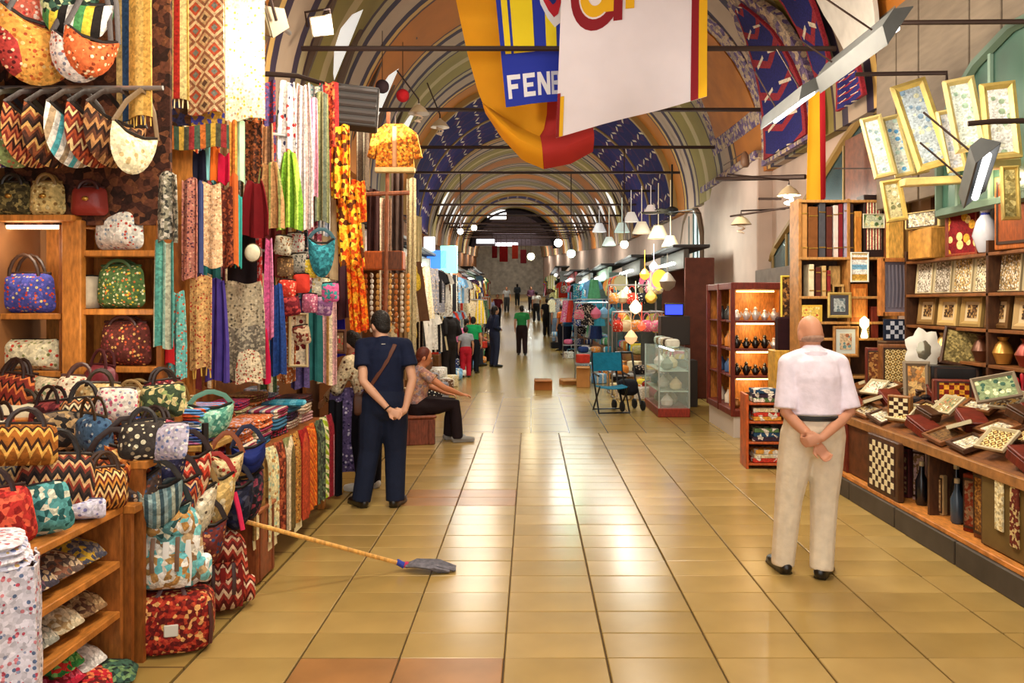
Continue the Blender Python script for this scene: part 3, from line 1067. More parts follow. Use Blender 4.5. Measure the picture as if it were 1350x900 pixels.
MB().box((0, 0, .165), (.40, .42, .33), bev=.012).build('box_body', wood('#7A3E2A'), t)
MB().box((0, 0, .352), (.43, .45, .035), bev=.01).build('lid', wood('#8A4A30'), t)
for s in (-1, 1):
    MB().box((s * .12, -.214, .165), (.02, .012, .3), bev=.003).build('batten', wood('#6A3422'), t)

# --- walkers and sitters farther down the street
standf = figure({}, vox=.016, sleeve=.6, trous=1.3)
walkf = figure(dict(knl=(-.1, .12, .50), anl=(-.1, .12, .095), tol=(-.11, .29, .04), knr=(.1, -.04, .49), anr=(.1, -.24, .10), tor=(.11, -.08, .02), ell=(-.24, -.12, 1.13), wrl=(-.24, -.10, .88), elr=(.24, .02, 1.12), wrr=(.22, .15, .92)), vox=.016, sleeve=.6, trous=1.3)
backf = figure(dict(ell=(-.23, -.12, 1.12), elr=(.23, -.12, 1.12), wrl=(-.16, .12, 1.05), wrr=(.16, .12, 1.05), hdl=(.6, .6, 0), hdr=(-.6, .6, 0)), vox=.016, sleeve=1.5, hairk='long')
lowf = figure(SIT, vox=.016, sleeve=.7)
def cols(shirt, trous, hair='#1A120E', skin=None, shoe=None):
    return dict(body=skin or SKIN, shirt=cl('t_' + shirt, shirt), trousers=cl('b_' + trous, trous), shoe=shoe or BLACKSH, hair=M('hair_' + hair, hair, .7, var=.3, vscale=50))
def stand_at(label, fig, px, py, Y, rot, c, group=None, scale=1.0):
    p = W(px, py, Y)
    return person(label, fig, (p.x, Y, zf(Y)), R(rot), c, group, True, scale)
stand_at('person in green tee and dark trousers walking alone down the middle of the street', walkf, 688, 467, 27.5, 4, cols('#2F8A4A', '#2A1C1C'), scale=1.0)
# those nearest on the side of the textile stalls
stand_at('large man in white tee sitting before the sportswear shop', lowf, 612, 484, 22.3, -40, cols('#D8CFC4', '#3A3A46'), scale=1.12)
stand_at('child in pink top standing beside the sportswear shop', standf, 603, 495, 19.6, 30, cols('#E07AA0', '#23222E'), scale=.80)
stand_at('child in bright green top with dark trousers near the sportswear shop', standf, 624, 492, 20.4, -10, cols('#1C9A58', '#14161E'), scale=.84)
stand_at('small child in red trousers and grey top by the sportswear shop', standf, 614, 494, 19.2, 15, cols('#8C8C92', '#B01C2C'), scale=.72)
stand_at('person in navy jacket standing behind the green topped child', backf, 652, 484, 22.4, -60, cols('#252A40', '#2B2F44'))
stand_at('bent person in orange top before the orange goods far down', lowf, 626, 478, 24.5, -70, cols('#D8743A', '#2A2024'), scale=1.05)
stand_at('person in black coat beside the dark doorway of the near shop', backf, 592, 506, 17.7, 50, cols('#1E1A1C', '#241E1E'))
stand_at('person in lavender shirt far off along the textile side', standf, 645, 420, 39, 0, cols('#8E9AC4', '#3A3A40'))
stand_at('person in dark red top far off in the street', walkf, 656, 422, 41, 170, cols('#6A2430', '#16161C'))
stand_at('person in pale grey shirt far off near the end', standf, 668, 405, 54, 180, cols('#A9AFB4', '#3C4248'))
stand_at('person in dark grey suit at the far end', backf, 682, 398, 62, 0, cols('#3A4650', '#2A3238'))
stand_at('person in white blouse and dark trousers far off on the lamp side', walkf, 707, 408, 45, 10, cols('#D8D2C8', '#2A2C34'))
stand_at('person all in black on the lamp side of the street', standf, 721, 424, 36, -15, cols('#1C1C22', '#18181C'))
stand_at('person in pale shirt and light blue jeans near the right row', walkf, 734, 436, 33, 12, cols('#D6E0DC', '#8098B4'))
stand_at('person in orange tee and dark trousers by the lamp shops', standf, 741, 447, 30, 40, cols('#E0702A', '#1E2230'))
stand_at('person in blue shirt bending at the lamp shops', backf, 748, 456, 27.6, 60, cols('#3A7AC0', '#20263A'))
stand_at('person in teal shirt far off by the lamp shops', standf, 728, 428, 38, 30, cols('#2A8A86', '#3A3438'))
stand_at('person in dark trousers and plum top farthest on the lamp side', backf, 700, 400, 55, 190, cols('#6A4458', '#22222A'))
# ------------------------------------------------------------------ kinds of goods
def FL(base, *c, s=24):
    return P('floral', [base] + list(c), s * 1.7)
def ST(*c, s=8):
    return P('stripe', list(c), s)
def SZ(*c, s=8):
    return P('stripez', list(c), s)
def KL(*c, s=7, s2=9):
    return P('kilim', list(c), s * 1.9, sc2=s2 * 1.3)
def DI(*c, s=6, s2=None):
    return P('diamond', list(c), s, sc2=s2)
def MO(*c, s=30):
    return P('mosaic', list(c), s * 1.7)
def PL(c):
    return M('plain_' + c, c, .85, spec=.2, var=.14, vscale=12, bump=.4, bscale=26)
def LE(c):
    return M('leather_' + c, c, .45, spec=.5, var=.12, vscale=9, bump=.2, bscale=50)
BRASS = M('brass', '#C8A050', .3, metal=.9)
STEEL = M('steel', '#A8A8A8', .35, metal=.8)
ZIP = M('zip_dark', '#201814', .5)

def rrect(w, h, r=.25, n=4, taper=1.0, z0=0.0):
    """Rounded rectangle outline standing on z0; taper narrows the top."""
    rr = min(w, h) * r
    o = []
    for cx, cz, a0 in ((w / 2 - rr, rr, -90), (w / 2 - rr, h - rr, 0), (-w / 2 + rr, h - rr, 90), (-w / 2 + rr, rr, 180)):
        for k in range(n + 1):
            a = R(a0 + 90 * k / n)
            x, z = cx + rr * math.cos(a), cz + rr * math.sin(a)
            f = 1 + (taper - 1) * z / h
            o.append((x * f, z + z0))
    return o

def moon(w, h, n=14, dip=.18):
    """Half-moon outline hanging below z = 0."""
    o = [(-w / 2 * math.cos(PI * k / n), -h * math.sin(PI * k / n) ** .8 ) for k in range(n + 1)]
    o += [(w / 2 - w * k / 6, -h * dip * math.sin(PI * k / 6)) for k in range(1, 6)]
    return o

def arch(w, h, n=8, z=0.0, y=0.0):
    return [(-w / 2 * math.cos(PI * k / n), y, z + h * math.sin(PI * k / n)) for k in range(n + 1)]

def handbag(label, loc, rot, w, h, d, mat, trim, group=None, hh=.5, pocket=None, name='handbag'):
    t = thing(name, label, 'bag', loc, rot, group)
    MB().pillow(rrect(w, h, .22, taper=.88), d, 4, pw=.4).build('bag_body', mat, t)
    MB().tube([(-w * .40, 0, h * .985), (0, 0, h * 1.0), (w * .40, 0, h * .985)], .009, 5).build('zipper', trim, t)
    for s in (-1, 1):
        MB().tube(arch(w * .5, h * hh, 8, h * .86, s * d * .22), .011, 6, flat=.6).build('handle', trim, t)
    if pocket:
        MB().pillow(rrect(w * .6, h * .55, .3, z0=h * .12), d * .5, 3, yc=-d * .36).build('front_pocket', pocket, t)
    return t

def hobo(label, loc, rot, w, h, d, mat, trim, strap=.22, group=None, flap=None):
    t = thing('shoulder_bag', label, 'bag', loc, rot, group)
    MB().pillow([(x, z - strap) for x, z in moon(w, h)], d, 4, pw=.45).build('bag_body', mat, t)
    MB().tube([(-w * .46, 0, -strap), (-w * .2, 0, -strap - h * .12), (w * .2, 0, -strap - h * .12), (w * .46, 0, -strap)], .010, 5).build('zipper', ZIP, t)
    MB().tube([(-w * .48, 0, -strap - .01), (-w * .30, 0, -strap * .45), (-.02, 0, -.012), (.02, 0, -.012), (w * .30, 0, -strap * .45), (w * .48, 0, -strap - .01)], .016, 6, flat=.35, ref=(0, 1, 0)).build('strap', trim, t)
    if flap:
        MB().pillow([(x * .7, z * .5 - strap - h * .22) for x, z in moon(w, h)], d * .5, 3, yc=-d * .36).build('front_pocket', flap, t)
    return t

def pouch(label, loc, rot, w, h, d, mat, trim, group=None):
    t = thing('pouch', label, 'pouch', loc, rot, group)
    MB().pillow(rrect(w, h, .2, 3), d, 3, pw=.4).build('bag_body', mat, t)
    MB().tube([(-w * .44, 0, h * .96), (0, 0, h * .985), (w * .44, 0, h * .96)], .007, 5).build('zipper', trim, t)
    return t

def backpack(label, loc, rot, w, h, d, mat, mat2, trim, group=None, panel=None):
    t = thing('backpack', label, 'bag', loc, rot, group)
    MB().pillow(rrect(w, h, .32, taper=.78), d, 5, pw=.4).build('bag_body', mat, t)
    MB().pillow(rrect(w * .66, h * .42, .3, z0=h * .06), d * .55, 4, yc=-d * .42).build('front_pocket', mat2, t)
    MB().pillow(rrect(w * .74, h * .34, .4, z0=h * .62, taper=.9), d * .7, 4, yc=-d * .26).build('flap', mat2, t)
    for s in (-1, 1):
        MB().pillow(rrect(w * .22, h * .34, .4, z0=h * .06), d * .6, 3, T=Matrix.Translation((s * w * .46, 0, 0))).build('side_pocket', mat, t)
        MB().tube([(s * w * .16, -d * .60, h * .66), (s * w * .165, -d * .74, h * .45), (s * w * .16, -d * .70, h * .28)], .012, 6, flat=.4, ref=(0, 1, 0)).build('buckle_strap', trim, t)
        MB().tube([(s * w * .12, d * .3, h * .92), (s * w * .34, d * .62, h * .6), (s * w * .36, d * .42, h * .1)], .02, 6, flat=.35, ref=(0, 1, 0)).build('shoulder_strap', trim, t)
    MB().tube(arch(w * .22, h * .14, 8, h * .94), .011, 6).build('top_loop', trim, t)
    if panel:
        for s in (-1, 0, 1):
            MB().tube([(s * w * .27, -d * (.40 if s else .50), h * .60), (s * w * .30, -d * (.46 if s else .62), h * .3), (s * w * .28, -d * .40, h * .08)], .017, 6, flat=.3, ref=(0, 1, 0)).build('piping', panel, t)
    return t

def duffel(label, loc, rot, w, h, d, mat, trim, tagm, group=None):
    t = thing('duffel_bag', label, 'bag', loc, rot, group)
    MB().ell((0, 0, h / 2), (w / 2, d / 2, h / 2), 24, 12, .42).build('bag_body', mat, t)
    MB().tube([(-w * .46, 0, h * .82), (-w * .36, 0, h * .985), (0, 0, h * 1.0), (w * .36, 0, h * .985), (w * .46, 0, h * .82)], .010, 5).build('zipper', trim, t)
    for s in (-1, 1):
        MB().tube([(s * w * .47, -d * .38, h * .15), (s * w * .49, -d * .41, h * .5), (s * w * .46, -d * .36, h * .86)], .012, 5).build('piping', trim, t)
        MB().tube([(-w * .2, s * d * .47, h * .35), (-w * .2, s * d * .42, h * .85), (-w * .12, s * d * .18, h * 1.10), (w * .12, s * d * .18, h * 1.10), (w * .2, s * d * .42, h * .85), (w * .2, s * d * .47, h * .35)], .014, 6, flat=.5).build('handle', trim, t)
    MB().box((w * .02, -d * .50, h * .46), (w * .17, .012, h * .20), bev=.004).build('label_patch', tagm, t)
    MB().pillow(rrect(w * .5, h * .36, .2, z0=h * .05), d * .2, 3, yc=-d * .44).build('front_pocket', mat, t)
    return t

def cloth(label, x0, y0, x1, y1, Y, mat, rot=0.0, folds=2.0, amp=.02, top=1.0, fringe=None, cat='scarf', name='scarf', group=None, lean=0.0, border=None, thick=.007, seed=0, nv=8):
    """A hanging cloth that fills the pixel box at depth Y; top < 1 gathers it at the top, lean slides the foot sideways."""
    a, c = W(x0, y0, Y), W(x1, y1, Y)
    w, h = c.x - a.x, a.z - c.z
    cw = w / max(.25, math.cos(R(rot)))
    ph = seed * 1.7
    def fn(u, v):
        f = top + (1 - top) * min(1, v * 1.6) ** .7
        x = (u - .5) * cw * f + lean * v
        return (x, amp * math.sin(folds * 2 * PI * u + ph + v * .6) * (.45 + .55 * v), -h * v - .012 * math.sin(u * PI * 2 + ph))
    o = MB().grid(fn, max(6, int(folds * 6)), nv, thick).build(name, mat, None, ((a.x + c.x) / 2, Y, a.z), (0, 0, R(rot)))
    tag(o, label, cat, group)
    if fringe:
        b = MB()
        n = max(5, int(cw / .025))
        for k in range(n):
            u = (k + .5) / n
            p = Vector(fn(u, 1.0))
            b.tube([p + V((0, .003, .005)), p + V((.004 * (-1) ** k, .003, -.055))], .005, 4)
        b.build('fringe', fringe, o)
    if border:
        MB().grid(lambda u, v: V(fn(u, .88 + .10 * v)) + V((0, -.004, 0)), max(6, int(folds * 6)), 2, .004).build('border', border, o)
    return o

def folded(label, loc, rot, w, d, h, mat, group=None, cat='textile', edge=None):
    """A folded textile: three soft layers joined along the fold."""
    b = MB()
    n = 3
    for k in range(n):
        b.ell((rnd.uniform(-.006, .006), rnd.uniform(-.006, .006), h * (k + .5) / n), (w / 2, d / 2, h / n * .56), 14, 6, .34)
    o = b.build('folded_textile', mat, None, loc, rot if hasattr(rot, '__len__') else (0, 0, rot))
    tag(o, label, cat, group)
    if edge:
        MB().tube([(-w * .47, -d * .5, h * .5), (w * .47, -d * .5, h * .5)], h * .38, 6, flat=1).build('folded_edge', edge, o)
    return o

# ------------------------------------------------------------------ the bag stall at the corner
OAK = wood('#B87430')
OAKD = wood('#8E5220')
LINEN = M('fringe_cream', '#DCCB9A', .9)
GOLDF = M('fringe_gold', '#C8A048', .9)

# shelving that faces the camera: back, post, boards
SY = 4.75
t = thing('shelf_unit', 'open orange wooden shelving with a thick post behind the heaped bags', 'shelving', (0, 0, 0))
a, c = W(0, 290, SY), W(207, 515, SY)
MB().box(((-3.1 - 2.16) / 2, SY + .36, 1.75), (.94, .03, 2.2)).build('back_panel', OAK, t)
pA = W(101, 288, SY - .02)
MB().box((W(100, 0, SY).x, SY - .02, .9), (.115, .06, 1.8 + .95), bev=.006).build('post', OAK, t)
MB().box((W(80, 0, SY).x, SY + .17, 1.15), (.03, .33, 2.2), bev=.003).build('side_panel', OAKD, t)
MB().box((W(209, 0, SY).x, SY + .17, 1.15), (.03, .34, 2.25), bev=.003).build('side_panel', OAKD, t)
for x0, x1, ys in ((-35, 82, (413, 489, 550)), (110, 207, (330, 407, 483, 556))):
    for y in ys:
        p, q = W(x0, y, SY), W(x1, y, SY)
        MB().box(((p.x + q.x) / 2, SY + .16, p.z - .018), (q.x - p.x, .36, .036), bev=.004).build('shelf_board', OAK, t)
p, q = W(-35, 289, SY), W(106, 289, SY)
MB().box(((p.x + q.x) / 2, SY + .12, p.z), (q.x - p.x, .42, .036), bev=.004).build('shelf_board', OAK, t)
s_ = MB().box(((p.x + q.x) / 2 - .03, SY + .05, p.z - .04), (q.x - p.x - .12, .04, .025), bev=.006).build('strip_lamp', M('strip_lamp', '#FFE8C0', .4, emit=6.0), t)
point('shelf_glow', (W(40, 0, SY).x, SY - .05, 2.12), 2.2, WARM, .05)
point('shelf_glow', (W(158, 0, SY).x, SY - .25, 1.65), 2.0, WARM, .05)

def at_shelf(px, py, Y=SY + .08):
    return W(px, py, Y)
# on the shelves
handbag('blue handbag with embroidered flowers and looped handles on the upper left shelf', at_shelf(36, 412), 0, .36, .24, .16, FL('#4A4FA0', '#E06A3A', '#D8C88A', '#7A6AB8', '#C8402A', s=26), LE('#3A2418'), hh=.6)
pouch('white and red floral bag lying on the shelf below the blue handbag', at_shelf(42, 488), 0, .38, .19, .16, FL('#D8CDA8', '#C8402A', '#E8E0C0', '#8A8A50', s=22), ZIP)
pouch('tan speckled pouch on the lowest left shelf beside the post', at_shelf(30, 548), 0, .30, .16, .12, MO('#B88A50', '#8A5A30', '#C8A878', s=40), ZIP)
handbag('pale floral fabric handbag on the top right hand shelf', at_shelf(158, 329), R(-12), .34, .25, .16, FL('#D8D4C8', '#B84A3A', '#8A9AA8', '#E8E4DC', s=26), LE('#C8C0B0'), hh=.3)
handbag('green and yellow floral handbag on the second shelf', at_shelf(160, 406), R(-6), .32, .26, .16, FL('#4E6A3A', '#D8B83A', '#8AA060', '#C8703A', '#E0D8A8', s=28), LE('#3E5A34'), hh=.25)
handbag('dark red and rust floral handbag on the third shelf', at_shelf(166, 482), R(-8), .35, .27, .16, FL('#5A2A22', '#B8502F', '#D8A860', '#8A3A3A', s=26), LE('#3A1A16'), hh=.25)
pouch('small upright book shaped purse beside the green floral bag', at_shelf(121, 406), R(60), .12, .20, .05, PL('#B8A890'), ZIP)
handbag('cream handbag with rust medallions on the lowest right hand shelf', at_shelf(178, 555, SY - .02), R(-14), .30, .21, .14, FL('#D8C8A0', '#A84A2A', '#B88A4A', s=20), LE('#A88A5A'), hh=.3)
pouch('rust red pouch leaning beside the cream medallion handbag', at_shelf(140, 553, SY - .06), R(14), .17, .15, .10, MO('#A84A34', '#7A2A20', '#C8704A', s=30), ZIP)

# purses standing on the top board
for k, (x, w, h, m, tr, lb) in enumerate([
        (18, .22, .20, MO('#5A5030', '#8A7A48', '#3A3420', s=34), LE('#2A2218'), 'olive speckled purse standing on the topmost shelf board'),
        (63, .21, .20, FL('#C8B070', '#8A6A38', '#E8D8A0', s=20), LE('#8A6A38'), 'tan and cream purse standing on the topmost shelf board'),
        (118, .22, .17, LE('#8A2A22'), LE('#3A1210'), 'glossy dark red purse with a brass clasp on the topmost board')]):
    h0 = handbag(lb, W(x, 288, SY - .03) + V((0, 0, .018)), R(6), w, h, .11, m, tr, hh=.35)
    MB().ell((0, -.06, h * .55), (.02, .012, .015), 8, 5).build('clasp', BRASS, h0)

# hanging rails with bags
def rail(label, x0, x1, py, Y, dy=0.0):
    p, q = W(x0, py, Y), W(x1, py, Y)
    o = MB().tube([p, q + V((0, dy, 0))], .014, 8).build('hanging_rail', STEEL)
    return tag(o, label, 'rail', 'rails of the bag stall')
rail('steel rail carrying the row of crescent shoulder bags', -40, 215, 116, 4.5)
rail('steel rail high up carrying the biggest bags', -40, 150, -42, 4.5)
rowA = [(8, FL('#2E2A58', '#8A4A6A', '#C8B8A0', '#5A5A9A', s=26), '#1A1826', 'navy and mauve floral'),
        (32, FL('#8A9A60', '#D8D0A8', '#5A6A40', '#B86A4A', s=24), '#3A3220', 'sage and cream floral'),
        (58, KL('#7A2A1E', '#B8603A', '#3A1A14', '#D8A060'), '#2A1410', 'rust kilim'),
        (84, KL('#4A2A1E', '#8A4A2A', '#C89A58', '#2A1812', s=5), '#2A1810', 'dark brown kilim'),
        (112, ST('#E0DCD0', '#58B0B8', '#E8E4D8', '#A89070', s=9), '#3A2A20', 'white and turquoise striped'),
        (138, KL('#A84A28', '#5A2018', '#D8B880', '#7A3020', s=6), '#1E120E', 'brick red kilim'),
        (162, KL('#5A3420', '#2E1A12', '#A87848', s=6), '#2A1A12', 'chocolate brown woven'),
        (190, FL('#D8CDA8', '#B8A070', '#EFE6C8', s=16), '#6A5234', 'cream leaf print')]
for k, (x, m, tr, lb) in enumerate(rowA):
    p = W(x, 118, 4.5)
    hobo('%s crescent bag, %s from the corner in the middle hanging row' % (lb, ORD[k]), p, (0, R(12), R(62)), *((.38, .31) if k < 7 else (.29, .26)), .078, m, LE(tr), .15 if k < 7 else .24)
rowB = [(18, .36, .32, 55, FL('#E8E4DC', '#D8607A', '#E8A8A8', '#FFFFFF', s=10), '#2A2420', 'large white bag with pink blossoms hanging highest at the corner', .10, 30),
        (34, .34, .26, 30, FL('#D8705A', '#E8B8A0', '#C83A3A', '#F0D8C8', s=24), '#1C1614', 'coral floral bag with a black base hanging high on the top rail', .04, 10),
        (72, .36, .32, 118, FL('#D89A48', '#B8642A', '#E8C080', '#A84A2A', s=20), '#2A1A14', 'orange and tan print bag hanging below the coral floral one', .30, 34),
        (112, .30, .22, 60, ST('#E8E4DC', '#4A8A50', '#D8C040', '#1E1A18', s=6), '#1C1614', 'white bag with green and yellow bands on the top rail', .06, 20),
        (128, .24, .20, 114, FL('#E0D4CC', '#B85A4A', '#8A8A9A', s=22), '#3A2A24', 'small white floral bag under the banded one', .30, 30)]
rowB += [(10, .26, .24, 116, KL('#5A2A1E', '#C8804A', '#2A1612', s=6), '#20120E', 'brown zigzag bag hung low under the white pink blossomed one', .3, 40),
         (98, .24, .2, 40, MO('#3A5A4A', '#B8C090', '#1E2A24', s=24), '#1A2018', 'dark green mottled bag between coral and banded bags', .05, 40),
         (56, .24, .2, 112, FL('#A83A34', '#E8C8A0', '#5A1A1A', s=22), '#20100E', 'red flowered bag hung low beside the orange one', .35, 50),
         (140, .22, .2, 108, FL('#D86A3A', '#F0D8B0', '#8A3A1E', s=22), '#2A1610', 'orange flowered bag at the inner end of the top rail', .35, 40),
         (8, .26, .24, 10, MO('#1A1A34', '#3A4A7A', '#101020', s=20), '#101018', 'dark blue bag in the uppermost corner of the stall', .04, 20)]
for x, w, h, yb, m, tr, lb, st, rz in rowB:
    p = W(x, -40, 4.45)
    pb = W(x, yb, 4.45)
    w, h = w * 1.25, h * 1.25
    hobo(lb, p, (0, R(10), R(rz)), w, h, .14, m, LE(tr), max(.05, p.z - pb.z - h))

tag(MB().box((-2.66, 4.78, 3.0), (1.0, .03, 1.5)).build('backdrop_cloth', MO('#3A2018', '#5A3424', '#2A1812', '#6A4028', s=14)), 'dark brown woven backdrop behind the hanging bags', 'cloth')
# stepped stand under the heap of bags
t = thing('stepped_stand', 'stepped wooden stand under the heap of patterned bags', 'stand')
for z, ya, yb, x0, x1 in ((1.15, 4.32, 4.72, -3.05, -1.98), (1.0, 3.94, 4.32, -3.05, -1.90), (.80, 3.86, 3.94, -3.05, -1.92)):
    MB().box(((x0 + x1) / 2, (ya + yb) / 2, z - .02), (x1 - x0, yb - ya, .04), bev=.004).build('step_board', OAK, t)
    MB().box(((x0 + x1) / 2, ya + .02, z / 2 - .02), (x1 - x0 - .04, .03, z - .04)).build('riser', OAKD, t)
# low shelf unit whose open front faces the aisle
more = [
 ('#7A2A1E', '#C8703A', '#2A1410', 'rust'), ('#2A3450', '#8A90A8', '#14182A', 'navy'), ('#C8A870', '#8A5A2A', '#E8D8A8', 'sand'), ('#5A1A24', '#A83A3A', '#D8A890', 'wine'), ('#3A4A34', '#8A9A60', '#C8B880', 'moss'),
 ('#D0702A', '#7A2A14', '#E8B070', 'orange'), ('#E0D4B8', '#A83A2A', '#6A4A34', 'ivory'), ('#1E1A1A', '#6A5A4A', '#A88A60', 'black'), ('#4A6A8A', '#B8C0C0', '#2A3A5A', 'denim blue'), ('#A84A5A', '#E0A8A0', '#5A1E2A', 'rose'),
 ('#B88A3A', '#5A3A1A', '#E0C880', 'mustard'), ('#6A3A2A', '#B87A50', '#2A1812', 'chestnut'), ('#C83A2A', '#F0D0A0', '#6A1A14', 'vermilion'), ('#5AA0A0', '#D8D8C0', '#2A5A5A', 'turquoise'), ('#8A7A9A', '#D0C8D8', '#4A3A5A', 'lilac'), ('#9A5A1E', '#E0A850', '#3A1E0E', 'honey')]
spots = [(-2.95, 4.50, 1.15), (-2.72, 4.62, 1.15), (-2.40, 4.42, 1.15), (-2.12, 4.62, 1.15), (-2.04, 4.40, 1.15), (-2.98, 4.16, 1.0), (-2.70, 4.02, 1.0), (-2.44, 4.20, 1.0), (-2.20, 4.02, 1.0), (-1.98, 4.16, 1.0),
         (-2.46, 3.42, .804), (-2.44, 3.02, .804), (-2.20, 2.94, .804), (-2.05, 3.36, .804), (-2.40, 3.20, 1.06), (-2.20, 3.44, 1.08)]
for k, ((x, y, z), (a_, b_, c_, cn)) in enumerate(zip(spots, more)):
    kind = k % 3
    m = [KL(a_, b_, c_, a_, s=6), FL(a_, b_, c_, s=24), MO(a_, b_, c_, a_, s=24)][(k * 2) % 3]
    wh = 'back step' if z > 1.1 and k < 5 else 'second step' if z == 1.0 else 'low shelf top'
    lb = '%s %s %s in the heap, on the %s' % (cn, ('zigzag', 'floral', 'mottled')[(k * 2) % 3], ('handbag', 'pouch', 'handbag')[kind], wh)
    r = (R(rnd.uniform(-18, 4)), R(rnd.uniform(-10, 10)), R(rnd.uniform(-35, 45)))
    (pouch if kind == 1 else handbag)(lb, (x, y, z), r, rnd.uniform(.22, .28), rnd.uniform(.17, .24), .13, m, LE(['#2A1812', '#14141A', '#3A2A18'][k % 3]))
t = thing('low_shelf', 'low wooden shelf unit with sloping rows of pouches beside the floral cloth', 'shelving', (0, 0, 0))
X0, X1, Y0, Y1 = -2.55, -1.97, 3.06, 3.85
MB().box(((X0 + X1) / 2, (Y0 + Y1) / 2, .785), (X1 - X0, Y1 - Y0, .036), bev=.005).build('top_board', OAK, t)
for z in (.53, .29, .04):
    MB().box(((X0 + X1) / 2, (Y0 + Y1) / 2 - .01, z), (X1 - X0, Y1 - Y0 - .04, .034), bev=.004).build('shelf_board', OAK, t)
MB().box(((X0 + X1) / 2, Y1 - .012, .385), (X1 - X0, .026, .765), bev=.003).build('end_panel', wood('#A0602A'), t)
MB().box(((X0 + X1) / 2, Y0 + .012, .385), (X1 - X0, .026, .765), bev=.003).build('end_panel', OAKD, t)
MB().box((X0 + .012, (Y0 + Y1) / 2, .385), (.024, Y1 - Y0, .765)).build('back_panel', OAKD, t)
low = [(.55, '#3A3440', '#6A4A5A', '#B8A080', 'dark plum'), (.55, '#5A4A44', '#8A5A44', '#C8B090', 'taupe and brown'), (.55, '#4A4A5A', '#C8A030', '#8A7A6A', 'slate with a yellow tab'),
       (.31, '#8A8A80', '#5A5A58', '#B8B0A0', 'grey'), (.31, '#C8B898', '#A88A60', '#E0D4B8', 'cream'), (.31, '#8A6A4A', '#5A3A2A', '#B89A70', 'brown'),
       (.06, '#1E2A2E', '#4A5A60', '#8A9AA0', 'dark teal'), (.06, '#B8203A', '#8A1A2A', '#E8607A', 'crimson'), (.06, '#E0DCD8', '#B8B4B0', '#F0EEEA', 'white'), (.06, '#2E7A3A', '#C8302A', '#7AB060', 'green and red')]
for k, (z, a_, b_, c_, lb) in enumerate(low):
    yy = 3.26 + .19 * (k % 3) if k < 9 else 3.3
    if k == 9:
        yy = 3.45
        z = .13
    which = {.55: 'top', .31: 'middle', .06: 'bottom', .13: 'bottom'}[z]
    o = pouch('%s zipped pouch lying on the %s tier of the low shelf' % (lb, which), (-2.00, yy + .04, z), (R(-76), 0, R(84)), .19, .26, .11, MO(a_, b_, c_, s=28), ZIP)
    o.location.z += .05
# pouches spilling out at the foot of the shelf
for k, (x, y, z, m, lb) in enumerate([(-1.93, 3.50, .045, FL('#D0507A', '#E8A0B8', '#8A2A4A', s=24), 'pink floral pouch at the foot of the low shelf'),
                                      (-1.90, 3.72, .05, MO('#B8202A', '#6A1A1A', '#E07A4A', s=30), 'scarlet pouch at the foot of the low shelf'),
                                      (-1.86, 3.86, .04, MO('#3A5A4A', '#6A8A5A', '#20302A', s=26), 'dark green pouch at the foot of the low shelf')]):
    pouch(lb, (x, y - .1, z), (R(-80), 0, R(60 + 25 * k)), .22, .2, .08, m, ZIP)

# floral cloth over a rack, nearest the corner
t = thing('cloth_rack', 'rack draped with white floral cloth beside the low wooden shelf', 'rack', (-2.03, 2.68, 0), R(30))
def drape(u, v):
    a = (u - .5) * .62
    z = .86 - .84 * v
    y = -.05 - .05 * v + .014 * math.sin(u * 22 + v * 2)
    return (a + .02 * v, y, z)
FLW = FL('#CFC8D0', '#B84A5A', '#8A90A8', '#D8D2D8', '#5A6A88', '#C87A80', s=30)
MB().grid(drape, 22, 12, .008).build('front_drape', FLW, t)
MB().grid(lambda u, v: (.31 + .008 * math.sin(v * 9 + u * 12) + .02 * v, -.05 + .26 * u, .86 - .84 * v), 6, 12, -.008).build('side_drape', FLW, t)
for k in range(4):
    MB().ell((0, .08, .86 + .025 * k), (.30 - .008 * k, .15, .016), 18, 6, .4).build('folded_layer', FL(*[('#C4C2D4', '#6A78A0', '#B89A60', '#E8E4EA'), ('#D8D4DC', '#8A8AA0', '#B86A70', '#F0ECF0')][k % 2], s=22), t)
MB().box((0, .1, .42), (.54, .2, .84), bev=.01).build('rack_frame', OAKD, t)

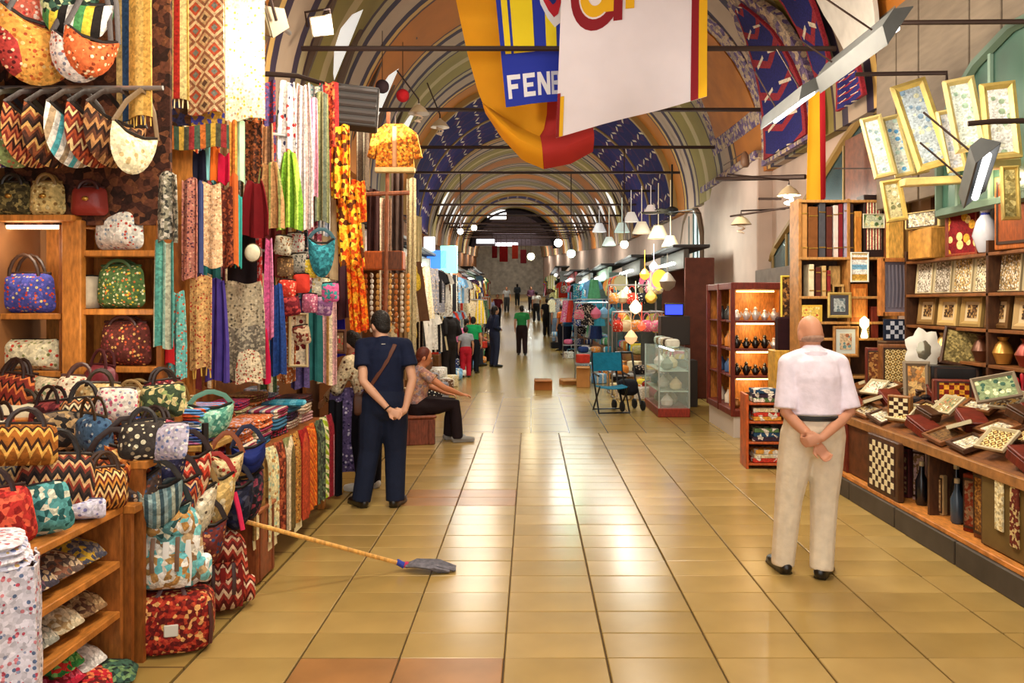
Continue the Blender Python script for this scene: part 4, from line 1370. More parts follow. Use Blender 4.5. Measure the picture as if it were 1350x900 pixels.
# the heap: (px, foot py, level z, w, h, d, turn, lean, kind, material, trim, label)
heap = [
 (14, 528, 1.15, .26, .20, .12, 10, -10, 'h', MO('#8A3A2A', '#C87A4A', '#5A1E18', s=26), '#2A1410', 'russet mottled handbag at the back of the heap below the left shelves'),
 (52, 540, 1.15, .26, .18, .12, -12, -16, 'p', FL('#C8B898', '#A05A3A', '#8A9A70', s=22), '#3A2418', 'pale tan floral pouch at the back of the heap beside the russet handbag'),
 (98, 545, 1.15, .22, .19, .12, 20, -12, 'h', FL('#D8CBB0', '#B83A34', '#8A5A44', s=26), '#4A2A20', 'cream handbag dotted with red at the back of the heap under the post'),
 (126, 540, 1.15, .24, .24, .13, -25, -8, 'h', LE('#6A1E2A'), '#3A1016', 'burgundy handbag standing at the back of the heap by the post'),
 (152, 556, 1.15, .18, .16, .10, 15, -10, 'p', FL('#E0D4C8', '#C8607A', '#8A8A9A', s=24), '#3A2A24', 'small white floral pouch in the heap before the burgundy handbag'),
 (20, 585, 1.0, .32, .20, .13, 0, -14, 'h', PL('#D8D0B0'), '#3A3226', 'plain cream handbag with a dark strap in the heap'),
 (64, 590, 1.0, .26, .22, .13, -14, -10, 'h', MO('#5A2028', '#8A3A3A', '#3A1418', s=20), '#1E1012', 'maroon square handbag in the heap beside the plain cream one'),
 (112, 592, 1.0, .24, .24, .14, 24, -8, 'h', KL('#2A2420', '#D8C8A0', '#5A3A2A', '#B87A4A', s=6), '#1E1612', 'black and cream kilim handbag in the middle of the heap'),
 (146, 588, 1.0, .20, .20, .12, -20, -6, 'h', FL('#3A2018', '#A85A3A', '#D8C090', s=24), '#20120E', 'dark floral handbag beside the black and cream kilim one'),
 (176, 588, 1.0, .20, .14, .12, 10, -12, 'p', PL('#2A58B0'), '#141E40', 'bright blue pouch in the heap below the lowest shelf'),
 (205, 582, 1.0, .20, .15, .12, -8, -12, 'p', PL('#3A6AC8'), '#1A2A58', 'royal blue pouch near the striped textiles'),
 (236, 575, 1.0, .18, .22, .12, 30, 14, 'h', FL('#D8C088', '#B88A48', '#E8D8A8', s=18), '#8A6A38', 'straw yellow handbag standing up beside the striped textiles'),
 (190, 606, 1.0, .22, .17, .12, 20, -14, 'h', FL('#3A3430', '#E0D8B8', '#8A7A60', s=18), '#201A18', 'charcoal handbag with cream spots in the heap'),
 (222, 606, 1.0, .20, .16, .11, -18, -14, 'p', FL('#B8B0C0', '#6A7AA8', '#E0DCD8', s=24), '#3A3A4A', 'lilac floral pouch in the heap beside the charcoal handbag'),
]
for x, y, z, w, h, d, rz, ln, kd, m, tr, lb in heap:
    Y = (EYE - z) * F / (y - VY)
    Y = min(max(Y, 3.98), 4.62)
    p = V(((x - VX) * Y / F, Y, z))
    r = (R(ln), R(rnd.uniform(-8, 8)), R(rz))
    w, h = w * 1.12, h * 1.15
    if kd == 'h':
        handbag(lb, p, r, w, h, d, m, LE(tr), hh=.45)
    else:
        pouch(lb, p, r, w, h, d, m, LE(tr))
# front of the heap, on the low shelf top
front = [
 (-2.32, 3.22, .30, .26, .15, 20, 'h', FL('#A82A24', '#7A1A18', '#D8503A', s=20), '#3A0E0C', 'red handbag on the low shelf top at the edge of the frame'),
 (-2.14, 3.56, .34, .30, .17, 35, 'h', KL('#3A2A24', '#8A3A2A', '#C8A070', '#20181A', s=6), '#1A1412', 'dark kilim handbag with long strap on the low shelf top'),
 (-2.12, 3.16, .30, .24, .14, 40, 'h', MO('#B8302A', '#8A1E1A', '#D85A40', s=26), '#2A1210', 'scarlet woven tote on the low shelf top above the floral cloth'),
 (-2.02, 3.76, .24, .20, .12, 50, 'h', KL('#C8883A', '#6A2A1A', '#E8C080', '#3A2018', s=7), '#3A2010', 'amber and brown kilim handbag on the shelf top corner'),
 (-2.36, 3.62, .30, .26, .15, 10, 'h', KL('#1E2430', '#8A7A5A', '#3A3A48', '#B8A070', s=6), '#14141A', 'navy and gold kilim handbag behind the dark kilim one'),
 (-2.30, 3.80, .28, .20, .14, -15, 'p', FL('#C8A050', '#8A3A24', '#3A5A8A', s=24), '#3A2014', 'mustard floral pouch at the back of the low shelf top'),
 (-2.04, 3.60, .22, .09, .16, 10, 'p', FL('#C8C4D8', '#7A7AB0', '#E8E4F0', s=26), '#4A4A60', 'pale lilac floral pouch on the front edge of the low shelf'),
]
for x, y, w, h, d, rz, kd, m, tr, lb in front:
    (handbag if kd == 'h' else pouch)(lb, (x, y, .804), (R(-6), R(rnd.uniform(-5, 5)), R(rz)), w, h, d, m, LE(tr))

# hung on the side of the stand, and standing on the floor below
side = [
 (150, 600, 3.95, .24, .24, KL('#8A3A1E', '#D8803A', '#3A1E14', s=6), '#2A140C', 'orange brown kilim shoulder bag hung on the stand side'),
 (178, 626, 4.0, .22, .26, FL('#4A3A34', '#C8B090', '#8A4A34', '#3A4A6A', s=22), '#201814', 'brown floral shoulder bag hung beside the orange brown one'),
 (206, 640, 4.02, .24, .24, ST('#5A7A80', '#A8B0A0', '#3A5058', '#8AA0A0', s=14), '#2A2420', 'grey teal striped shoulder bag hung above the turquoise backpack'),
 (236, 630, 4.18, .24, .30, KL('#8A2A22', '#C85A34', '#3A3A5A', '#D8B080', s=6), '#2A1210', 'dark red kilim shoulder bag hung under the straw yellow handbag'),
 (262, 640, 4.32, .22, .34, FL('#D8CDB0', '#B8A880', '#5A4A3A', '#F0EAD8', s=16), '#8A6A38', 'cream and ochre shoulder bag hung at the corner of the stand'),
 (284, 628, 4.45, .22, .30, FL('#C8A868', '#D83A2A', '#E8D8B0', s=12), '#A8302A', 'buff shoulder bag with a red top hung at the corner of the stand'),
 (310, 640, 4.62, .20, .28, MO('#1E2240', '#3A3A4A', '#14162A', s=20), '#14162A', 'navy shoulder bag with a pink ribbon near the brown chest')]
side += [
 (165, 585, 4.0, .22, .24, MO('#D8803A', '#8A3A1E', '#E8B870', s=24), '#2A140C', 'orange mottled shoulder bag hung highest at the stand side'),
 (220, 596, 4.16, .22, .26, FL('#2A2A4A', '#B8A888', '#6A6A8A', s=22), '#14141E', 'dark blue flowered shoulder bag hung under the lilac pouch'),
 (250, 600, 4.28, .22, .28, KL('#D84A34', '#E8C8A0', '#8A2A20', s=6), '#2A1210', 'vermilion zigzag shoulder bag hung by the straw yellow handbag'),
 (228, 665, 4.10, .20, .24, MO('#5A8A8A', '#C8C8B0', '#2A4A4A', s=22), '#1A2424', 'grey green mottled shoulder bag hung low at the stand side'),
 (275, 690, 4.34, .20, .26, FL('#6A2A24', '#C88A5A', '#2A3A5A', s=22), '#20100E', 'oxblood flowered shoulder bag hung low by the red backpack'),
 (300, 600, 4.60, .20, .22, FL('#E0C898', '#B83A2A', '#8A6A3A', s=20), '#8A4A2A', 'sandy flowered shoulder bag hung under the striped blankets'),
 (322, 625, 4.80, .20, .30, MO('#3A3440', '#8A3A4A', '#20202A', s=24), '#14141A', 'dark plum shoulder bag hung at the near end of the table'),
 (325, 590, 4.78, .20, .18, PL('#1E2A6A'), '#10183A', 'plain dark blue shoulder bag hung over the plum one')]
for x, y, Y, w, h, m, tr, lb in side:
    p = W(x, y, Y)
    o = hobo(lb, (p.x, Y, p.z + .14), (0, R(rnd.uniform(-6, 6)), R(30)), w, h, .12, m, LE(tr), .12, flap=m)
    if 'pink ribbon' in lb:
        MB().tube([(-.02, -.08, -.16), (.0, -.09, -.26), (.02, -.085, -.38)], .014, 5, flat=.4).build('ribbon', PL('#E0305A'), o)
t = thing('display_bar', 'thin dark upright bar at the side of the stepped stand by the bags', 'bar', (-1.80, 4.40, 0))
MB().tube([(0, 0, 0), (0, 0, 1.12)], .018, 6).build('upright', M('dark_metal', '#2A2420', .5, metal=.5), t)
duffel('dark red kilim duffel bag with a white label patch standing on the floor', (-1.85, 4.12, 0), R(16), .40, .30, .26, MO('#8A1E18', '#5A1612', '#B8442A', '#D8A060', '#6A1A16', '#A83020', s=34), LE('#4A1812'), M('label_patch', '#D8D4C8', .7))
backpack('turquoise and white patterned backpack resting on the red duffel bag', (-1.87, 4.12, .30), (R(-4), 0, R(14)), .36, .44, .20, MO('#D8D0C0', '#6AB4B8', '#B89A70', '#E8E4DC', '#7AC0C0', '#8A6A4A', s=16), MO('#D8D0C0', '#6AB4B8', '#A8804A', '#E8E4DC', '#B8884A', s=18), LE('#6A4A30'), panel=M('piping_white', '#E4E0D8', .7))
backpack('red and cream kilim backpack standing on the floor beside the brown chest', (-1.80, 4.62, .0), (0, 0, R(28)), .34, .46, .20, KL('#9A2A20', '#D8C0A0', '#5A1A16', '#B84A34', s=5), KL('#8A2A20', '#C8A888', '#5A1A16', s=5), LE('#3A1A14'), panel=PL('#7A1E1A'))
backpack('dark backpack with rust trim standing half hidden behind the turquoise one', (-2.02, 4.36, .0), (0, 0, R(-6)), .32, .62, .2, MO('#4A2418', '#8A4A2A', '#2A1612', '#B8804A', s=22), MO('#5A2A1E', '#A85A34', '#2A1612', s=22), LE('#2A1610'))
backpack('rust patterned backpack hung above the turquoise backpack', (-2.0, 4.12, .70), (R(-5), 0, R(12)), .26, .26, .14, MO('#A8402A', '#C87A4A', '#6A2018', '#D8B080', s=24), MO('#B8502A', '#7A2A1A', '#D8A870', s=24), LE('#2A1610'))
t = thing('chest', 'plain reddish brown wooden chest on the floor behind the mop handle', 'chest', (-1.83, 5.18, 0), R(0))
MB().box((0, 0, .23), (.22, .34, .44), bev=.01).build('chest_body', wood('#8E4A28'), t)
MB().box((0, 0, .46), (.24, .36, .03), bev=.008).build('lid', wood('#A05A30'), t)
for s in (-1, 1):
    MB().box((.113, s * .12, .23), (.008, .03, .42)).build('batten', wood('#7A3C20'), t)

# ------------------------------------------------------------------ rugs hung up high
cloth('golden hanging rug with a blue striped border high over the bags', 150, -60, 204, 156, 4.55, ST('#C89A4A', '#D8B060', '#C89A4A', '#B8562A', '#3A5070', '#B89A60', '#2A4464', s=2.6), -18, 1.0, .012, fringe=GOLDF, cat='rug', name='hanging_rug', thick=.012)
cloth('red and gold banded hanging rug beside the golden one', 192, -60, 252, 134, 4.9, ST('#B8923A', '#C8A860', '#B02A20', '#D8C080', '#A8843A', '#C8A860', '#B02A20', '#B8923A', s=3.0), -14, 1.0, .012, fringe=LINEN, cat='rug', name='hanging_rug', thick=.012)
cloth('brown hanging rug with diamond lattice high over the scarves', 246, -60, 297, 150, 5.2, DI('#5A4030', '#B89A70', '#8A5A40', '#C8B088', '#A84A30', '#6A7068', s=7), -10, 1.0, .012, cat='rug', name='hanging_rug', thick=.012)
cloth('brightly lit cream hanging cover with a dotted border', 296, -60, 350, 158, 5.5, FL('#EFE4C0', '#D8A040', '#B8A090', '#F4EED8', s=22), -8, 1.0, .012, cat='rug', name='hanging_rug', thick=.012, border=FL('#E8DCB0', '#A89060', s=18))
cloth('dark brown hanging rug under the diamond lattice rug', 204, 130, 258, 168, 5.3, MO('#3A2618', '#5A3A24', '#2A2A4A', s=18), 0, 1.0, .01, cat='rug', name='hanging_rug')
cloth('gold and blue woven sample hanging under the diamond lattice rug', 252, 148, 296, 166, 5.25, MO('#B8903A', '#3A3A8A', '#8A6A2A', s=24), 0, 1, .01, cat='rug', name='hanging_rug')
o = MB().tube([(-2.32, 4.3, 4.02), (-2.0, 6.6, 4.02)], .02, 6).build('hanging_rail', STEEL)
tag(o, 'steel rail high over the aisle edge carrying the hanging rugs', 'rail', 'rails of the textile stall')
for y, z, lb in ((5.45, 3.02, 'upper'), (6.2, 2.2, 'lower')):
    o = MB().tube([(-2.75, y - .5, z), (-1.75, y + .5, z)], .012, 6).build('hanging_rail', STEEL)
    tag(o, 'thin steel rail of the textile stall carrying the %s scarves' % lb, 'rail', 'rails of the textile stall')

# ------------------------------------------------------------------ scarves and garments of the textile stall
SC = [
 (225, 165, 302, 196, 5.0, ST('#3E5240', '#B8642A', '#3E5240', '#C8A040', '#4A4A38', '#8A2A2A', s=5), 0, 2, .01, 1, 'valance of green and orange ribbons over the scarves'),
 (206, 228, 238, 318, 4.6, MO('#6A6658', '#B8B0A0', '#3A3A34', '#8A8470', s=34), -10, 1.5, .02, .8, 'black and ivory mottled scarf hanging beside the shelf end'),
 (205, 318, 230, 458, 4.62, ST('#5A9A8A', '#8AB0A0', '#A8A890', '#4A8A80', s=12), 0, 2, .02, .9, 'sea green striped scarf hanging by the shelf end'),
 (222, 385, 246, 500, 4.85, FL('#6AB0A8', '#A8C8B8', '#C85A3A', s=30), -6, 1.5, .02, .7, 'turquoise flecked scarf hanging low by the shelf end'),
 (214, 420, 228, 480, 4.8, PL('#B01A1E'), 0, 1, .02, .5, 'narrow bright red scarf between the two green ones'),
 (232, 210, 252, 300, 5.2, PL('#3A1A1E'), 0, 1.5, .02, .8, 'deep maroon scarf high in the textile stall'),
 (246, 196, 262, 232, 5.15, PL('#D0502A'), 0, 1, .02, .9, 'short orange red scarf high in the textile stall'),
 (254, 200, 272, 240, 5.1, PL('#161628'), 0, 1, .02, .9, 'short midnight blue scarf high in the textile stall'),
 (268, 194, 280, 240, 5.12, PL('#7AB8B8'), 0, 1, .02, .9, 'short sky blue scarf high in the textile stall'),
 (278, 194, 290, 240, 5.1, PL('#E06A20'), 0, 1, .02, .9, 'short bright orange scarf high in the textile stall'),
 (288, 204, 304, 242, 5.1, PL('#B81238'), 0, 1, .02, .9, 'short raspberry scarf high in the textile stall'),
 (302, 160, 312, 300, 5.5, ST('#C88A3A', '#B8642A', s=20), 0, 1, .02, 1, 'narrow tan scarf beside the pale mint one'),
 (312, 158, 322, 240, 5.55, PL('#A8C8A8'), 0, 1, .02, 1, 'narrow pale mint scarf under the cream cover'),
 (320, 160, 346, 240, 5.6, MO('#4A2412', '#8A4A24', '#2A1408', '#6A3418', s=40), 0, 2, .015, 1, 'dark brown speckled scarf under the cream cover'),
 (342, 165, 362, 250, 5.7, ST('#B8845A', '#6A4A34', '#C89A70', s=10), 0, 2, .02, .8, 'light brown striped scarf beside the speckled one'),
 (238, 236, 262, 368, 4.95, FL('#B07060', '#6A3A4A', '#C89A80', '#4A2A34', s=34), -4, 1.5, .02, .9, 'dusty rose printed scarf hanging in front'),
 (262, 240, 268, 362, 5.0, PL('#3A4470'), 0, 1, .01, 1, 'slim slate blue scarf beside the dusty rose one'),
 (262, 242, 292, 352, 5.05, FL('#DDB488', '#B8805A', '#E8CCA8', s=40), 0, 1.5, .015, .9, 'peach coloured scarf hanging in front'),
 (290, 248, 308, 352, 5.1, MO('#6A2A1A', '#9A4A2A', '#4A1E14', s=40), 0, 1, .015, .9, 'rust flecked scarf beside the peach one'),
 (303, 230, 313, 350, 5.15, PL('#C0602A'), 0, 1, .015, 1, 'narrow burnt orange scarf hanging in front'),
 (311, 258, 319, 352, 5.2, PL('#3AA098'), 0, 1, .015, 1, 'narrow jade scarf hanging in front'),
 (318, 240, 356, 312, 5.35, PL('#6E1016'), 0, 2, .03, .5, 'flared dark red velvet cloth in the textile stall'),
 (336, 215, 374, 302, 5.6, ST('#A8784A', '#8A8A50', '#B88A5A', s=14), 0, 3, .03, .5, 'flared tan and olive cloth beside the red velvet'),
 (364, 200, 398, 302, 5.85, ST('#86B02E', '#A8C850', '#6A9A28', s=16), 0, 3, .03, .4, 'flared lime green cloth hanging by the aisle'),
 (366, 108, 392, 225, 5.9, FL('#E4DCD8', '#C83A3A', '#3A3A5A', '#F0ECE8', s=12), 0, 2, .03, .7, 'white garment with red blossoms hanging high by the aisle'),
 (386, 112, 414, 302, 6.0, ST('#E8E0DC', '#D8C8C4', '#F0ECE8', '#C8A8A0', s=14), 0, 3, .03, .6, 'long white cloth hanging by the aisle'),
 (404, 130, 420, 260, 6.1, ST('#C86A8A', '#D8A0B0', s=14), 0, 1.5, .02, .8, 'pink cloth edge hanging behind the long white one'),
 (414, 122, 434, 292, 6.2, ST('#7A7A50', '#A8A078', '#5A6050', s=14), 0, 2, .03, .8, 'olive cloth hanging by the aisle'),
 (420, 235, 436, 310, 6.3, ST('#C8C0B8', '#8A90A0', s=14), 0, 2, .02, .8, 'grey and white cloth below the olive one'),
 (428, 110, 442, 195, 6.4, MO('#B83A24', '#6A1A14', '#D86A3A', s=30), 0, 1, .02, .9, 'narrow red patterned cloth under the grey louvre box'),
 (250, 365, 280, 486, 5.0, FL('#C89A60', '#A8281E', '#8A4A30', '#D8B070', s=36), 0, 1.5, .015, 1, 'rust and gold floral runner with a fringe hanging low'),
 (272, 368, 302, 502, 5.2, PL('#4A3A8A'), 0, 2.5, .03, .6, 'violet shawl hanging low beside the floral runner'),
 (294, 372, 350, 444, 5.5, FL('#B8A88A', '#5A5044', '#C8BCA0', '#8A7A60', s=26), 0, 2, .015, .8, 'grey beige patterned cover hanging low'),
 (298, 430, 350, 500, 5.45, MO('#8A8070', '#6A6254', '#A89C84', s=40), 0, 2, .015, 1, 'taupe mottled cover below the grey beige one'),
 (310, 462, 346, 505, 5.35, FL('#DCCBA8', '#B83A2A', '#8A6A4A', s=34), 0, 1, .015, .7, 'cream cover with red flecks lying over the table edge'),
 (336, 432, 356, 504, 5.6, PL('#B81440'), 0, 1.5, .02, .5, 'crimson scarf trailing to the table'),
 (348, 316, 362, 446, 5.65, ST('#C8588A', '#D880A8', s=14), 0, 1, .02, .6, 'rose pink scarf hanging by the small bags'),
 (355, 375, 376, 494, 5.75, ST('#1E3A78', '#2A4E92', s=16), 0, 2, .03, .5, 'deep blue shawl hanging by the small bags'),
 (300, 300, 340, 376, 5.6, PL('#1E1418'), 0, 1.5, .02, .8, 'black cloth hanging behind the round cream cushion'),
 (434, 528, 452, 652, 7.25, PL('#101018'), 0, 2, .03, 1, 'long black cloth hanging beside the table end before the bowing woman'),
 (430, 420, 456, 470, 8.1, PL('#2A2ABA'), 0, 1, .02, .9, 'vivid blue cloth hanging behind the bowing woman'),
]
for k, (x0, y0, x1, y1, Y, m, rz, fo, am, tp, lb) in enumerate(SC):
    cloth(lb, x0, y0, x1, y1, Y, m, rz, fo, am, tp, seed=k, fringe=(GOLDF if 'fringe' in lb else None))
fc = [('#6A2A2A', 'maroon'), ('#B8864A', 'camel'), ('#3A4A5A', 'slate'), ('#8A3A4A', 'raspberry brown'), ('#C8B08A', 'wheat'), ('#4A5A3A', 'forest'), ('#A85A2A', 'rust orange'), ('#5A4A7A', 'dusk violet'), ('#2A6A6A', 'dark teal'), ('#D0A0A0', 'faded pink'), ('#8A8A8A', 'ash grey'), ('#C83A3A', 'poppy red')]
for lv, (ya, yb) in enumerate(((120, 262), (236, 384), (366, 506))):
    for k in range(12):
        c, cn = fc[(k + 5 * lv) % 12]
        c2 = fc[(k * 3 + 2 + lv) % 12][0]
        m = [PL(c), ST(c, c2, '#D8C8A8', c, s=10), FL(c, c2, '#E0D0B0', s=26), MO(c, c2, c, s=30)][(k + lv) % 4]
        x = 202 + k * 20 + rnd.uniform(-4, 4)
        Y = 5.55 + k * .12
        cloth('%s %s scarf in the back row, %s tier' % (cn, ('plain', 'striped', 'flowered', 'flecked')[(k + lv) % 4], ('upper', 'middle', 'lower')[lv]), x, ya + rnd.uniform(-14, 14), x + 26, yb + rnd.uniform(-22, 10), Y, m, rnd.uniform(-12, 4), 2, .02, rnd.uniform(.6, 1), seed=k + lv)
# flame coloured shawls hung one behind the other
FLAME = MO('#F0B020', '#E87A18', '#F8D850', '#C84A10', '#F8C030', '#5A2A10', s=16)
FLAME2 = MO('#E85A14', '#F08A20', '#C83A10', '#F0B030', s=18)
for k, (x0, y0, x1, y1, Y, m, tp, ln, lb) in enumerate([
        (436, 166, 462, 260, 6.6, FLAME, .9, 0, 'topmost yellow flame patterned shawl by the aisle'),
        (440, 245, 474, 350, 6.75, FLAME, .8, .05, 'yellow flame patterned shawl hanging under the topmost one'),
        (462, 238, 482, 292, 7.1, FLAME2, .8, .0, 'short orange flame shawl beside the wooden sign box'),
        (454, 335, 478, 436, 7.5, FLAME2, .75, .06, 'long orange flame shawl trailing towards the navy man')]):
    cloth(lb, x0, y0, x1, y1, Y, m, 0, 2.5, .03, tp, lean=ln, seed=k)

t = thing('round_cushion', 'round cream cushion with a dark seam hanging among the scarves', 'cushion', W(333, 333, 5.3), (0, 0, R(-10)))
MB().pillow([(.058 * math.cos(2 * PI * k / 20), .060 * math.sin(2 * PI * k / 20)) for k in range(20)], .05, 4).build('cushion_body', PL('#E4D8B8'), t)
MB().tube([(.058 * math.cos(2 * PI * k / 20), 0, .060 * math.sin(2 * PI * k / 20)) for k in range(20)], .004, 4, closed=True).build('seam', PL('#5A4A34'), t)

# small bags, purses and picture boards hung by the aisle (365-440, 305-490)
sm = [(372, 322, FL('#C8C0A8', '#8A5A34', s=30), 'beige'), (390, 318, FL('#D8D0C0', '#B84A4A', s=30), 'ivory'), (376, 350, FL('#8A6A4A', '#D8B070', s=30), 'brown'),
      (396, 345, FL('#A8A090', '#4A4A44', s=30), 'grey'), (378, 380, FL('#C83A2A', '#E8A080', s=26), 'tomato red'), (398, 372, PL('#D84030'), 'bright red'),
      (414, 352, FL('#E8C840', '#F0E8C0', s=24), 'yellow'), (422, 376, FL('#E0DCC0', '#C8B060', s=24), 'cream'), (386, 402, MO('#6A1A24', '#A83A3A', s=30), 'wine'),
      (408, 398, FL('#B8607A', '#E0B0B8', s=26), 'rose'), (426, 402, MO('#8A5A8A', '#B890A8', s=28), 'mauve'), (370, 408, MO('#B84A2A', '#5A2418', s=28), 'rust'),
      (436, 384, MO('#C85A8A', '#3A8A8A', s=26), 'pink and teal'), (400, 440, MO('#B8A080', '#6A2A20', s=26), 'brown and tan')]
for k, (x, y, m, lb) in enumerate(sm):
    pouch('small %s drawstring purse in the cluster of purses by the aisle' % lb, W(x, y + 14, 6.0 + .05 * (k % 4)), (0, R(rnd.uniform(-12, 12)), R(rnd.uniform(-20, 20))), .13, .15, .05, m, ZIP, 'purses hung by the aisle')
hobo('teal blue suede shoulder bag hanging above the purse cluster', W(424, 300, 6.05), (0, 0, R(15)), .20, .30, .1, MO('#2E7A86', '#3A94A0', '#246470', s=26), LE('#1E4A54'), .08)
def picture(label, px, py, Y, w, h, fr, pic, rot=(0, 0, 0), fw=.03, dp=.025, mount=None, name='framed_picture', cat='picture', group=None):
    """A frame of four mitred rails with a mount and a picture; origin at the middle of its back."""
    p = px if isinstance(px, Vector) else W(px, py, Y)
    t = thing(name, label, cat, p, rot, group)
    b = MB()
    o = [(-w / 2, -h / 2), (w / 2, -h / 2), (w / 2, h / 2), (-w / 2, h / 2)]
    i2 = [(-w / 2 + fw, -h / 2 + fw), (w / 2 - fw, -h / 2 + fw), (w / 2 - fw, h / 2 - fw), (-w / 2 + fw, h / 2 - fw)]
    mm = [((a[0] + b2[0]) / 2, (a[1] + b2[1]) / 2) for a, b2 in zip(o, i2)]
    vs = [(x, 0, z) for x, z in o] + [(x, -dp, z) for x, z in o] + [(x, -dp * 1.25, z) for x, z in mm] + [(x, -dp * .5, z) for x, z in i2] + [(x, 0, z) for x, z in i2]
    fs = []
    for r in range(4):
        for k in range(4):
            j = (k + 1) % 4
            fs.append((r * 4 + k, r * 4 + j, r * 4 + 4 + j, r * 4 + 4 + k))
    b.add(vs, fs)
    b.build('frame', fr, t, smooth=False)
    if mount:
        MB().box((0, -dp * .28, 0), (w - fw * 2, dp * .3, h - fw * 2)).build('mount', mount, t, smooth=False)
        MB().box((0, -dp * .45, 0), ((w - fw * 2) * .62, dp * .3, (h - fw * 2) * .66)).build('picture', pic, t, smooth=False)
    else:
        MB().box((0, -dp * .28, 0), (w - fw * 2, dp * .3, h - fw * 2)).build('picture', pic, t, smooth=False)
    return t
picture('narrow cream framed board with dark red ovals hung behind the table', 394, 448, 6.5, .16, .44, M('frame_cream', '#C8B48A', .6), FL('#D8CBB0', '#6A1A1A', '#5A1414', s=9), fw=.022)
picture('narrow brown framed board with dark ovals beside the cream one', 372, 452, 6.6, .14, .42, M('frame_brown', '#5A3420', .6), FL('#8A5A3A', '#2A1410', s=9), fw=.022)
picture('small ornate framed panel hung behind the bowing woman', 438, 450, 7.2, .26, .22, M('frame_brown', '#5A3420', .6), FL('#8A6A4A', '#C83A3A', '#D8D0B0', s=20), fw=.03)

# ------------------------------------------------------------------ table of folded textiles
t = thing('textile_table', 'long table hidden under folded textiles and hanging runners', 'table', (0, 0, 0))
MB().box((-2.24, 6.05, .765), (.92, 1.86, .04), bev=.006).build('tabletop', OAKD, t)
MB().box((-2.60, 6.06, .99), (.30, 1.86, .40), bev=.006).build('back_step', OAKD, t)
for x in (-1.82, -2.66):
    for y in (5.18, 6.92):
        MB().box((x, y, .37), (.06, .06, .745), bev=.006).build('leg', OAK, t)
cols_ = [('#8A2A4A', 'plum'), ('#C83A5A', 'cherry'), ('#D8C8B0', 'oatmeal'), ('#4A4A6A', 'slate blue'), ('#B86A3A', 'copper'), ('#5A3A6A', 'purple'), ('#3A6A8A', 'steel blue'), ('#A8A070', 'khaki'),
         ('#C89A9A', 'blush'), ('#6A2A2A', 'oxblood'), ('#D8703A', 'tangerine'), ('#7A8A9A', 'blue grey'), ('#3A3034', 'near black'), ('#B8A8B8', 'lavender grey'), ('#8A6A3A', 'bronze'), ('#C8506A', 'watermelon')]
k = 0
for row, (x, zb, nst) in enumerate(((-2.00, .785, 5), (-2.27, .785, 5), (-2.60, 1.19, 5))):
    rn = ('front', 'middle', 'back')[row]
    for st in range(nst):
        z = zb
        yy = 5.30 + .36 * st
        for lv in range((3, 4, 2)[row]):
            h = rnd.uniform(.05, .085)
            c, cn = cols_[(k * 7 + st + lv * 3) % len(cols_)]
            c2 = cols_[(k * 5 + 3) % len(cols_)][0]
            m = [ST(c, c2, '#D8C8B0', c, s=12), FL(c, c2, '#E0D4C0', s=26), MO(c, c2, c, s=36), PL(c)][k % 4]
            folded('%s %s folded textile, %s up in the %s stack of the %s row' % (cn, ('striped', 'floral', 'woven', 'plain')[k % 4], ORD[lv], ORD[st], rn),
                   (x + rnd.uniform(-.02, .02), yy + rnd.uniform(-.015, .015), z), R(rnd.uniform(-7, 7)), .25, .33, h, m, 'folded textiles on the table')
            z += h + .002
            k += 1
# striped and teal textiles at the near corner of the table
z = .99
t = thing('side_stand', 'small stand with a pale top carrying the striped folded blankets', 'stand', (-2.0, 4.72, 0))
MB().box((0, 0, .955), (.36, .42, .035), bev=.005).build('stand_top', wood('#C89A50'), t)
for sx in (-.15, .15):
    for sy in (-.18, .18):
        MB().box((sx, sy, .47), (.04, .04, .938)).build('leg', OAKD, t)
z = .974
for k, (c, lb) in enumerate(((('#3A4A8A', '#8A6A9A', '#B86A9A', '#5A7AA8'), 'purple and blue striped blanket folded lowest on the small stand'), (('#2A4A9A', '#E0DCD4', '#2A4A8A', '#8A8A5A'), 'navy and white striped blanket folded on the small stand'),
                             (('#C8402A', '#4AA03A', '#E0DCD0', '#3A6AB0'), 'red and green striped blanket folded on the small stand'), (('#5A90C8', '#D85A2A', '#5A90C8'), 'light blue edged blanket folded topmost on the small stand'))):
    folded(lb, (-2.02, 4.70, z), R(-6), .34, .34, .05, SZ(*c, s=16), None, 'blanket')
    z += .052
hobo('sea green patterned tote slumped against the striped blankets', (-1.86, 4.62, 1.28), (0, 0, R(30)), .26, .20, .12, MO('#7AB8A0', '#A8D0B8', '#4A8A78', s=26), LE('#5A8A78'), .08)
folded('turquoise folded towel lying over the front textiles', (-1.93, 6.32, .975), R(12), .28, .22, .03, ST('#3AA0C0', '#6AC0D8', s=10))

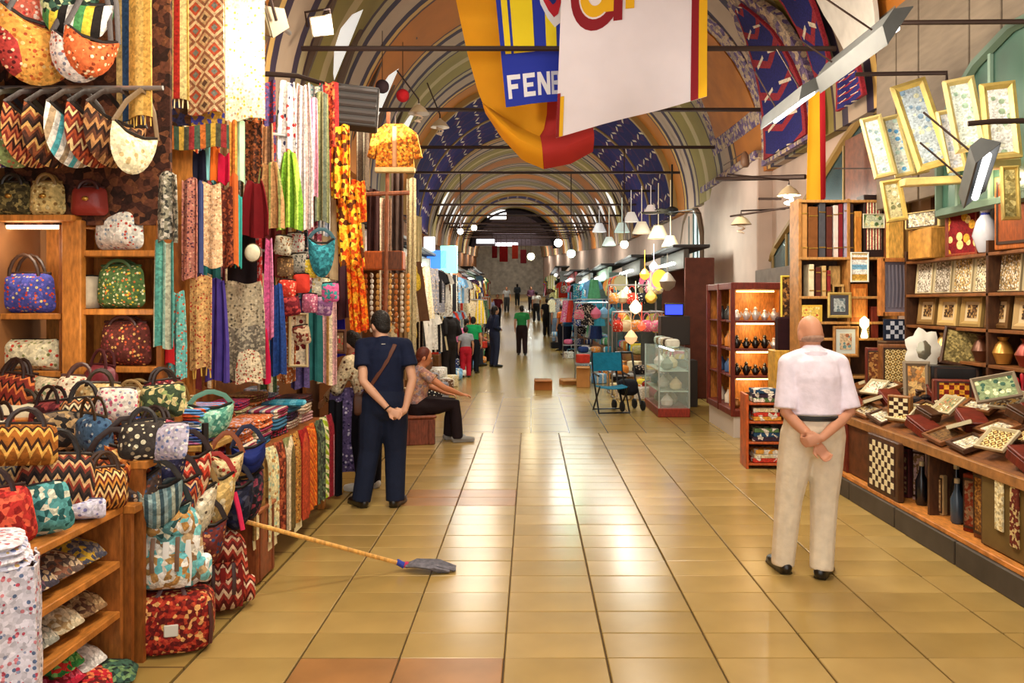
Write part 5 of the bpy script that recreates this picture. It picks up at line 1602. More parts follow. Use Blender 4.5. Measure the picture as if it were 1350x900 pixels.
# runners hanging over the table front
XF = -1.735
run = [(5.06, ST('#D8C89A', '#8A6A3A', '#E8DCB0', s=14), 'cream runner with a tasselled foot', .52), (5.30, FL('#E0D8A8', '#A8C8B0', '#B88A50', s=16), 'pale yellow flowered runner', .60), (5.50, MO('#8A3A24', '#B8603A', '#5A2418', s=30), 'brick patterned runner', .62),
       (5.72, ST('#8A8A5A', '#D8C8A8', '#6A5A34', s=18), 'olive and cream striped runner', .66), (5.92, FL('#B8803A', '#8A2A20', '#D8B060', '#4A3420', s=30), 'amber floral runner', .66), (6.12, ST('#9A1E1E', '#B84A2A', s=18), 'dark red runner', .68),
       (6.32, KL('#D8641E', '#E88A30', '#C84A18', '#D8702A', s=5), 'bright orange zigzag runner', .66), (6.52, MO('#4A5A4A', '#6A7A5A', '#3A3A34', s=24), 'grey green runner', .66),
       (6.70, DI('#A8C030', '#E8E4B0', '#5A8A28', '#F0ECC8', s=8), 'lime and cream lozenge runner', .68), (6.86, ST('#8A1A2A', '#C8B8C0', s=10), 'crimson and white edged runner', .70)]
for k, (y, m, lb, h) in enumerate(run):
    o = MB().grid(lambda u, v: (.012 * math.sin(u * 7 + k) + .03 * min(1, v * 6) - .03, (u - .5) * .19, -h * v + .02), 6, 8, .010).build('runner', m, None, (XF + .01 * (k % 2), y, .80))
    tag(o, lb + ' hanging over the table front', 'runner')
    if k in (0, 1, 4):
        b = MB()
        for q in range(9):
            b.tube([(.0, -.085 + .021 * q, .02 - h), (.004, -.085 + .021 * q, -.04 - h)], .006, 4)
        b.build('fringe', LINEN, o)
# ------------------------------------------------------------------ the stall of boxes, boards and frames
WAL, WALD, MAH = wood('#7A4A24'), wood('#4A2C18'), wood('#6A2416')
GOLD = M('gold_frame', '#C8AC60', .4, metal=.35, var=.15, vscale=20)
GOLDP = M('gold_pale', '#CDB878', .45, metal=.2, var=.12, vscale=20)
PEARL = MO('#D8D0B8', '#B8B098', '#8A8270', '#E8E2D0', '#C8B890', s=40)
CHESS = P('check', ['#E8D8A8', '#3A2416'], 22)
LAT = P('diamond', ['#C8A860', '#6A4A24', '#E0CC90', '#8A6A34'], 20)
PLINTH = M('plinth_stone', '#4A4238', .6, var=.25, vscale=4)
t = struct(thing('trim_7', None, None))
for k in range(6):
    y = 3.62 + .9 * k
    MB().box((3.44, y + .445, .083), (1.12, .885, .166), bev=.006).build('plinth_stone', PLINTH, t)
t = thing('display_counter', 'stepped wooden counter of inlaid boxes and trays along the right hand wall', 'counter', (0, 0, 0))
MB().box((3.44, 6.25, .185), (1.08, 5.2, .035), bev=.004).build('ledge', wood('#C8803A'), t)
SL = math.atan2(.28, .75)
def ctop(x):
    return .73 + (x - 2.95) * .28 / .75
MB().box((3.33, 6.3, ctop(3.33) - .03), (.80, 4.6, .035), rot=(0, -SL, 0), bev=.004).build('sloping_top', WAL, t)
MB().box((3.86, 6.3, .98), (.34, 4.7, .04), bev=.004).build('back_top', WAL, t)
MB().box((2.955, 6.3, .695), (.035, 4.6, .07), bev=.004).build('front_rail', wood('#9A6A3A'), t)
MB().box((2.975, 4.62, .46), (.03, 1.22, .50), bev=.004).build('front_panel', M('panel_brown', '#6A5428', .6, var=.15), t)
MB().box((2.975, 7.45, .46), (.03, 1.5, .50), bev=.004).build('front_panel', wood('#5A3018'), t)
for y in (5.24, 5.95, 6.68, 8.2):
    MB().box((3.30, y, .45), (.66, .03, .50)).build('divider', WALD, t)
MB().box((3.70, 6.2, .45), (.03, 4.5, .5)).build('inner_back', WALD, t)

def game_box(label, loc, rot, w, h, d, mat, face, group=None, cat='box', name='inlaid_box'):
    """A box with a framed inlaid face towards -Y."""
    t = thing(name, label, cat, loc, rot, group)
    MB().box((0, 0, h / 2), (w, d, h), bev=.006).build('box_body', mat, t)
    MB().box((0, -d / 2 - .002, h / 2), (w * .74, .006, h * .78)).build('inlay', face, t, smooth=False)
    b = MB()
    for sx in (-1, 1):
        b.box((sx * w * .40, -d / 2 - .004, h / 2), (w * .05, .010, h * .86))
        b.box((0, -d / 2 - .004, h / 2 + sx * h * .41), (w * .84, .010, h * .04))
    b.build('edge_frame', M('inlay_edge', '#3A2416', .5), t, smooth=False)
    return t

def squares(parent, w, h, nx, nz, y, zc, m1):
    """Raised light squares of a chess board, joined as one marquetry part."""
    b = MB()
    for i in range(nx):
        for j in range(nz):
            if (i + j) % 2 == 0:
                b.box(((i + .5) / nx * w - w / 2, y, zc + (j + .5) / nz * h - h / 2), (w / nx * .96, .004, h / nz * .96))
    o = b.build('inlaid_square', m1, parent, smooth=False)
    o['kind'] = 'stuff'

IVORY = M('ivory', '#EBDDB0', .45)
DARKSQ = M('dark_square', '#3A1E14', .5)
for x, y, z, rz, w, h, nx, nz, bm, lb in ((2.925, 6.58, .204, -90, .58, .47, 8, 8, WALD, 'big square chessboard with ivory squares standing against the counter front'),
                                          (3.06, 6.60, .79, -52, .20, .23, 4, 6, wood('#8A5A2A'), 'small folded chessboard box standing above the big one')):
    t = thing('chessboard', lb, 'chessboard', (x, y, z), R(rz))
    MB().box((0, 0, h / 2), (w, .05, h), bev=.008).build('board_case', bm, t)
    MB().box((0, -.027, h / 2), (w * .80, .006, h * .84)).build('dark_field', DARKSQ, t)
    squares(t, w * .78, h * .82, nx, nz, -.0315, h / 2, IVORY)
t = thing('cabinet', 'low brown cabinet end behind the older man', 'cabinet', (3.06, 7.72, .203))
MB().box((0, 0, .27), (.24, .6, .54), bev=.008).build('cabinet_body', MAH, t)
MB().box((-.122, -.02, .27), (.008, .5, .44), bev=.003).build('door', wood('#7A3420'), t)
MB().ell((-.135, .15, .28), (.012, .012, .012), 8, 6).build('knob', BRASS, t)

# compartment under the counter
def bottle(label, loc, h, r, mat, capm, group=None, name='bottle'):
    o = MB().lathe([(r * .8, 0), (r, h * .05), (r, h * .55), (r * .45, h * .75), (r * .35, h * .92)], 10).build(name, mat, None, loc)
    tag(o, label, 'bottle', group)
    MB().lathe([(r * .42, h * .90), (r * .42, h), (r * .3, h * 1.01)], 10).build('stopper', capm, o)
    return o
und = [(6.52, 'box', '#5A2A2A', .40), (6.38, 'box', '#C8A8A0', .42), (6.24, 'bot', '#14141A', .34), (6.12, 'bot', '#2A2A34', .36), (5.98, 'box', '#B89A6A', .30), (5.86, 'bot', '#101014', .40), (5.72, 'bot', '#3A4A5A', .32), (5.62, 'bot', '#18181C', .38),
       (5.50, 'box', '#7A3018', .40), (5.38, 'bot', '#C8C8C8', .22)]
for k, (y, kd, c, h) in enumerate(und):
    nm = {'#5A2A2A': 'maroon', '#C8A8A0': 'pinkish', '#14141A': 'black', '#2A2A34': 'dark slate', '#B89A6A': 'straw', '#101014': 'jet black', '#3A4A5A': 'blue grey', '#18181C': 'charcoal', '#7A3018': 'rust', '#C8C8C8': 'silver'}[c]
    x = 3.06 + .07 * (k % 2)
    if kd == 'box':
        game_box('%s upright box in the open compartment under the counter' % nm, (x, y, .203), R(-60), .12, h, .07, PL(c), MO(c, '#8A6A4A', s=30))
    else:
        bottle('%s tall bottle in the open compartment under the counter' % nm, (x, y, .203), h, .045, M('glaze_' + c, c, .2, spec=.6), M('cap_cream', '#C8B890', .4))
game_box('tall board with brown speckled veneer closing the compartment under the counter', (3.02, 5.32, .203), R(-84), .16, .46, .03, WAL, MO('#8A5A24', '#6A4420', '#A87834', s=44))
for k, (y, c, h, lb) in enumerate(((5.02, '#E8DCB0', .34, 'cream strip of inlay hung on the brown counter front'), (4.86, '#6A2A1A', .40, 'dark red strip of inlay hung on the brown counter front'), (4.66, '#D8CCA0', .36, 'straw strip of inlay hung on the brown counter front'), (4.52, '#8A6A3A', .40, 'tan strip of inlay hung on the brown counter front'))):
    o = MB().box((2.952, y, .69 - h / 2), (.014, .085, h), bev=.003).build('inlay_strip', MO(c, c, '#C8B078', s=30))
    tag(o, lb, 'board')

# wares on the sloping top
def tray(label, x, y, w, d, fr, face, group=None, tilt=0.0, rz=0.0, lift=0.0):
    t = thing('tray', label, 'tray', (x, y, ctop(x) + .012 + lift), (R(rnd.uniform(-3, 3) + tilt), -SL, R(rz)), group)
    b = MB()
    for s in (-1, 1):
        b.box((s * (w / 2 - .012), 0, .014), (.024, d, .028))
        b.box((0, s * (d / 2 - .012), .014), (w - .048, .024, .028))
    b.build('frame', fr, t, smooth=False)
    MB().box((0, 0, .007), (w - .046, d - .046, .012)).build('inlay', face, t, smooth=False)
    return t
def casket(label, loc, rz, w, d, h, mat, face, lidm=None, open_=False):
    t = thing('casket', label, 'box', loc, (0, -SL if loc[0] < 3.68 else 0, R(rz)))
    MB().box((0, 0, h * .36), (w, d, h * .72), bev=.005).build('box_body', mat, t)
    MB().box((0, -d / 2 - .001, h * .36), (w * .8, .005, h * .5)).build('inlay', face, t)
    MB().box((0, 0, h * .75), (w * .86, d * .86, .012)).build('inlay', face, t)
    if open_:
        MB().box((0, d / 2, h * .74 + d * .40), (w, .025, d * .8), rot=(R(-14), 0, 0), bev=.004).build('lid', lidm or mat, t)
    else:
        MB().box((0, 0, h * .88), (w * 1.03, d * 1.03, h * .24), bev=.006).build('lid', lidm or mat, t)
    return t
tn = [('#B8A888', 'buff'), ('#D8D0B8', 'ivory'), ('#8A7A5A', 'drab'), ('#C8B078', 'honey'), ('#A89A80', 'stone'), ('#6A4A2A', 'walnut'), ('#E0D8C0', 'pearl'), ('#9A8A60', 'olive brown'), ('#C89A50', 'amber'), ('#7A5A34', 'nut brown'), ('#B8B0A0', 'pale grey')]
k = 0
for row, (x, d_) in enumerate(((3.08, 'front'), (3.32, 'middle'), (3.56, 'back'))):
    for j in range(12):
        y = 4.25 + .335 * j + .08 * (row % 2)
        if row == 0 and 5.9 < y < 6.1:
            pass
        c, cn = tn[(k * 4 + row) % len(tn)]
        c2 = tn[(k * 3 + 5) % len(tn)][0]
        typ = (k * 5 + row) % 4
        face = [PEARL, MO(c, c2, '#4A3420', s=40), FL(c, '#5A7A5A', '#A84A3A', '#E8E0C8', s=26), LAT][k % 4]
        wd = [WALD, WAL, MAH, M('frame_pale', '#C8BC98', .5)][(k + row) % 4]
        lab = '%s %s, %s along the %s row of the sloping counter'
        if typ in (0, 1):
            tray(lab % (cn, ('mosaic tray', 'framed inlay tray')[typ], ORD[j], d_), x, y, .21, .29, wd, face, tilt=rnd.uniform(-4, 8), rz=rnd.uniform(-8, 8))
        elif typ == 2:
            casket(lab % (cn, 'lidded casket', ORD[j], d_), (x, y, ctop(x) - .008), 90 + rnd.uniform(-12, 12), .24, .17, .09, wd, face)
        else:
            t = picture(lab % (cn, 'leaning framed tile', ORD[j], d_), V((x, y, ctop(x) + .10)), 0, 0, .22, .20, wd, face, (R(-52), 0, R(-70 + rnd.uniform(-14, 14))), .022, .02, name='framed_tile')
        k += 1

# a second layer lying across the first
for j in range(16):
    x = (3.16, 3.44)[j % 2]
    y = 4.36 + .25 * j
    c, cn = tn[(j * 3 + 1) % len(tn)]
    face = [MO(c, '#E8E0C8', '#6A5A3A', s=40), PEARL, FL(c, '#8A5A3A', '#5A7A6A', '#F0E8D0', s=26)][j % 3]
    if j % 3 == 2:
        casket('%s small box, %s of those lying across the trays' % (cn, ORD[j]), (x, y, ctop(x) + .055), 90 + rnd.uniform(-30, 30), .16, .12, .08, [WAL, MAH, WALD][j % 3], face)
    else:
        tray('%s flat case, %s of those lying across the trays' % (cn, ORD[j]), x, y, .17, .24, [M('frame_pale', '#C8BC98', .5), WAL, M('frame_ash', '#A89C80', .5)][j % 3], face, tilt=rnd.uniform(-10, 10), rz=rnd.uniform(-30, 30), lift=.055)

# upright wares on the back of the counter
game_box('tall inlaid box with a gold lattice face standing behind the older man', W(1178, 508, 7.75), R(-10), .26, .40, .14, WAL, LAT)
game_box('narrow brown inlaid box beside the gold lattice one', W(1150, 506, 7.9), R(-14), .12, .36, .12, MAH, MO('#6A3A1E', '#A87840', s=30))
t = thing('ornate_mirror', 'white scalloped ornate mirror standing on the counter', 'mirror', W(1217, 490, 7.3), R(-12))
oo = []
for k in range(28):
    a = 2 * PI * k / 28
    r = 1 + .13 * math.cos(7 * a)
    oo.append((.155 * r * math.cos(a), .20 + .19 * r * math.sin(a)))
MB().pillow(oo, .05, 3, front=1, back=.5).build('scalloped_frame', M('white_resin', '#E8E4D8', .5), t)
MB().pillow([(.075 * math.cos(2 * PI * k / 18), .20 + .10 * math.sin(2 * PI * k / 18)) for k in range(18)], .03, 2, yc=-.018).build('mirror_glass', M('mirror_glass', '#B0A890', .12, metal=.7), t)
for s in (-1, 1):
    MB().ell((s * .10, -.01, .02), (.05, .03, .03), 8, 6).build('foot', M('white_resin', '#E8E4D8', .5), t)
picture('dark framed bronze tray leaning against the shelf beside the ornate mirror', 1268, 458, 7.0, .32, .34, WALD, MO('#8A7A4A', '#A8945A', '#6A5C34', s=30), (R(-14), R(10), R(-20)), .03)
picture('portrait in a grey wooden frame standing below the white mirror', 1208, 503, 7.05, .22, .36, M('frame_grey', '#8A7A64', .6), MO('#C88A4A', '#8A6A4A', '#D8B070', s=16), (R(-8), 0, R(-14)), .04)
game_box('black box with a cream lid strip behind the small backgammon case', W(1258, 512, 6.9), R(-18), .40, .20, .18, M('black_lacquer', '#16120E', .3), M('black_lacquer', '#16120E', .3))
game_box('red brown backgammon case with yellow points on the counter', W(1256, 532, 6.6), R(-16), .30, .20, .10, MAH, P('check', ['#E0A030', '#7A1E10'], 26))
for k, (x, y, c, lb) in enumerate(((1196, 560, '#1A1A20', 'black'), (1208, 558, '#2A2A30', 'dark grey'), (1221, 556, '#14141A', 'jet'), (1233, 553, '#3A2A20', 'dark brown'))):
    o = MB().lathe([(.05, 0), (.055, .02), (.03, .10), (.045, .16), (.05, .22), (.02, .24)], 10).build('vase', M('vase_' + c, c, .25, spec=.6), None, W(x, y, 6.95))
    tag(o, '%s waisted vase standing in the row below the portrait frame' % lb, 'vase')
picture('green and cream landscape tile propped on the trays', 1313, 512, 5.9, .30, .22, M('frame_grey', '#8A7A64', .6), FL('#8A9A70', '#3A5A4A', '#E8E0B0', s=12), (R(-40), R(-14), R(-26)), .025)
for k, (x, y) in enumerate(((1322, 500), (1332, 498), (1341, 495), (1348, 488))):
    o = MB().lathe([(.022, 0), (.018, .01), (.008, .04), (.014, .09), (.018, .14), (.004, .16)], 8).build('candlestick', M('red_lacquer', '#B0202A', .3), None, W(x, y + 30, 6.1))
    tag(o, 'small red turned candlestick, %s from the aisle on the tiered trays' % ORD[k], 'candlestick', 'red candlesticks')

# wall shelving facing the aisle
XW = 3.98
t = thing('wall_shelf', 'tiered wall shelving of the box stall facing the aisle', 'shelving')
for z in (1.28, 1.57, 1.87, 2.20):
    MB().box((3.88, 6.55, z - .015), (.26, 2.9, .028), bev=.004).build('shelf_board', WAL, t)
for y in (5.12, 6.55, 7.98):
    MB().box((3.88, y, 1.65), (.26, .035, 1.3), bev=.003).build('upright', WALD, t)
MB().box((4.025, 6.55, 1.9), (.02, 2.9, 1.9)).build('back_panel', WALD, t)
q = [('#C8C0B0', 'grey mosaic'), ('#9A9080', 'ash mosaic'), ('#B89A60', 'gold mosaic'), ('#C8BC98', 'cream mosaic'), ('#A88A5A', 'tan mosaic'), ('#D8D0C0', 'pearl mosaic'), ('#8A7A5A', 'bronze mosaic'), ('#B0A48A', 'flax mosaic')]
for k, (c, cn) in enumerate(q):
    y = 7.78 - .345 * k
    picture('%s square panel standing %s on the upper wall shelf' % (cn, ORD[k]), V((3.86, y, 1.875 + .155)), 0, 0, .31, .31, M('frame_cream2', '#C8B890', .5), MO(c, '#E0D8C8', '#6A5C48', c, s=44), (R(-5), 0, R(-90)), .012, .02, name='mosaic_square', cat='panel')
for k, (c, cn) in enumerate((('#8A6A3A', 'brown'), ('#C8A868', 'gilded'), ('#A88A50', 'bronze'), ('#6A4A24', 'dark walnut'), ('#B89A68', 'oak'), ('#9A7A44', 'old gold'), ('#7A5A34', 'umber'))):
    y = 7.72 - .39 * k
    picture('%s framed relief standing %s on the second wall shelf' % (cn, ORD[k]), V((3.86, y, 1.575 + .135)), 0, 0, .33, .27, M('frame_' + c, c, .5, metal=.2), MO('#6A4A2A', '#B8945A', '#3A2818', s=30), (R(-6), 0, R(-90)), .05, .03, mount=M('mount_tan', '#C8B088', .7), name='framed_relief')
for k in range(9):
    y = 7.75 - .31 * k
    c = ['#8A5A2A', '#C8A060', '#E0D8D0', '#5A3420', '#B8843A', '#7A2A1A', '#A8A0A0', '#6A4420', '#D8B880'][k]
    cn = ['copper', 'yellow brass', 'white', 'dark bronze', 'amber', 'brick red', 'pewter', 'brown', 'pale brass'][k]
    o = MB().lathe([(.05, 0), (.06, .03), (.085, .09), (.06, .15), (.03, .19), (.045, .22)], 12).build('vase', M('pot_' + cn, c, .3, metal=.4), None, (3.86, y, 1.287))
    tag(o, '%s vase standing %s on the lowest wall shelf' % (cn, ORD[k]), 'vase')
    if k % 2:
        MB().tube([(.03, 0, .19), (.09, 0, .17), (.08, 0, .09)], .009, 5).build('handle', M('pot_' + cn, c, .3, metal=.4), o)
# things on the top wall shelf
pr = (0, 0, R(-72))
game_box('pale patterned flat box standing at the start of the top wall shelf', (3.80, 7.62, 2.50), R(-70), .42, .16, .16, GOLDP, PEARL)
tag(MB().box((3.85, 7.62, 2.35), (.28, .44, .29), bev=.01).build('plain_chest', wood('#B8843A')), 'honey coloured plain chest under the pale patterned box', 'chest')
picture('picture of a golden figure on red in a rust frame on the top wall shelf', V((3.84, 7.08, 2.42)), 0, 0, .40, .44, wood('#8A3A20'), FL('#7A1418', '#D8A030', '#E8C880', s=5), (0, 0, R(-80)), .03)
o = MB().lathe([(.05, 0), (.06, .02), (.10, .14), (.07, .26), (.03, .32), (.05, .37)], 14).build('vase', M('porcelain', '#C8CCD8', .2, spec=.6), None, (3.80, 6.66, 2.207))
tag(o, 'white porcelain vase with a blue neck on the top wall shelf', 'vase')
MB().lathe([(.034, .30), (.036, .32), (.034, .34)], 12).build('neck_band', M('cobalt', '#2A3AA8', .3), o)
game_box('tall orange wooden panel box glowing under the lamp on the top wall shelf', (3.82, 6.22, 2.207), R(-76), .36, .58, .14, wood('#A85A1E'), wood('#8A4214'))
game_box('dark violet box at the end of the top wall shelf', (3.84, 5.84, 2.207), R(-80), .26, .40, .14, PL('#3A2A3A'), PL('#4A3A4A'))
point('shelf_lamp', (3.62, 6.35, 2.78), 5, (1, .78, .45), .05)

# rack across the end of the stall
RY = 8.75
t = thing('end_rack', 'tall wooden rack across the far end of the box stall', 'shelving')
def rx(px):
    return W(px, 0, RY).x
for z in (.98, 1.40, 1.58, 1.86, 2.29, 2.92):
    MB().box((3.50, RY + .16, z - .014), (1.10, .30, .028), bev=.004).build('shelf_board', wood('#B8864A'), t)
for x in (2.965, 3.50, 4.02):
    MB().box((x, RY + .17, 1.56), (.035, .30, 2.75), bev=.004).build('upright', wood('#A8743A'), t)
MB().box((3.5, RY + .33, 1.56), (1.1, .02, 2.75)).build('back_panel', WALD, t)
def rackbox(px0, px1, ytop, z, m, lb, name='upright_book', cat='book', d=.2, face=None):
    x0, x1 = rx(px0), rx(px1)
    h = EYE - (ytop - VY) * RY / F - z
    t = thing(name, lb, cat, ((x0 + x1) / 2, RY + .13, z))
    w = x1 - x0 - .006
    MB().box((0, 0, h / 2), (w, d, h), bev=.004).build('cover' if cat == 'book' else 'box_body', m, t)
    if cat == 'book':
        b = MB()
        for f in (.18, .82):
            b.box((0, -d / 2 - .001, h * f), (w * 1.01, .006, .012))
        b.build('spine_band', BRASS, t)
    elif face:
        MB().box((0, -d / 2 - .002, h / 2), (w * .74, .006, h * .76)).build('inlay', face, t)
    return t
for k, (a, b_, yt, c, cn) in enumerate(((1056, 1066, 268, '#B8844A', 'tan'), (1067, 1080, 272, '#7A4A24', 'brown'), (1081, 1090, 266, '#4A4A50', 'charcoal'), (1091, 1099, 272, '#5A2A20', 'maroon'), (1100, 1107, 270, '#D8C8C0', 'white'),
                                       (1107, 1113, 268, '#7A1E24', 'crimson'), (1114, 1121, 264, '#A8A0B8', 'lavender'), (1122, 1127, 268, '#3A2A2A', 'black brown'))):
    rackbox(a, b_, yt, 2.29, PL(c), '%s upright book on the top board of the end rack' % cn)
rackbox(1128, 1138, 278, 2.29, wood('#C88A3A'), 'tall orange box beside the books on the end rack', 'upright_box', 'box', face=wood('#B8742A'))
rackbox(1140, 1167, 256, 2.29, M('case_dark', '#2A1A18', .5), 'dark case with red and cream stripes and a small landscape on the end rack', 'striped_case', 'box', face=P('stripe', ['#B02A2A', '#E8DCB8', '#5A1A18', '#E8DCB8'], 16))
p = W(1153, 291, RY - .01)
picture('small green landscape picture fixed before the striped case', V((p.x, RY + .015, p.z)), 0, 0, .24, .16, M('frame_thin', '#D8D0B8', .5), FL('#C8D0B0', '#5A7A4A', '#E0D8A0', s=9), (0, 0, 0), .012, .012)
rackbox(1172, 1183, 300, 2.29, PL('#14120E'), 'black box at the wall end of the top board of the rack', 'upright_box', 'box')
tag(MB().box((3.86, 8.45, 2.62), (.16, .07, .72), bev=.006).build('tall_panel', wood('#D8A850')), 'bright yellow wooden upright panel beside the end rack', 'panel')
for k, (a, b_, yt, c, cn) in enumerate(((1068, 1075, 348, '#E0D4B0', 'cream'), (1077, 1084, 352, '#5A2A20', 'dark red'), (1085, 1091, 350, '#C8A870', 'straw'), (1092, 1097, 356, '#8A2A2A', 'ruby'))):
    rackbox(a, b_, yt, 1.86, PL(c), '%s upright book on the middle board of the end rack' % cn)
t = thing('toy_chair', 'little carved chair of pale wood standing on the end rack', 'chair', (rx(1108), RY + .12, 1.86))
MB().box((0, 0, .12), (.13, .12, .025)).build('seat', wood('#C8A060'), t)
MB().box((0, .055, .23), (.13, .02, .22), bev=.006).build('backrest', wood('#C8A060'), t)
for sx in (-1, 1):
    for sy in (-1, 1):
        MB().box((sx * .052, sy * .046, .055), (.02, .02, .11)).build('leg', wood('#C8A060'), t)
p = W(1134, 352, RY)
picture('painting of a white and blue sky over yellow fields on the end rack', V((p.x, RY + .02, p.z)), 0, 0, .20, .33, M('frame_white', '#E8E4D8', .5), P('stripez', ['#D8B860', '#C89A40', '#E8E8E0', '#7AB0D0', '#F0F0EC', '#F0F0EC'], 3.1), (0, 0, 0), .016, .015)
rackbox(1123, 1146, 374, 1.58, wood('#B8641E'), 'orange wooden casket under the sky painting', 'inlaid_casket', 'box', face=wood('#D8883A'))
rackbox(1054, 1086, 402, 1.58, M('case_yellow', '#D8B040', .5), 'bright yellow and red patterned box on the end rack', 'patterned_box', 'box', face=FL('#E0C060', '#C83A2A', '#F0E0A0', s=18))
p = W(1107, 402, RY)
picture('small grey picture in a gold and dark frame on the end rack', V((p.x, RY + .015, p.z)), 0, 0, .26, .28, GOLD, FL('#A8B0B0', '#6A7A80', s=10), (0, 0, 0), .03, .02, mount=M('mount_dark', '#4A4A50', .6))
p = W(1115, 450, RY)
picture('gold framed picture with a pale mount standing behind the bald man', V((p.x, RY + .01, p.z)), 0, 0, .28, .34, wood('#A8743A'), FL('#C8B090', '#A86A4A', '#6A8A8A', s=10), (0, 0, 0), .035, .02, mount=M('mount_pale', '#D0D8D0', .7))
rackbox(1150, 1160, 404, 1.40, MAH, 'narrow dark red box on the lower board of the end rack', 'upright_box', 'box')
rackbox(1136, 1149, 420, 1.40, LE('#6A5A34'), 'olive leather box on the lower board of the end rack', 'upright_box', 'box', face=LAT)
o = MB().lathe([(.03, 0), (.04, .02), (.02, .1), (.05, .14), (.05, .2), (.01, .24)], 10).build('table_lamp', M('lamp_glow', '#FFE2A0', .4, emit=3.5), None, (rx(1137), RY - .05, 1.4))
tag(o, 'small glowing lamp on the end rack behind the gold framed picture', 'lamp')
# display case of chains
p = W(1193, 378, 8.2)
t = thing('display_case', 'wooden display case of silvery chains in rows beside the end rack', 'display case', (3.84, 8.28, p.z - .30))
b = MB()
for s in (-1, 1):
    b.box((s * .20, 0, .30), (.045, .09, .60), bev=.004)
    b.box((0, 0, .30 + s * .28), (.40, .09, .04), bev=.004)
b.build('case_frame', wood('#B8743A'), t)
MB().box((0, .03, .30), (.37, .02, .53)).build('case_back', M('case_back', '#8A8494', .6, var=.1), t)
for k in range(9):
    MB().tube([(-.16 + .04 * k, -.0, .53), (-.158 + .04 * k, -.012, .3), (-.16 + .04 * k, -.0, .09)], .009, 5).build('chain', M('silver', '#C8C4D4', .3, metal=.7), t)
t = thing('lattice_board', 'dark blue board with white checks under the display case', 'board', (3.80, 8.2, 1.40))
MB().box((0, 0, .11), (.34, .03, .22), bev=.004).build('board_panel', PL('#20283A'), t)
squares(t, .30, .18, 7, 4, -.017, .11, M('white_square', '#C8CCD8', .5))
tag(MB().box((3.80, 8.22, 1.19), (.36, .24, .41), bev=.008).build('dark_crate', WALD), 'dark crate supporting the blue checked board', 'crate')

# gilded panels hung high, tilted
pics = [(1157, 194, 7.2, 27, 84, -12, 'leftmost small gilded panel of the leaning row', FL('#B8C0BC', '#8AA0A4', '#D8DCD8', s=10), GOLDP),
        (1183, 193, 7.25, 25, 84, -12, 'gilded panel with a blue figure in the leaning row', FL('#C0C4BC', '#5A98C8', '#A8C0B8', s=10), GOLDP),
        (1203, 192, 7.35, 22, 80, -12, 'narrow gilded panel half hidden by the largest one', FL('#E0E4DC', '#A8C0B8', s=10), GOLDP),
        (1214, 165, 6.9, 44, 122, -15, 'largest gilded panel, dark gold, hung tilted in the middle', FL('#A8B4BC', '#7A94AC', '#C8C8A8', s=9), GOLD),
        (1254, 186, 6.5, 24, 84, -9, 'slim gilded panel right of the largest one', FL('#C8C8CC', '#A8B0C0', s=9), GOLDP),
        (1271, 152, 6.25, 38, 100, -8, 'pale gilded panel with a stepped top above the lamp trough', FL('#D8E4DC', '#A8C8B0', '#F0EEE0', s=9), GOLDP),
        (1318, 160, 6.0, 42, 104, -3, 'gilded panel with a white and green scene crossed by a dark rod', FL('#F0F0EC', '#A8C0A0', '#D8D8C8', s=9), GOLD),
        (1178, 265, 7.0, 26, 56, -8, 'small bronze gold panel hung below the leaning row', FL('#A8A078', '#C8C8B0', '#6A6A48', s=10), GOLD),
        (1331, 255, 5.9, 22, 72, 0, 'narrow olive gold panel hung before the glowing box', MO('#A89A60', '#C8B878', '#8A7A44', s=20), GOLD)]
for x, y, Y, w, h, roll, lb, m, fr in pics:
    lb = lb.replace('leftmost', 'first').replace('right of', 'beside')
    picture(lb, x, y, Y, w * Y / F, h * Y / F, fr, m, (R(-7), R(roll), R(-16)), w * Y / F * .21, .035, name='gilded_panel', cat='picture')
for px0, px1, py, Y, lb in ((1192, 1272, 238, 6.75, 'pale gold ledge board under the largest gilded panel'), (1286, 1345, 216, 6.05, 'pale gold ledge board under the white and green scene')):
    a, c = W(px0, py, Y), W(px1, py, Y)
    tag(MB().box(((a.x + c.x) / 2, Y + .04, a.z), (c.x - a.x, .12, .065), rot=(0, R(-3), 0), bev=.008).build('ledge_board', GOLDP), lb, 'board')
# brackets they hang from
for pts, lb in (([W(1128, 98, 7.45), W(1248, 96, 7.0), W(1248, 128, 7.0)], 'dark iron bracket bent down above the gilded panels'), ([W(1276, 163, 5.75), W(1310, 160, 5.7), W(1400, 158, 5.6)], 'dark iron rod crossing before the gilded panels'),
                ([W(1168, 30, 6.4), W(1400, 28, 5.9)], 'thick dark pipe running high along the board wall'), ([W(1100, 222, 9.2), W(1200, 222, 7.2)], 'thin wire stretched below the gilded panels')):
    tag(MB().tube(pts, .02 if 'wire' not in lb else .008, 8).build('iron_rod', IRON), lb, 'rod')
# ------------------------------------------------------------------ lit cabinet, showcase and stands farther along
t = thing('lit_cabinet', 'mahogany cabinet with lit shelves of black pots behind the bald man', 'cabinet')
CY, CX0, CX1, CZ0, CZ1 = 10.55, 2.66, 3.36, .28, 2.06
D = 1.5
for z in (CZ0, CZ1 - .09):
    MB().box(((CX0 + CX1) / 2, CY + D / 2, z + .045), (CX1 - CX0, D, .09), bev=.008).build('cornice', MAH, t)
for x, y in ((CX0 + .02, CY + .03), (CX1 - .03, CY + .03), (CX0 + .02, CY + D - .03), (CX1 - .03, CY + D - .03), (CX0 + .02, CY + D * .52)):
    MB().box((x, y, (CZ0 + CZ1) / 2), (.055, .055, CZ1 - CZ0), bev=.006).build('post', MAH, t)
MB().box(((CX0 + CX1) / 2, CY + D - .01, (CZ0 + CZ1) / 2), (CX1 - CX0, .02, CZ1 - CZ0)).build('back_panel', wood('#B8702A'), t)
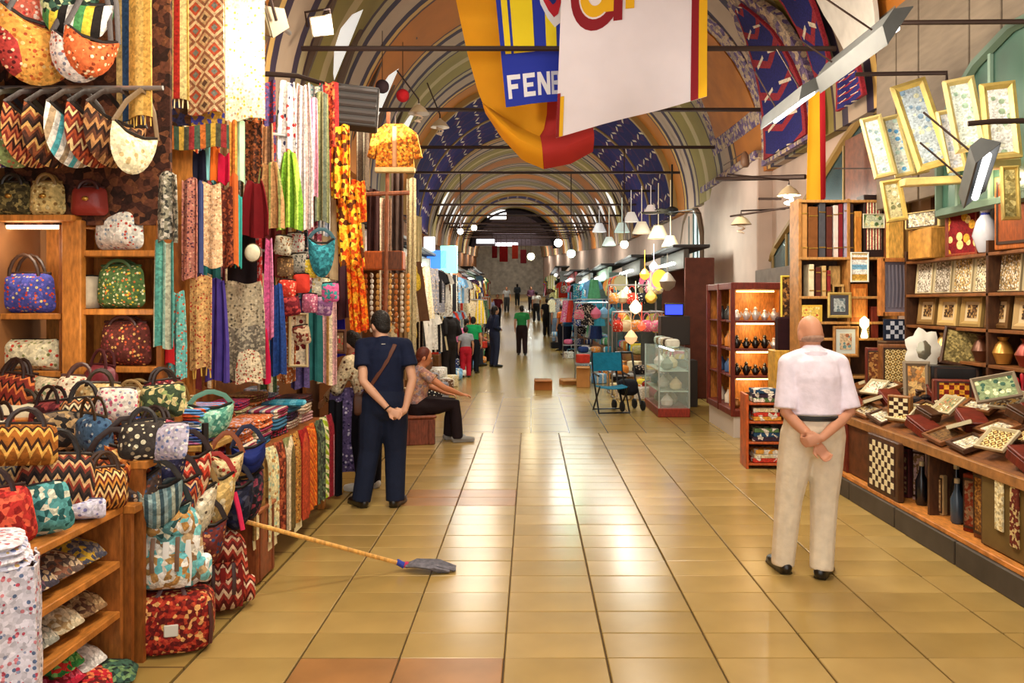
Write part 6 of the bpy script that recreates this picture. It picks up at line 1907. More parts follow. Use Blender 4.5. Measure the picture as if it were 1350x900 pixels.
MB().box((CX1 - .01, CY + D / 2, (CZ0 + CZ1) / 2), (.02, D, CZ1 - CZ0)).build('side_panel', wood('#B8702A'), t)
MB().box(((CX0 + CX1) / 2 + .03, CY + .42, (CZ0 + CZ1) / 2), (CX1 - CX0 - .08, .02, CZ1 - CZ0)).build('inner_back', wood('#C8803A'), t)
MB().box(((CX0 + CX1) / 2, CY + D / 2, .14), (CX1 - CX0 - .06, D - .06, .28)).build('base', M('base_white', '#C8BCB0', .6), t)
for z in (.80, 1.16, 1.54):
    MB().box(((CX0 + CX1) / 2, CY + .22, z), (CX1 - CX0 - .05, .42, .03), bev=.003).build('shelf_board', MAH, t)
    MB().box(((CX0 + CX1) / 2, CY + .98, z), (CX1 - CX0 - .05, 1.0, .02), bev=.003).build('shelf_board', MAH, t)
for z in (.78, 1.14, 1.52, 1.955):
    MB().box(((CX0 + CX1) / 2, CY + .14, z - .012), (.5, .03, .02)).build('strip_lamp', M('cabinet_lamp', '#FFD890', .4, emit=7.0), t)
for z in (.72, 1.08, 1.46, 1.88):
    point('cabinet_glow', (3.0, CY + .2, z), 2.4, (1, .72, .36), .04)
POT, POTW = M('pot_black', '#14100C', .25, spec=.6), M('pot_white', '#E8E2D4', .4)
def pot(label, loc, h, r, m, group=None):
    o = MB().lathe([(r * .5, 0), (r, h * .25), (r * .9, h * .5), (r * .4, h * .72), (r * .55, h * .8), (r * .2, h * .95)], 10).build('pot', m, None, loc)
    tag(o, label, 'pot', group)
    MB().tube([(r * .8, 0, h * .55), (r * 1.35, 0, h * .6), (r * .9, 0, h * .25)], r * .13, 5).build('handle', m, o)
    MB().tube([(-r * .8, 0, h * .35), (-r * 1.3, 0, h * .55), (-r * 1.5, 0, h * .66)], r * .16, 5).build('spout', m, o)
    return o
for sh, z in enumerate((.373, .817, 1.177, 1.557)):
    sn = ('bottom', 'second', 'third', 'top')[sh]
    for k in range(5):
        x = 2.78 + .125 * k
        m = (POT if (sh in (1, 2) and k < 4) else POTW if k == 4 or sh == 3 else M('pot_copper', '#A84A20', .35, metal=.5))
        nm = 'black' if m is POT else 'white' if m is POTW else 'copper'
        pot('%s coffee pot, %s on the %s shelf of the lit cabinet' % (nm, ORD[k], sn), (x, CY + .2, z), .15 + .02 * ((k + sh) % 3), .05, m, 'pots in the lit cabinet')
for k in range(8):
    z = (.373, .812, 1.172, 1.552)[k % 4]
    y = CY + .72 + .42 * (k // 4)
    c, cn = [('#E8DCC8', 'cream'), ('#3A3A3A', 'dark'), ('#D8883A', 'amber'), ('#4A6A9A', 'blue')][(k * 3) % 4]
    bottle('%s flask in the aisle side of the lit cabinet, %s from the floor, %s bay' % (cn, ORD[k % 4], ('first', 'second')[k // 4]), (2.80, y, z), .22, .06, M('flask_' + cn, c, .25, spec=.6), BRASS, 'flasks in the lit cabinet')
# yellow wares beside it, seen before the end rack
picture('bright yellow edged tall frame beside the lit cabinet', W(1040, 398, 9.3), 0, 0, .20, .62, M('yellow_frame', '#E8C848', .5), MO('#5A3A24', '#A8743A', '#3A2414', s=20), (0, 0, 0), .025)
tag(MB().box(W(1036, 440, 9.3), (.22, .14, .40), bev=.02).build('dark_case', PL('#2A1014')), 'dark maroon case below the yellow edged frame', 'box')
tag(MB().box(W(1034, 500, 9.35), (.30, .3, .7), bev=.01).build('yellow_chest', wood('#C8983A')), 'yellow wooden chest below the dark maroon case', 'chest')

# bookstand before the older man
t = thing('book_stand', 'orange wooden stand of stacked books and leaflets left of the older man', 'stand', (2.56, 8.72, 0), R(-4))
t['label'] = 'orange wooden stand of stacked books beside the older man'
ORW = wood('#B8541E')
for x in (-.22, .22):
    MB().box((x, 0, .40), (.03, .34, .80), bev=.004).build('side_panel', ORW, t)
for z in (.05, .28, .50, .70):
    MB().box((0, 0, z), (.41, .34, .022), bev=.003).build('shelf_board', ORW, t)
MB().box((0, .165, .40), (.41, .012, .78)).build('back_panel', WALD, t)
for sh, z in enumerate((.061, .291, .511, .711)):
    for k in range(3):
        c, cn = [('#C83A2A', 'red'), ('#2A4A6A', 'blue'), ('#D8C8A0', 'cream'), ('#5A7A4A', 'green'), ('#D89A3A', 'orange'), ('#3A2A3A', 'dark')][(sh * 5 + k * 2) % 6]
        tag(MB().box((2.545, 8.70, z + .028 + .046 * k), (.30 - .02 * k, .24, .042), rot=(0, 0, R(rnd.uniform(-8, 4))), bev=.003).build('book', MO(c, c, '#E0D8C8', s=12)), '%s book, %s from below on the %s shelf of the orange stand' % (cn, ORD[k], ('bottom', 'second', 'third', 'top')[sh]), 'book')

# glass showcase on the aisle
t = thing('glass_showcase', 'low glass showcase with pale goods on a red wooden base', 'showcase', (2.24, 13.2, 0))
GLASS = M('showcase_glass', '#DCEEE4', .05, spec=.6, alpha=.16)
MB().box((0, 0, .07), (.50, 1.5, .14), bev=.01).build('base', wood('#8A2A18'), t)
for s in (-1, 1):
    MB().box((s * .235, 0, .60), (.008, 1.44, .92)).build('glass_side', GLASS, t)
    MB().box((0, s * .725, .60), (.46, .008, .92)).build('glass_end', GLASS, t)
MB().box((0, 0, 1.07), (.48, 1.48, .02)).build('glass_top', GLASS, t)
for sx in (-1, 1):
    for sy in (-1, 1):
        MB().box((sx * .238, sy * .735, .61), (.022, .022, .94)).build('corner_post', M('alu', '#B8C0B8', .35, metal=.7), t)
for z in (.40, .72):
    MB().box((0, 0, z), (.46, 1.42, .012)).build('glass_shelf', M('shelf_glass', '#C8E0D4', .1, spec=.6), t)
MB().box((0, .0, 1.04), (.03, 1.3, .02)).build('strip_lamp', M('cool_lamp', '#F0FFF4', .4, emit=5.0), t)
for k in range(12):
    z = (.146, .412, .732)[k % 3]
    y = 12.65 + .36 * (k // 3)
    c, cn = [('#E8E4D8', 'white'), ('#B8B090', 'olive'), ('#8A9A8A', 'grey green'), ('#D8C8A0', 'cream')][(k * 3) % 4]
    m = M('ware_' + cn, c, .4)
    o = MB().lathe([(.05, 0), (.09, .03), (.10, .10), (.05, .16), (.03, .18)], 10).build('sugar_bowl', m, None, (2.16 + .14 * (k % 2), y, z))
    tag(o, '%s bowl inside the glass showcase, %s tier, %s from the end' % (cn, ('bottom', 'middle', 'top')[k % 3], ORD[k // 3]), 'bowl', 'bowls in the glass showcase')
    MB().ell((0, 0, .19), (.02, .02, .02), 8, 5).build('knob', m, o)
for k in range(6):
    y = 12.62 + .23 * k
    c, cn = [('#E0E0D0', 'white'), ('#5A4A3A', 'brown'), ('#C8B89A', 'buff'), ('#D8DCD8', 'pale grey'), ('#8A7A5A', 'khaki'), ('#B8C8B8', 'mint')][k]
    o = MB().ell((0, 0, .07), (.12, .09, .07), 10, 6, .6).build('folded_parcel', PL(c), None, (2.24, y, 1.082))
    tag(o, '%s soft parcel lying on top of the glass showcase' % cn, 'parcel')

# folding chair with teal canvas
t = thing('folding_chair', 'folding chair with teal canvas back and seat standing by the showcase', 'chair', (1.30, 13.0, 0), R(8))
TEALC = PL('#147090')
TUBE = M('tube_black', '#16161A', .4, metal=.4)
MB().grid(lambda u, v: (-.24 + .48 * u, .20 + .07 * v, .66 + .30 * v - .0 + .01 * math.sin(u * PI)), 6, 4, .012).build('backrest', TEALC, t)
MB().grid(lambda u, v: (-.24 + .48 * u, -.22 + .42 * v, .44 - .03 * math.sin(u * PI)), 6, 4, .012).build('seat', TEALC, t)
for s in (-1, 1):
    MB().tube([(s * .25, -.25, .02), (s * .25, .22, .66), (s * .25, .28, .98)], .014, 6).build('leg', TUBE, t)
    MB().tube([(s * .235, .26, .02), (s * .235, -.24, .45)], .014, 6).build('leg', TUBE, t)
    MB().tube([(s * .25, -.22, .62), (s * .25, .22, .64)], .016, 6).build('armrest', TUBE, t)
MB().tube([(-.25, -.25, .03), (.25, -.25, .03)], .012, 6).build('stretcher', TUBE, t)
MB().tube([(-.24, .26, .03), (.24, .26, .03)], .012, 6).build('stretcher', TUBE, t)
t = thing('push_trolley', 'black folded push trolley with small wheels behind the teal chair', 'trolley', (1.62, 13.35, 0), R(20))
for s in (-1, 1):
    MB().tube([(s * .17, -.15, .10), (s * .17, .05, .50), (s * .16, .16, .95)], .018, 6).build('side_rail', TUBE, t)
    for y in (-.18, .12):
        MB().lathe([(.07, -.02), (.085, -.012), (.085, .012), (.07, .02)], 14, T=Matrix.Translation((s * .19, y, .086)) @ Euler((0, R(90), 0)).to_matrix().to_4x4()).build('wheel', M('rubber', '#1A1A1A', .7), t)
MB().ell((0, .0, .38), (.16, .16, .14), 10, 7, .6).build('seat', PL('#1C1C24'), t)
MB().tube([(-.16, .16, .95), (.16, .16, .95)], .02, 6).build('handle', TUBE, t)

# cartons left on the floor
CARD = M('cardboard', '#B87E42', .8, var=.12, vscale=4)
CARDD = M('cardboard_dark', '#A05E26', .8, var=.12, vscale=4)
def carton(label, loc, rz, w, d, h, m):
    t = thing('carton', label, 'carton', loc, R(rz))
    MB().box((0, 0, h / 2), (w, d, h), bev=.006).build('carton_body', m, t)
    MB().box((0, 0, h + .002), (w * .99, .05, .004)).build('tape', M('tape', '#C8A878', .4), t)
    for s in (-1, 1):
        MB().box((0, s * (d / 2 + .035), h - .002), (w * .96, .07, .008), rot=(R(s * -22), 0, 0)).build('flap', m, t)
    return t
p = W(716, 513, 16.5)
carton('small brown carton standing alone in the middle of the aisle', (p.x, 16.5, 0), 3, .36, .28, .20, CARDD)
p = W(769, 510, 17.0)
carton('upright tan carton at the edge of the lamp stalls', (p.x, 17.0, 0), -6, .28, .26, .43, CARD)
p = W(752, 512, 17.2)
carton('flat tan carton lying beside the upright one', (p.x, 17.6, 0), 10, .40, .34, .10, CARD)
p = W(752, 498, 17.2)

# ------------------------------------------------------------------ shops along both sides, farther down the street
SIGN = M('sign_dark', '#2E2A2A', .6)
gc = [('#C83A2A', 'red'), ('#E8E4DC', 'white'), ('#2A3A6A', 'navy'), ('#1E1C20', 'black'), ('#3A8AA0', 'teal'), ('#D8883A', 'orange'), ('#8A2A4A', 'magenta'), ('#B8B070', 'khaki'), ('#5A9A6A', 'green'), ('#8A8A94', 'grey'),
      ('#D8C8A0', 'beige'), ('#6A4A34', 'brown'), ('#78A8D0', 'sky blue'), ('#D86A8A', 'pink'), ('#E0C040', 'yellow'), ('#5A3A7A', 'purple')]
_shirt = {}
def shirt_mesh(k):
    if k not in _shirt:
        if k == 0:      # tee
            o = [(-.10, 0), (.10, 0), (.26, -.07), (.33, -.24), (.24, -.28), (.20, -.19), (.20, -.66), (-.20, -.66), (-.20, -.19), (-.24, -.28), (-.33, -.24), (-.26, -.07)]
            me = MB().prism(o, .05, y0=-.025).mesh('hanging_tee', None, False)
        elif k == 1:    # long dress
            me = MB().grid(lambda u, v: ((u - .5) * (.22 + .30 * v), .02 * math.sin(u * 14), -.95 * v), 8, 5, .02).mesh('hanging_dress', None)
        elif k == 2:    # trousers
            o = [(-.17, 0), (.17, 0), (.19, -.85), (.04, -.85), (0, -.22), (-.04, -.85), (-.19, -.85)]
            me = MB().prism(o, .05, y0=-.025).mesh('hanging_trousers', None, False)
        elif k == 3:    # bag
            me = MB().pillow(rrect(.34, .30, .3, 3, .85, -.48), .14, 3).tube(arch(.2, .2, 6, -.20), .014, 5).mesh('hanging_bag', None)
        elif k == 4:    # ball lamp
            me = MB().lathe([(.02, -.10), (.05, -.14), (.14, -.22), (.17, -.32), (.12, -.43), (.03, -.47)], 12).tube([(0, 0, 0), (0, 0, -.12)], .006, 4).mesh('hanging_lamp', None)
        elif k == 5:    # plate
            me = MB().lathe([(.02, 0), (.10, .005), (.17, .03), (.18, .035), (.10, .018), (.02, .01)], 16, T=Euler((R(90), 0, 0)).to_matrix().to_4x4()).mesh('wall_plate', None)
        elif k == 6:    # stool pouffe / pile
            me = MB().ell((0, 0, .11), (.17, .17, .11), 12, 7, .6).mesh('pouffe', None)
        else:           # box
            me = MB().box((0, 0, .12), (.30, .30, .24), bev=.015).mesh('goods_box', None, False)
        me.materials.append(PL('#888888'))
        _shirt[k] = me
    return _shirt[k]
KN = ['tee', 'dress', 'pair of trousers', 'bag', 'ball lamp', 'plate', 'pouffe', 'box']
NM = ['hanging_tee', 'hanging_dress', 'hanging_trousers', 'hanging_bag', 'hanging_lamp', 'wall_plate', 'pouffe', 'goods_box']
CT = ['shirt', 'dress', 'trousers', 'bag', 'lamp', 'plate', 'pouffe', 'box']
def ware(k, x, y, z, rz, c, cn, where, group, sc=1.0):
    o = bpy.data.objects.new(NM[k], shirt_mesh(k))
    C.objects.link(o)
    o.location = (x, y, z)
    o.rotation_euler = (0, 0, rz)
    o.scale = (sc,) * 3
    o.material_slots[0].link = 'OBJECT'
    o.material_slots[0].material = [PL(c), PL(c), ST(c, '#D8D0C0', c, s=7), MO(c, c, '#B8A898', c, s=20), FL(c, '#F0E8D8', c, s=16)][rnd.randrange(5)] if k not in (4, 5) else M('gloss_' + c, c, .3, spec=.6)
    return tag(o, '%s %s %s' % (cn, KN[k], where), CT[k], group)

def shop(side, y0, y1, tint, theme, name, fascia, seed):
    """One shop: fascia, jambs, rail and the wares hung from it, each a thing."""
    r = random.Random(seed)
    s = 1 if side == 'right' else -1
    ym = (y0 + y1) / 2
    far = max(0, min(1, (y0 - 14) / 6))
    xo = xs(ym) + (2.62 - .50 * far if s > 0 else -1.85 + .30 * far)
    z0 = zf(ym)
    dp = abs((XR if s > 0 else XL) + xs(ym) - xo)
    t = thing('shop_front', name, 'shop front', (0, 0, 0))
    MB().box((xo + s * .45, ym, z0 + 2.62), (.10, y1 - y0 - .05, .36), bev=.01).build('fascia', fascia, t)
    MB().box((xo + s * .55, ym, z0 + 2.86), (.7, y1 - y0 - .05, .06), bev=.01).build('canopy', SIGN, t)
    for y in (y0 + .05, y1 - .05):
        MB().box((xo + s * .70, y, z0 + 1.32), (.55, .08, 2.64), bev=.01).build('jamb', M('jamb_' + tint, tint, .7, var=.2), t)
    MB().box((xo + s * (dp - .12), ym, z0 + 1.4), (.05, y1 - y0 - .1, 2.8)).build('shop_back', M('shopback_' + tint, tint, .7, var=.35, vscale=3), t)
    MB().box((xo + s * .50, ym, z0 + .30), (.5, y1 - y0 - .3, .60), bev=.01).build('bench', wood('#8A5A30'), t)
    MB().box((xo + s * .30, ym, z0 + 2.56), (.09, (y1 - y0) * .6, .05), bev=.01).build('tube_lamp', M('shop_tube', '#F8FFF8', .4, emit=6.0), t)
    for dx, zz in ((.02, 2.46), (.14, 1.62)):
        MB().tube([(xo + s * dx, y0 + .1, z0 + zz), (xo + s * dx, y1 - .1, z0 + zz)], .013, 6).build('rail', STEEL, t)
    n = max(4, int((y1 - y0) / (.36 if y0 < 30 else .6)))
    for k in range(n):
        y = y0 + .15 + (k + .5) * (y1 - y0 - .3) / n
        ang = R(r.uniform(-25, 25)) + (R(-30) * s)
        for lv, zz, dx in ((0, 2.45, .02), (1, 1.61, .14)):
            kk = r.choice(theme[0])
            c, cn = r.choice(theme[2])
            ware(kk, xo + s * dx, y, z0 + zz - (.2 if kk == 5 else 0), ang, c, cn, 'hung %s along the %s rail of %s' % (ORD[k], ('upper', 'lower')[lv], theme[3]), 'wares hung at ' + theme[3], .9 if lv else 1.0)
        kk = r.choice(theme[1])
        c, cn = r.choice(theme[2])
        ware(kk, xo + s * .44, y, z0 + .601, ang, c, cn, 'set %s along the bench of %s' % (ORD[k], theme[3]), 'wares on the bench of ' + theme[3])
        c, cn = r.choice(theme[2])
        kk = r.choice((6, 7))
        ware(kk, xo + s * .02 - s * r.uniform(0, .22), y, z0, ang, c, cn, 'standing %s on the floor before %s' % (ORD[k], theme[3]), 'wares on the floor at ' + theme[3])
        if r.random() < .6:
            c, cn = r.choice(theme[2])
            ware(13 - kk, xo + s * .02, y, z0 + (.222 if kk == 6 else .242), ang, c, cn, 'stacked %s on top before %s' % (ORD[k], theme[3]), 'wares on the floor at ' + theme[3], .9)
CL = gc
LAMPC = [gc[i] for i in (0, 5, 14, 13, 10, 7)]
SPORT = [gc[i] for i in (1, 3, 2, 9, 12, 0)]
WARMC = [gc[i] for i in (5, 0, 11, 10, 14)]
B_ = lambda *i: [gc[j] for j in i]
shop('left', 10.6, 13.4, '#7A4A24', ([1, 3], [6, 7], WARMC, 'the amber shop'), 'brown wooden shop front of the amber shop beyond the seated person', wood('#B8641E'), 1)
shop('left', 14.2, 17.8, '#4A3A30', ([1, 2, 0], [6, 7], B_(10, 11, 3, 9, 1), 'the dark clothes shop'), 'dark shop front with grey sign past the amber shop', M('fascia_pale', '#A8A8A0', .5), 2)
shop('left', 18.2, 22.4, '#5A6A78', ([0, 0, 2], [6, 7], SPORT, 'the sportswear shop'), 'shop front with a glowing blue sign selling sportswear', M('fascia_blue', '#3A7AD8', .4, emit=.8), 3)
shop('left', 22.8, 27.2, '#B86A2A', ([1, 3, 0], [6, 7], WARMC, 'the orange goods shop'), 'shop front full of orange goods past the sportswear', M('fascia_orange', '#C8702A', .5), 4)
shop('left', 27.6, 33.0, '#5A4A44', ([0, 1, 2], [6, 7], CL, 'the red trimmed shop'), 'red trimmed shop front farther along the textile side', M('fascia_red', '#8A2A2A', .5), 5)
shop('left', 33.4, 41.0, '#5A5A4A', ([0, 1, 3], [6, 7], CL, 'the far pale green shop'), 'far shop front with a pale green sign on the textile side', M('fascia_green', '#8AB08A', .5), 6)
shop('left', 41.5, 52.0, '#4A4440', ([0, 1], [6, 7], CL, 'the last textile side shop'), 'farthest shop front of the textile side', M('fascia_grey2', '#7A6A6A', .5), 7)
shop('right', 14.9, 17.6, '#5A2A1A', ([4, 5, 3], [6, 7], LAMPC + B_(1, 3), 'the lamp and plate shop'), 'shop front hung with lamps and plates behind the showcase', M('fascia_dark', '#4A443E', .6), 8)
shop('right', 18.0, 21.6, '#4A4A44', ([4, 5, 3], [6, 7], LAMPC + B_(4, 3), 'the second lamp shop'), 'second shop front hung with lamps on the right', M('fascia_dark', '#4A443E', .6), 9)
shop('right', 22.0, 26.0, '#6A7A70', ([0, 1, 3], [6, 7], B_(1, 12, 4, 8, 9, 2), 'the pale green lit shop'), 'shop front with pale green light on the lamp side', M('fascia_mint', '#A8C8B0', .5), 10)
shop('right', 26.4, 31.0, '#5A6A6A', ([0, 1, 2], [6, 7], B_(1, 12, 2, 4, 3, 13), 'the blue goods shop'), 'shop front of blue and white goods on the lamp side', M('fascia_white', '#C8CCC8', .5), 11)
shop('right', 31.5, 38.0, '#5A5048', ([0, 1, 3], [6, 7], CL, 'the far striped shop'), 'far shop front with mixed garments on the lamp side', M('fascia_red', '#8A2A2A', .5), 12)
shop('right', 38.5, 50.0, '#4A4844', ([0, 1], [6, 7], CL, 'the last lamp side shop'), 'farthest shop front of the lamp side', M('fascia_grey2', '#7A6A6A', .5), 13)

# signs and screens of those shops
t = thing('sign_board', 'pale grey sign board standing out from the dark clothes shop', 'sign', W(556, 372, 16.6), R(0))
MB().box((0, 0, 0), (.36, .07, 1.0), bev=.01).build('sign_panel', M('sign_grey', '#B8BCB8', .5), t)
MB().box((-.19, 0, 0), (.03, .09, 1.04)).build('sign_edge', M('sign_edge', '#6A7A9A', .5), t)
for px, py, w, h, c, e, lb in ((576, 342, 26, 24, '#3A78E8', 1.6, 'glowing blue sign of the sportswear shop'), (592, 342, 22, 36, '#8AF0E0', 1.4, 'glowing aqua sign panel beside the blue one'), (566, 322, 14, 20, '#F0F0F4', 1.5, 'white lit sign above the blue one')):
    Y = 18.0
    tag(MB().box(W(px, py, Y), (w * Y / F, .1, h * Y / F), bev=.01).build('lit_sign', M('lit_' + c, c, .4, emit=e)), lb, 'sign')
t = thing('television', 'small screen glowing blue among the lamps', 'screen', W(889, 408, 13.9), R(-20))
MB().box((0, 0, 0), (.34, .08, .22), bev=.01).build('casing', M('casing_black', '#101010', .4), t)
MB().box((0, -.042, .0), (.30, .008, .17)).build('display', M('screen_blue', '#2A3AE8', .3, emit=2.4), t)
tag(MB().box(W(889, 408, 13.9) + V((0, .05, -.36)), (.5, .36, .5), bev=.01).build('screen_cabinet', M('cabinet_dark', '#2A221E', .6)), 'dark cabinet on which the blue screen stands', 'cabinet')
tag(MB().box((2.62, 13.9, .40), (.5, .4, .80), bev=.01).build('screen_plinth', M('cabinet_dark', '#2A221E', .6)), 'tall dark plinth under the screen cabinet', 'plinth')
# lamps glowing in the lamp shops
for k, (px, py, Y, c, e, r) in enumerate(((850, 362, 15.2, '#F08A30', 2.2, .10), (838, 405, 15.0, '#F8D8A0', 2.5, .12), (858, 390, 15.4, '#E8A050', 1.8, .09), (820, 415, 16.0, '#F0602A', 1.5, .08), (868, 378, 15.6, '#C8D050', 1.2, .07), (846, 430, 14.9, '#E84A30', 1.5, .08), (826, 385, 17, '#F8E8C0', 2.2, .10),
                                          (880, 372, 15.0, '#8A7A6A', 0.0, .16), (862, 352, 16, '#D8D0E0', .6, .10), (832, 445, 14.8, '#D8A878', 1.0, .12))):
    cn = ['orange', 'creamy', 'amber', 'vermilion', 'lime', 'red', 'warm white', 'unlit grey', 'pale violet', 'peach'][k]
    o = MB().lathe([(.1 * r, r * 1.2), (.4 * r, r * .95), (r, .1 * r), (.85 * r, -.5 * r), (.2 * r, -r)], 12).tube([(0, 0, r * 1.2), (0, 0, r * 1.2 + .35)], .006, 4).build('mosaic_lamp', M('mlamp_' + cn, c, .4, emit=e), None, W(px, py, Y))
    tag(o, '%s mosaic glass lamp in the first lamp shop' % cn, 'lamp')
# bright globes and tubes hung farther down
for px, py, Y, c, e, r, pw, lb in ((736, 320, 21.5, '#F4FFFA', 9, .11, 40, 'brightest white globe lamp far down the lamp side'), (753, 334, 18.5, '#C8FFE0', 6, .10, 26, 'greenish globe lamp beside the brightest one'), (700, 338, 27.5, '#FFF0C0', 6, .13, 30, 'warm yellow globe lamp far over the street'),
                                   (823, 322, 15.5, '#FFF4E0', 5, .08, 26, 'white globe lamp above the lamp shop'), (607, 305, 18.5, '#FFFFFF', 4, .07, 20, 'small white globe lamp on the textile side'), (625, 300, 24.5, '#FFF8E8', 5, .09, 22, 'white globe lamp farther on the textile side')):
    p = W(px, py, Y)
    o = thing('globe_lamp', lb, 'lamp', p)
    MB().ell((0, 0, 0), (r, r, r), 14, 10).build('globe', M('globe_' + c, c, .4, emit=e), o)
    MB().tube([(0, 0, r), (0, 0, max(r + .1, VZ + .80 + zf(Y) - p.z))], .012, 5).build('rod', IRON, o)
    MB().lathe([(.02, r), (.06, r * .9), (.06, r * .8)], 10).build('cap', IRON, o)
    point('globe_light', p + V((0, -r * 1.6, -r)), pw, tuple(lin(int(c[i:i + 2], 16) / 255) for i in (1, 3, 5)), .12)
# hanging banners deep in the street
for k, (px, py, w, h, Y, c, lb) in enumerate(((664, 335, 11, 20, 42.5, '#9A1E22', 'red pennant hung deep in the street'), (679, 332, 8, 18, 45.5, '#B83A2A', 'orange red pennant beside the red one'), (652, 332, 7, 16, 42.5, '#7A1A22', 'dark red pennant nearest the textile side'), (690, 338, 8, 18, 48.5, '#6A1A20', 'maroon pennant nearest the lamp side'),
                                              (640, 318, 24, 6, 39.5, '#E8E8F0', 'white lit strip sign over the far street'), (668, 322, 30, 5, 48.5, '#E8E0E8', 'second white strip sign over the far street'))):
    p = W(px, py, Y)
    zt = VZ + zf(Y) + .80 - p.z
    o = MB().box((0, 0, 0), (w * Y / F, .06, h * Y / F), bev=.02).build('pennant' if k < 4 else 'strip_sign', PL(c) if k < 4 else M('strip_' + str(k), c, .4, emit=1.5), None, p)
    tag(o, lb, 'pennant' if k < 4 else 'sign')
    for sx in (-.35, .35):
        MB().tube([(sx * w * Y / F, 0, h * Y / F * .45), (sx * w * Y / F, 0, zt)], .012, 4).build('cord', IRON, o)

# racks standing out into the street
def rack(x0, x1, y, h, cs, kinds, lb, short, seed):
    r = random.Random(seed)
    z0 = zf(y)
    t = thing('clothes_rack', lb, 'rack', (0, 0, 0))
    for x in (x0, x1):
        MB().tube([(x, y, z0), (x, y, z0 + h)], .016, 6).build('upright', STEEL, t)
        MB().tube([(x, y - .25, z0 + .02), (x, y + .25, z0 + .02)], .016, 6).build('foot', STEEL, t)
    MB().tube([(x0, y, z0 + h), (x1, y, z0 + h)], .016, 6).build('rail', STEEL, t)
    MB().box(((x0 + x1) / 2, y + .02, z0 + .42), (x1 - x0, .40, .03)).build('low_shelf', STEEL, t)
    n = max(3, int((x1 - x0) / .17))
    for k in range(n):
        x = x0 + (k + .5) * (x1 - x0) / n
        c, cn = r.choice(cs)
        ware(r.choice(kinds), x, y + .05 * (k % 2), z0 + h - .02, R(r.uniform(-40, 40)), c, cn, 'hung %s on the rack %s' % (ORD[k], short), 'wares on the rack ' + short, .75)
    for k in range(max(2, int((x1 - x0) / .33))):
        x = x0 + .18 + .34 * k
        c, cn = r.choice(cs)
        ware(r.choice((6, 7)), x, y - .02, z0 + .436, R(r.uniform(-30, 30)), c, cn, 'lying %s inside the rack %s' % (ORD[k], short), 'wares on the rack ' + short, .8)
        c, cn = r.choice(cs)
        ware(r.choice((6, 7)), x, y - .30, z0, R(r.uniform(-30, 30)), c, cn, 'standing %s under the rack %s' % (ORD[k], short), 'wares on the rack ' + short, .9)
rack(1.55, 2.5, 15.2, 1.62, B_(0, 5, 11, 10, 3, 13, 1), [3, 3, 4], 'steel rack of small bags behind the teal chair', 'behind the teal chair', 31)
rack(1.55, 2.5, 15.95, 2.15, B_(0, 5, 11, 10, 9, 3, 1, 14), [3, 4, 5], 'taller steel rack of small bags and lamps behind the first', 'behind the bag rack', 32)
rack(1.0, 1.95, 18.1, 1.8, B_(1, 9, 4, 0, 13, 12, 3), [3, 0, 4], 'steel rack standing out before the second lamp shop', 'before the second lamp shop', 33)
rack(1.25, 2.3, 21.8, 1.9, B_(1, 12, 4, 8, 2, 5), [0, 1], 'steel rack of garments before the pale green lit shop', 'before the pale green lit shop', 34)
rack(1.05, 2.1, 26.2, 1.9, B_(12, 4, 2, 1, 13, 0), [0, 1], 'steel rack of garments before the blue goods shop', 'before the blue goods shop', 35)
rack(.75, 1.8, 31.2, 1.9, gc, [0, 1], 'steel rack of garments before the far striped shop', 'before the far striped shop', 36)
rack(-2.0, -1.45, 24.2, 1.9, B_(5, 5, 14, 0, 11, 10), [0, 1], 'steel rack of orange garments before the orange goods shop', 'before the orange goods shop', 37)
rack(-2.2, -1.5, 27.4, 1.9, B_(0, 8, 1, 12), [0, 1], 'steel rack of garments before the red trimmed shop', 'before the red trimmed shop', 38)
rack(-2.5, -1.7, 33.2, 1.9, gc, [0, 1], 'steel rack of garments before the far pale green shop', 'before the far pale green shop', 39)
# lampshades and a fan above the first lamp shop
for k, (px, py, Y, r, c, e, cn) in enumerate(((846, 300, 16.4, .20, '#F0E4C8', .3, 'cream'), (868, 306, 16.0, .22, '#E8D8B0', .3, 'straw'), (832, 286, 17.0, .17, '#F4F0E8', .3, 'white'), (858, 276, 16.6, .15, '#F4E8E0', .3, 'pale pink'), (820, 300, 18.2, .18, '#D8ECE8', .3, 'pale aqua'), (884, 318, 15.6, .18, '#D8C8A0', .5, 'beige'),
                                              (803, 318, 20, .18, '#E8F4EC', .3, 'milky green'), (790, 300, 22, .2, '#F0F0F0', .3, 'snow white'))):
    o = MB().lathe([(r * .45, r * .6), (r, -r * .6), (r * .96, -r * .6), (r * .42, r * .58)], 14).tube([(0, 0, r * .5), (0, 0, max(.5, VZ - W(px, py, Y).z + .2))], .008, 4).build('lamp_shade_pendant', M('pshade_' + cn, c, .6, emit=e), None, W(px, py, Y))
    tag(o, '%s pendant lampshade hanging over the lamp shops' % cn, 'lamp')
t = thing('street_fan', 'black fan with drooping blades over the lamp and plate shop', 'fan', W(886, 278, 15.4))
FB = M('fan_black', '#1A1816', .5)
MB().lathe([(.05, -.08), (.12, -.04), (.12, .04), (.05, .08)], 12).build('hub', FB, t)
for k in range(5):
    a = 2 * PI * k / 5 + .3
    MB().box((.34 * math.cos(a), .34 * math.sin(a), -.02), (.50, .13, .014), rot=(R(10), 0, a)).build('blade', FB, t)
MB().tube([(0, 0, .08), (0, 0, .9)], .02, 6).build('rod', FB, t)
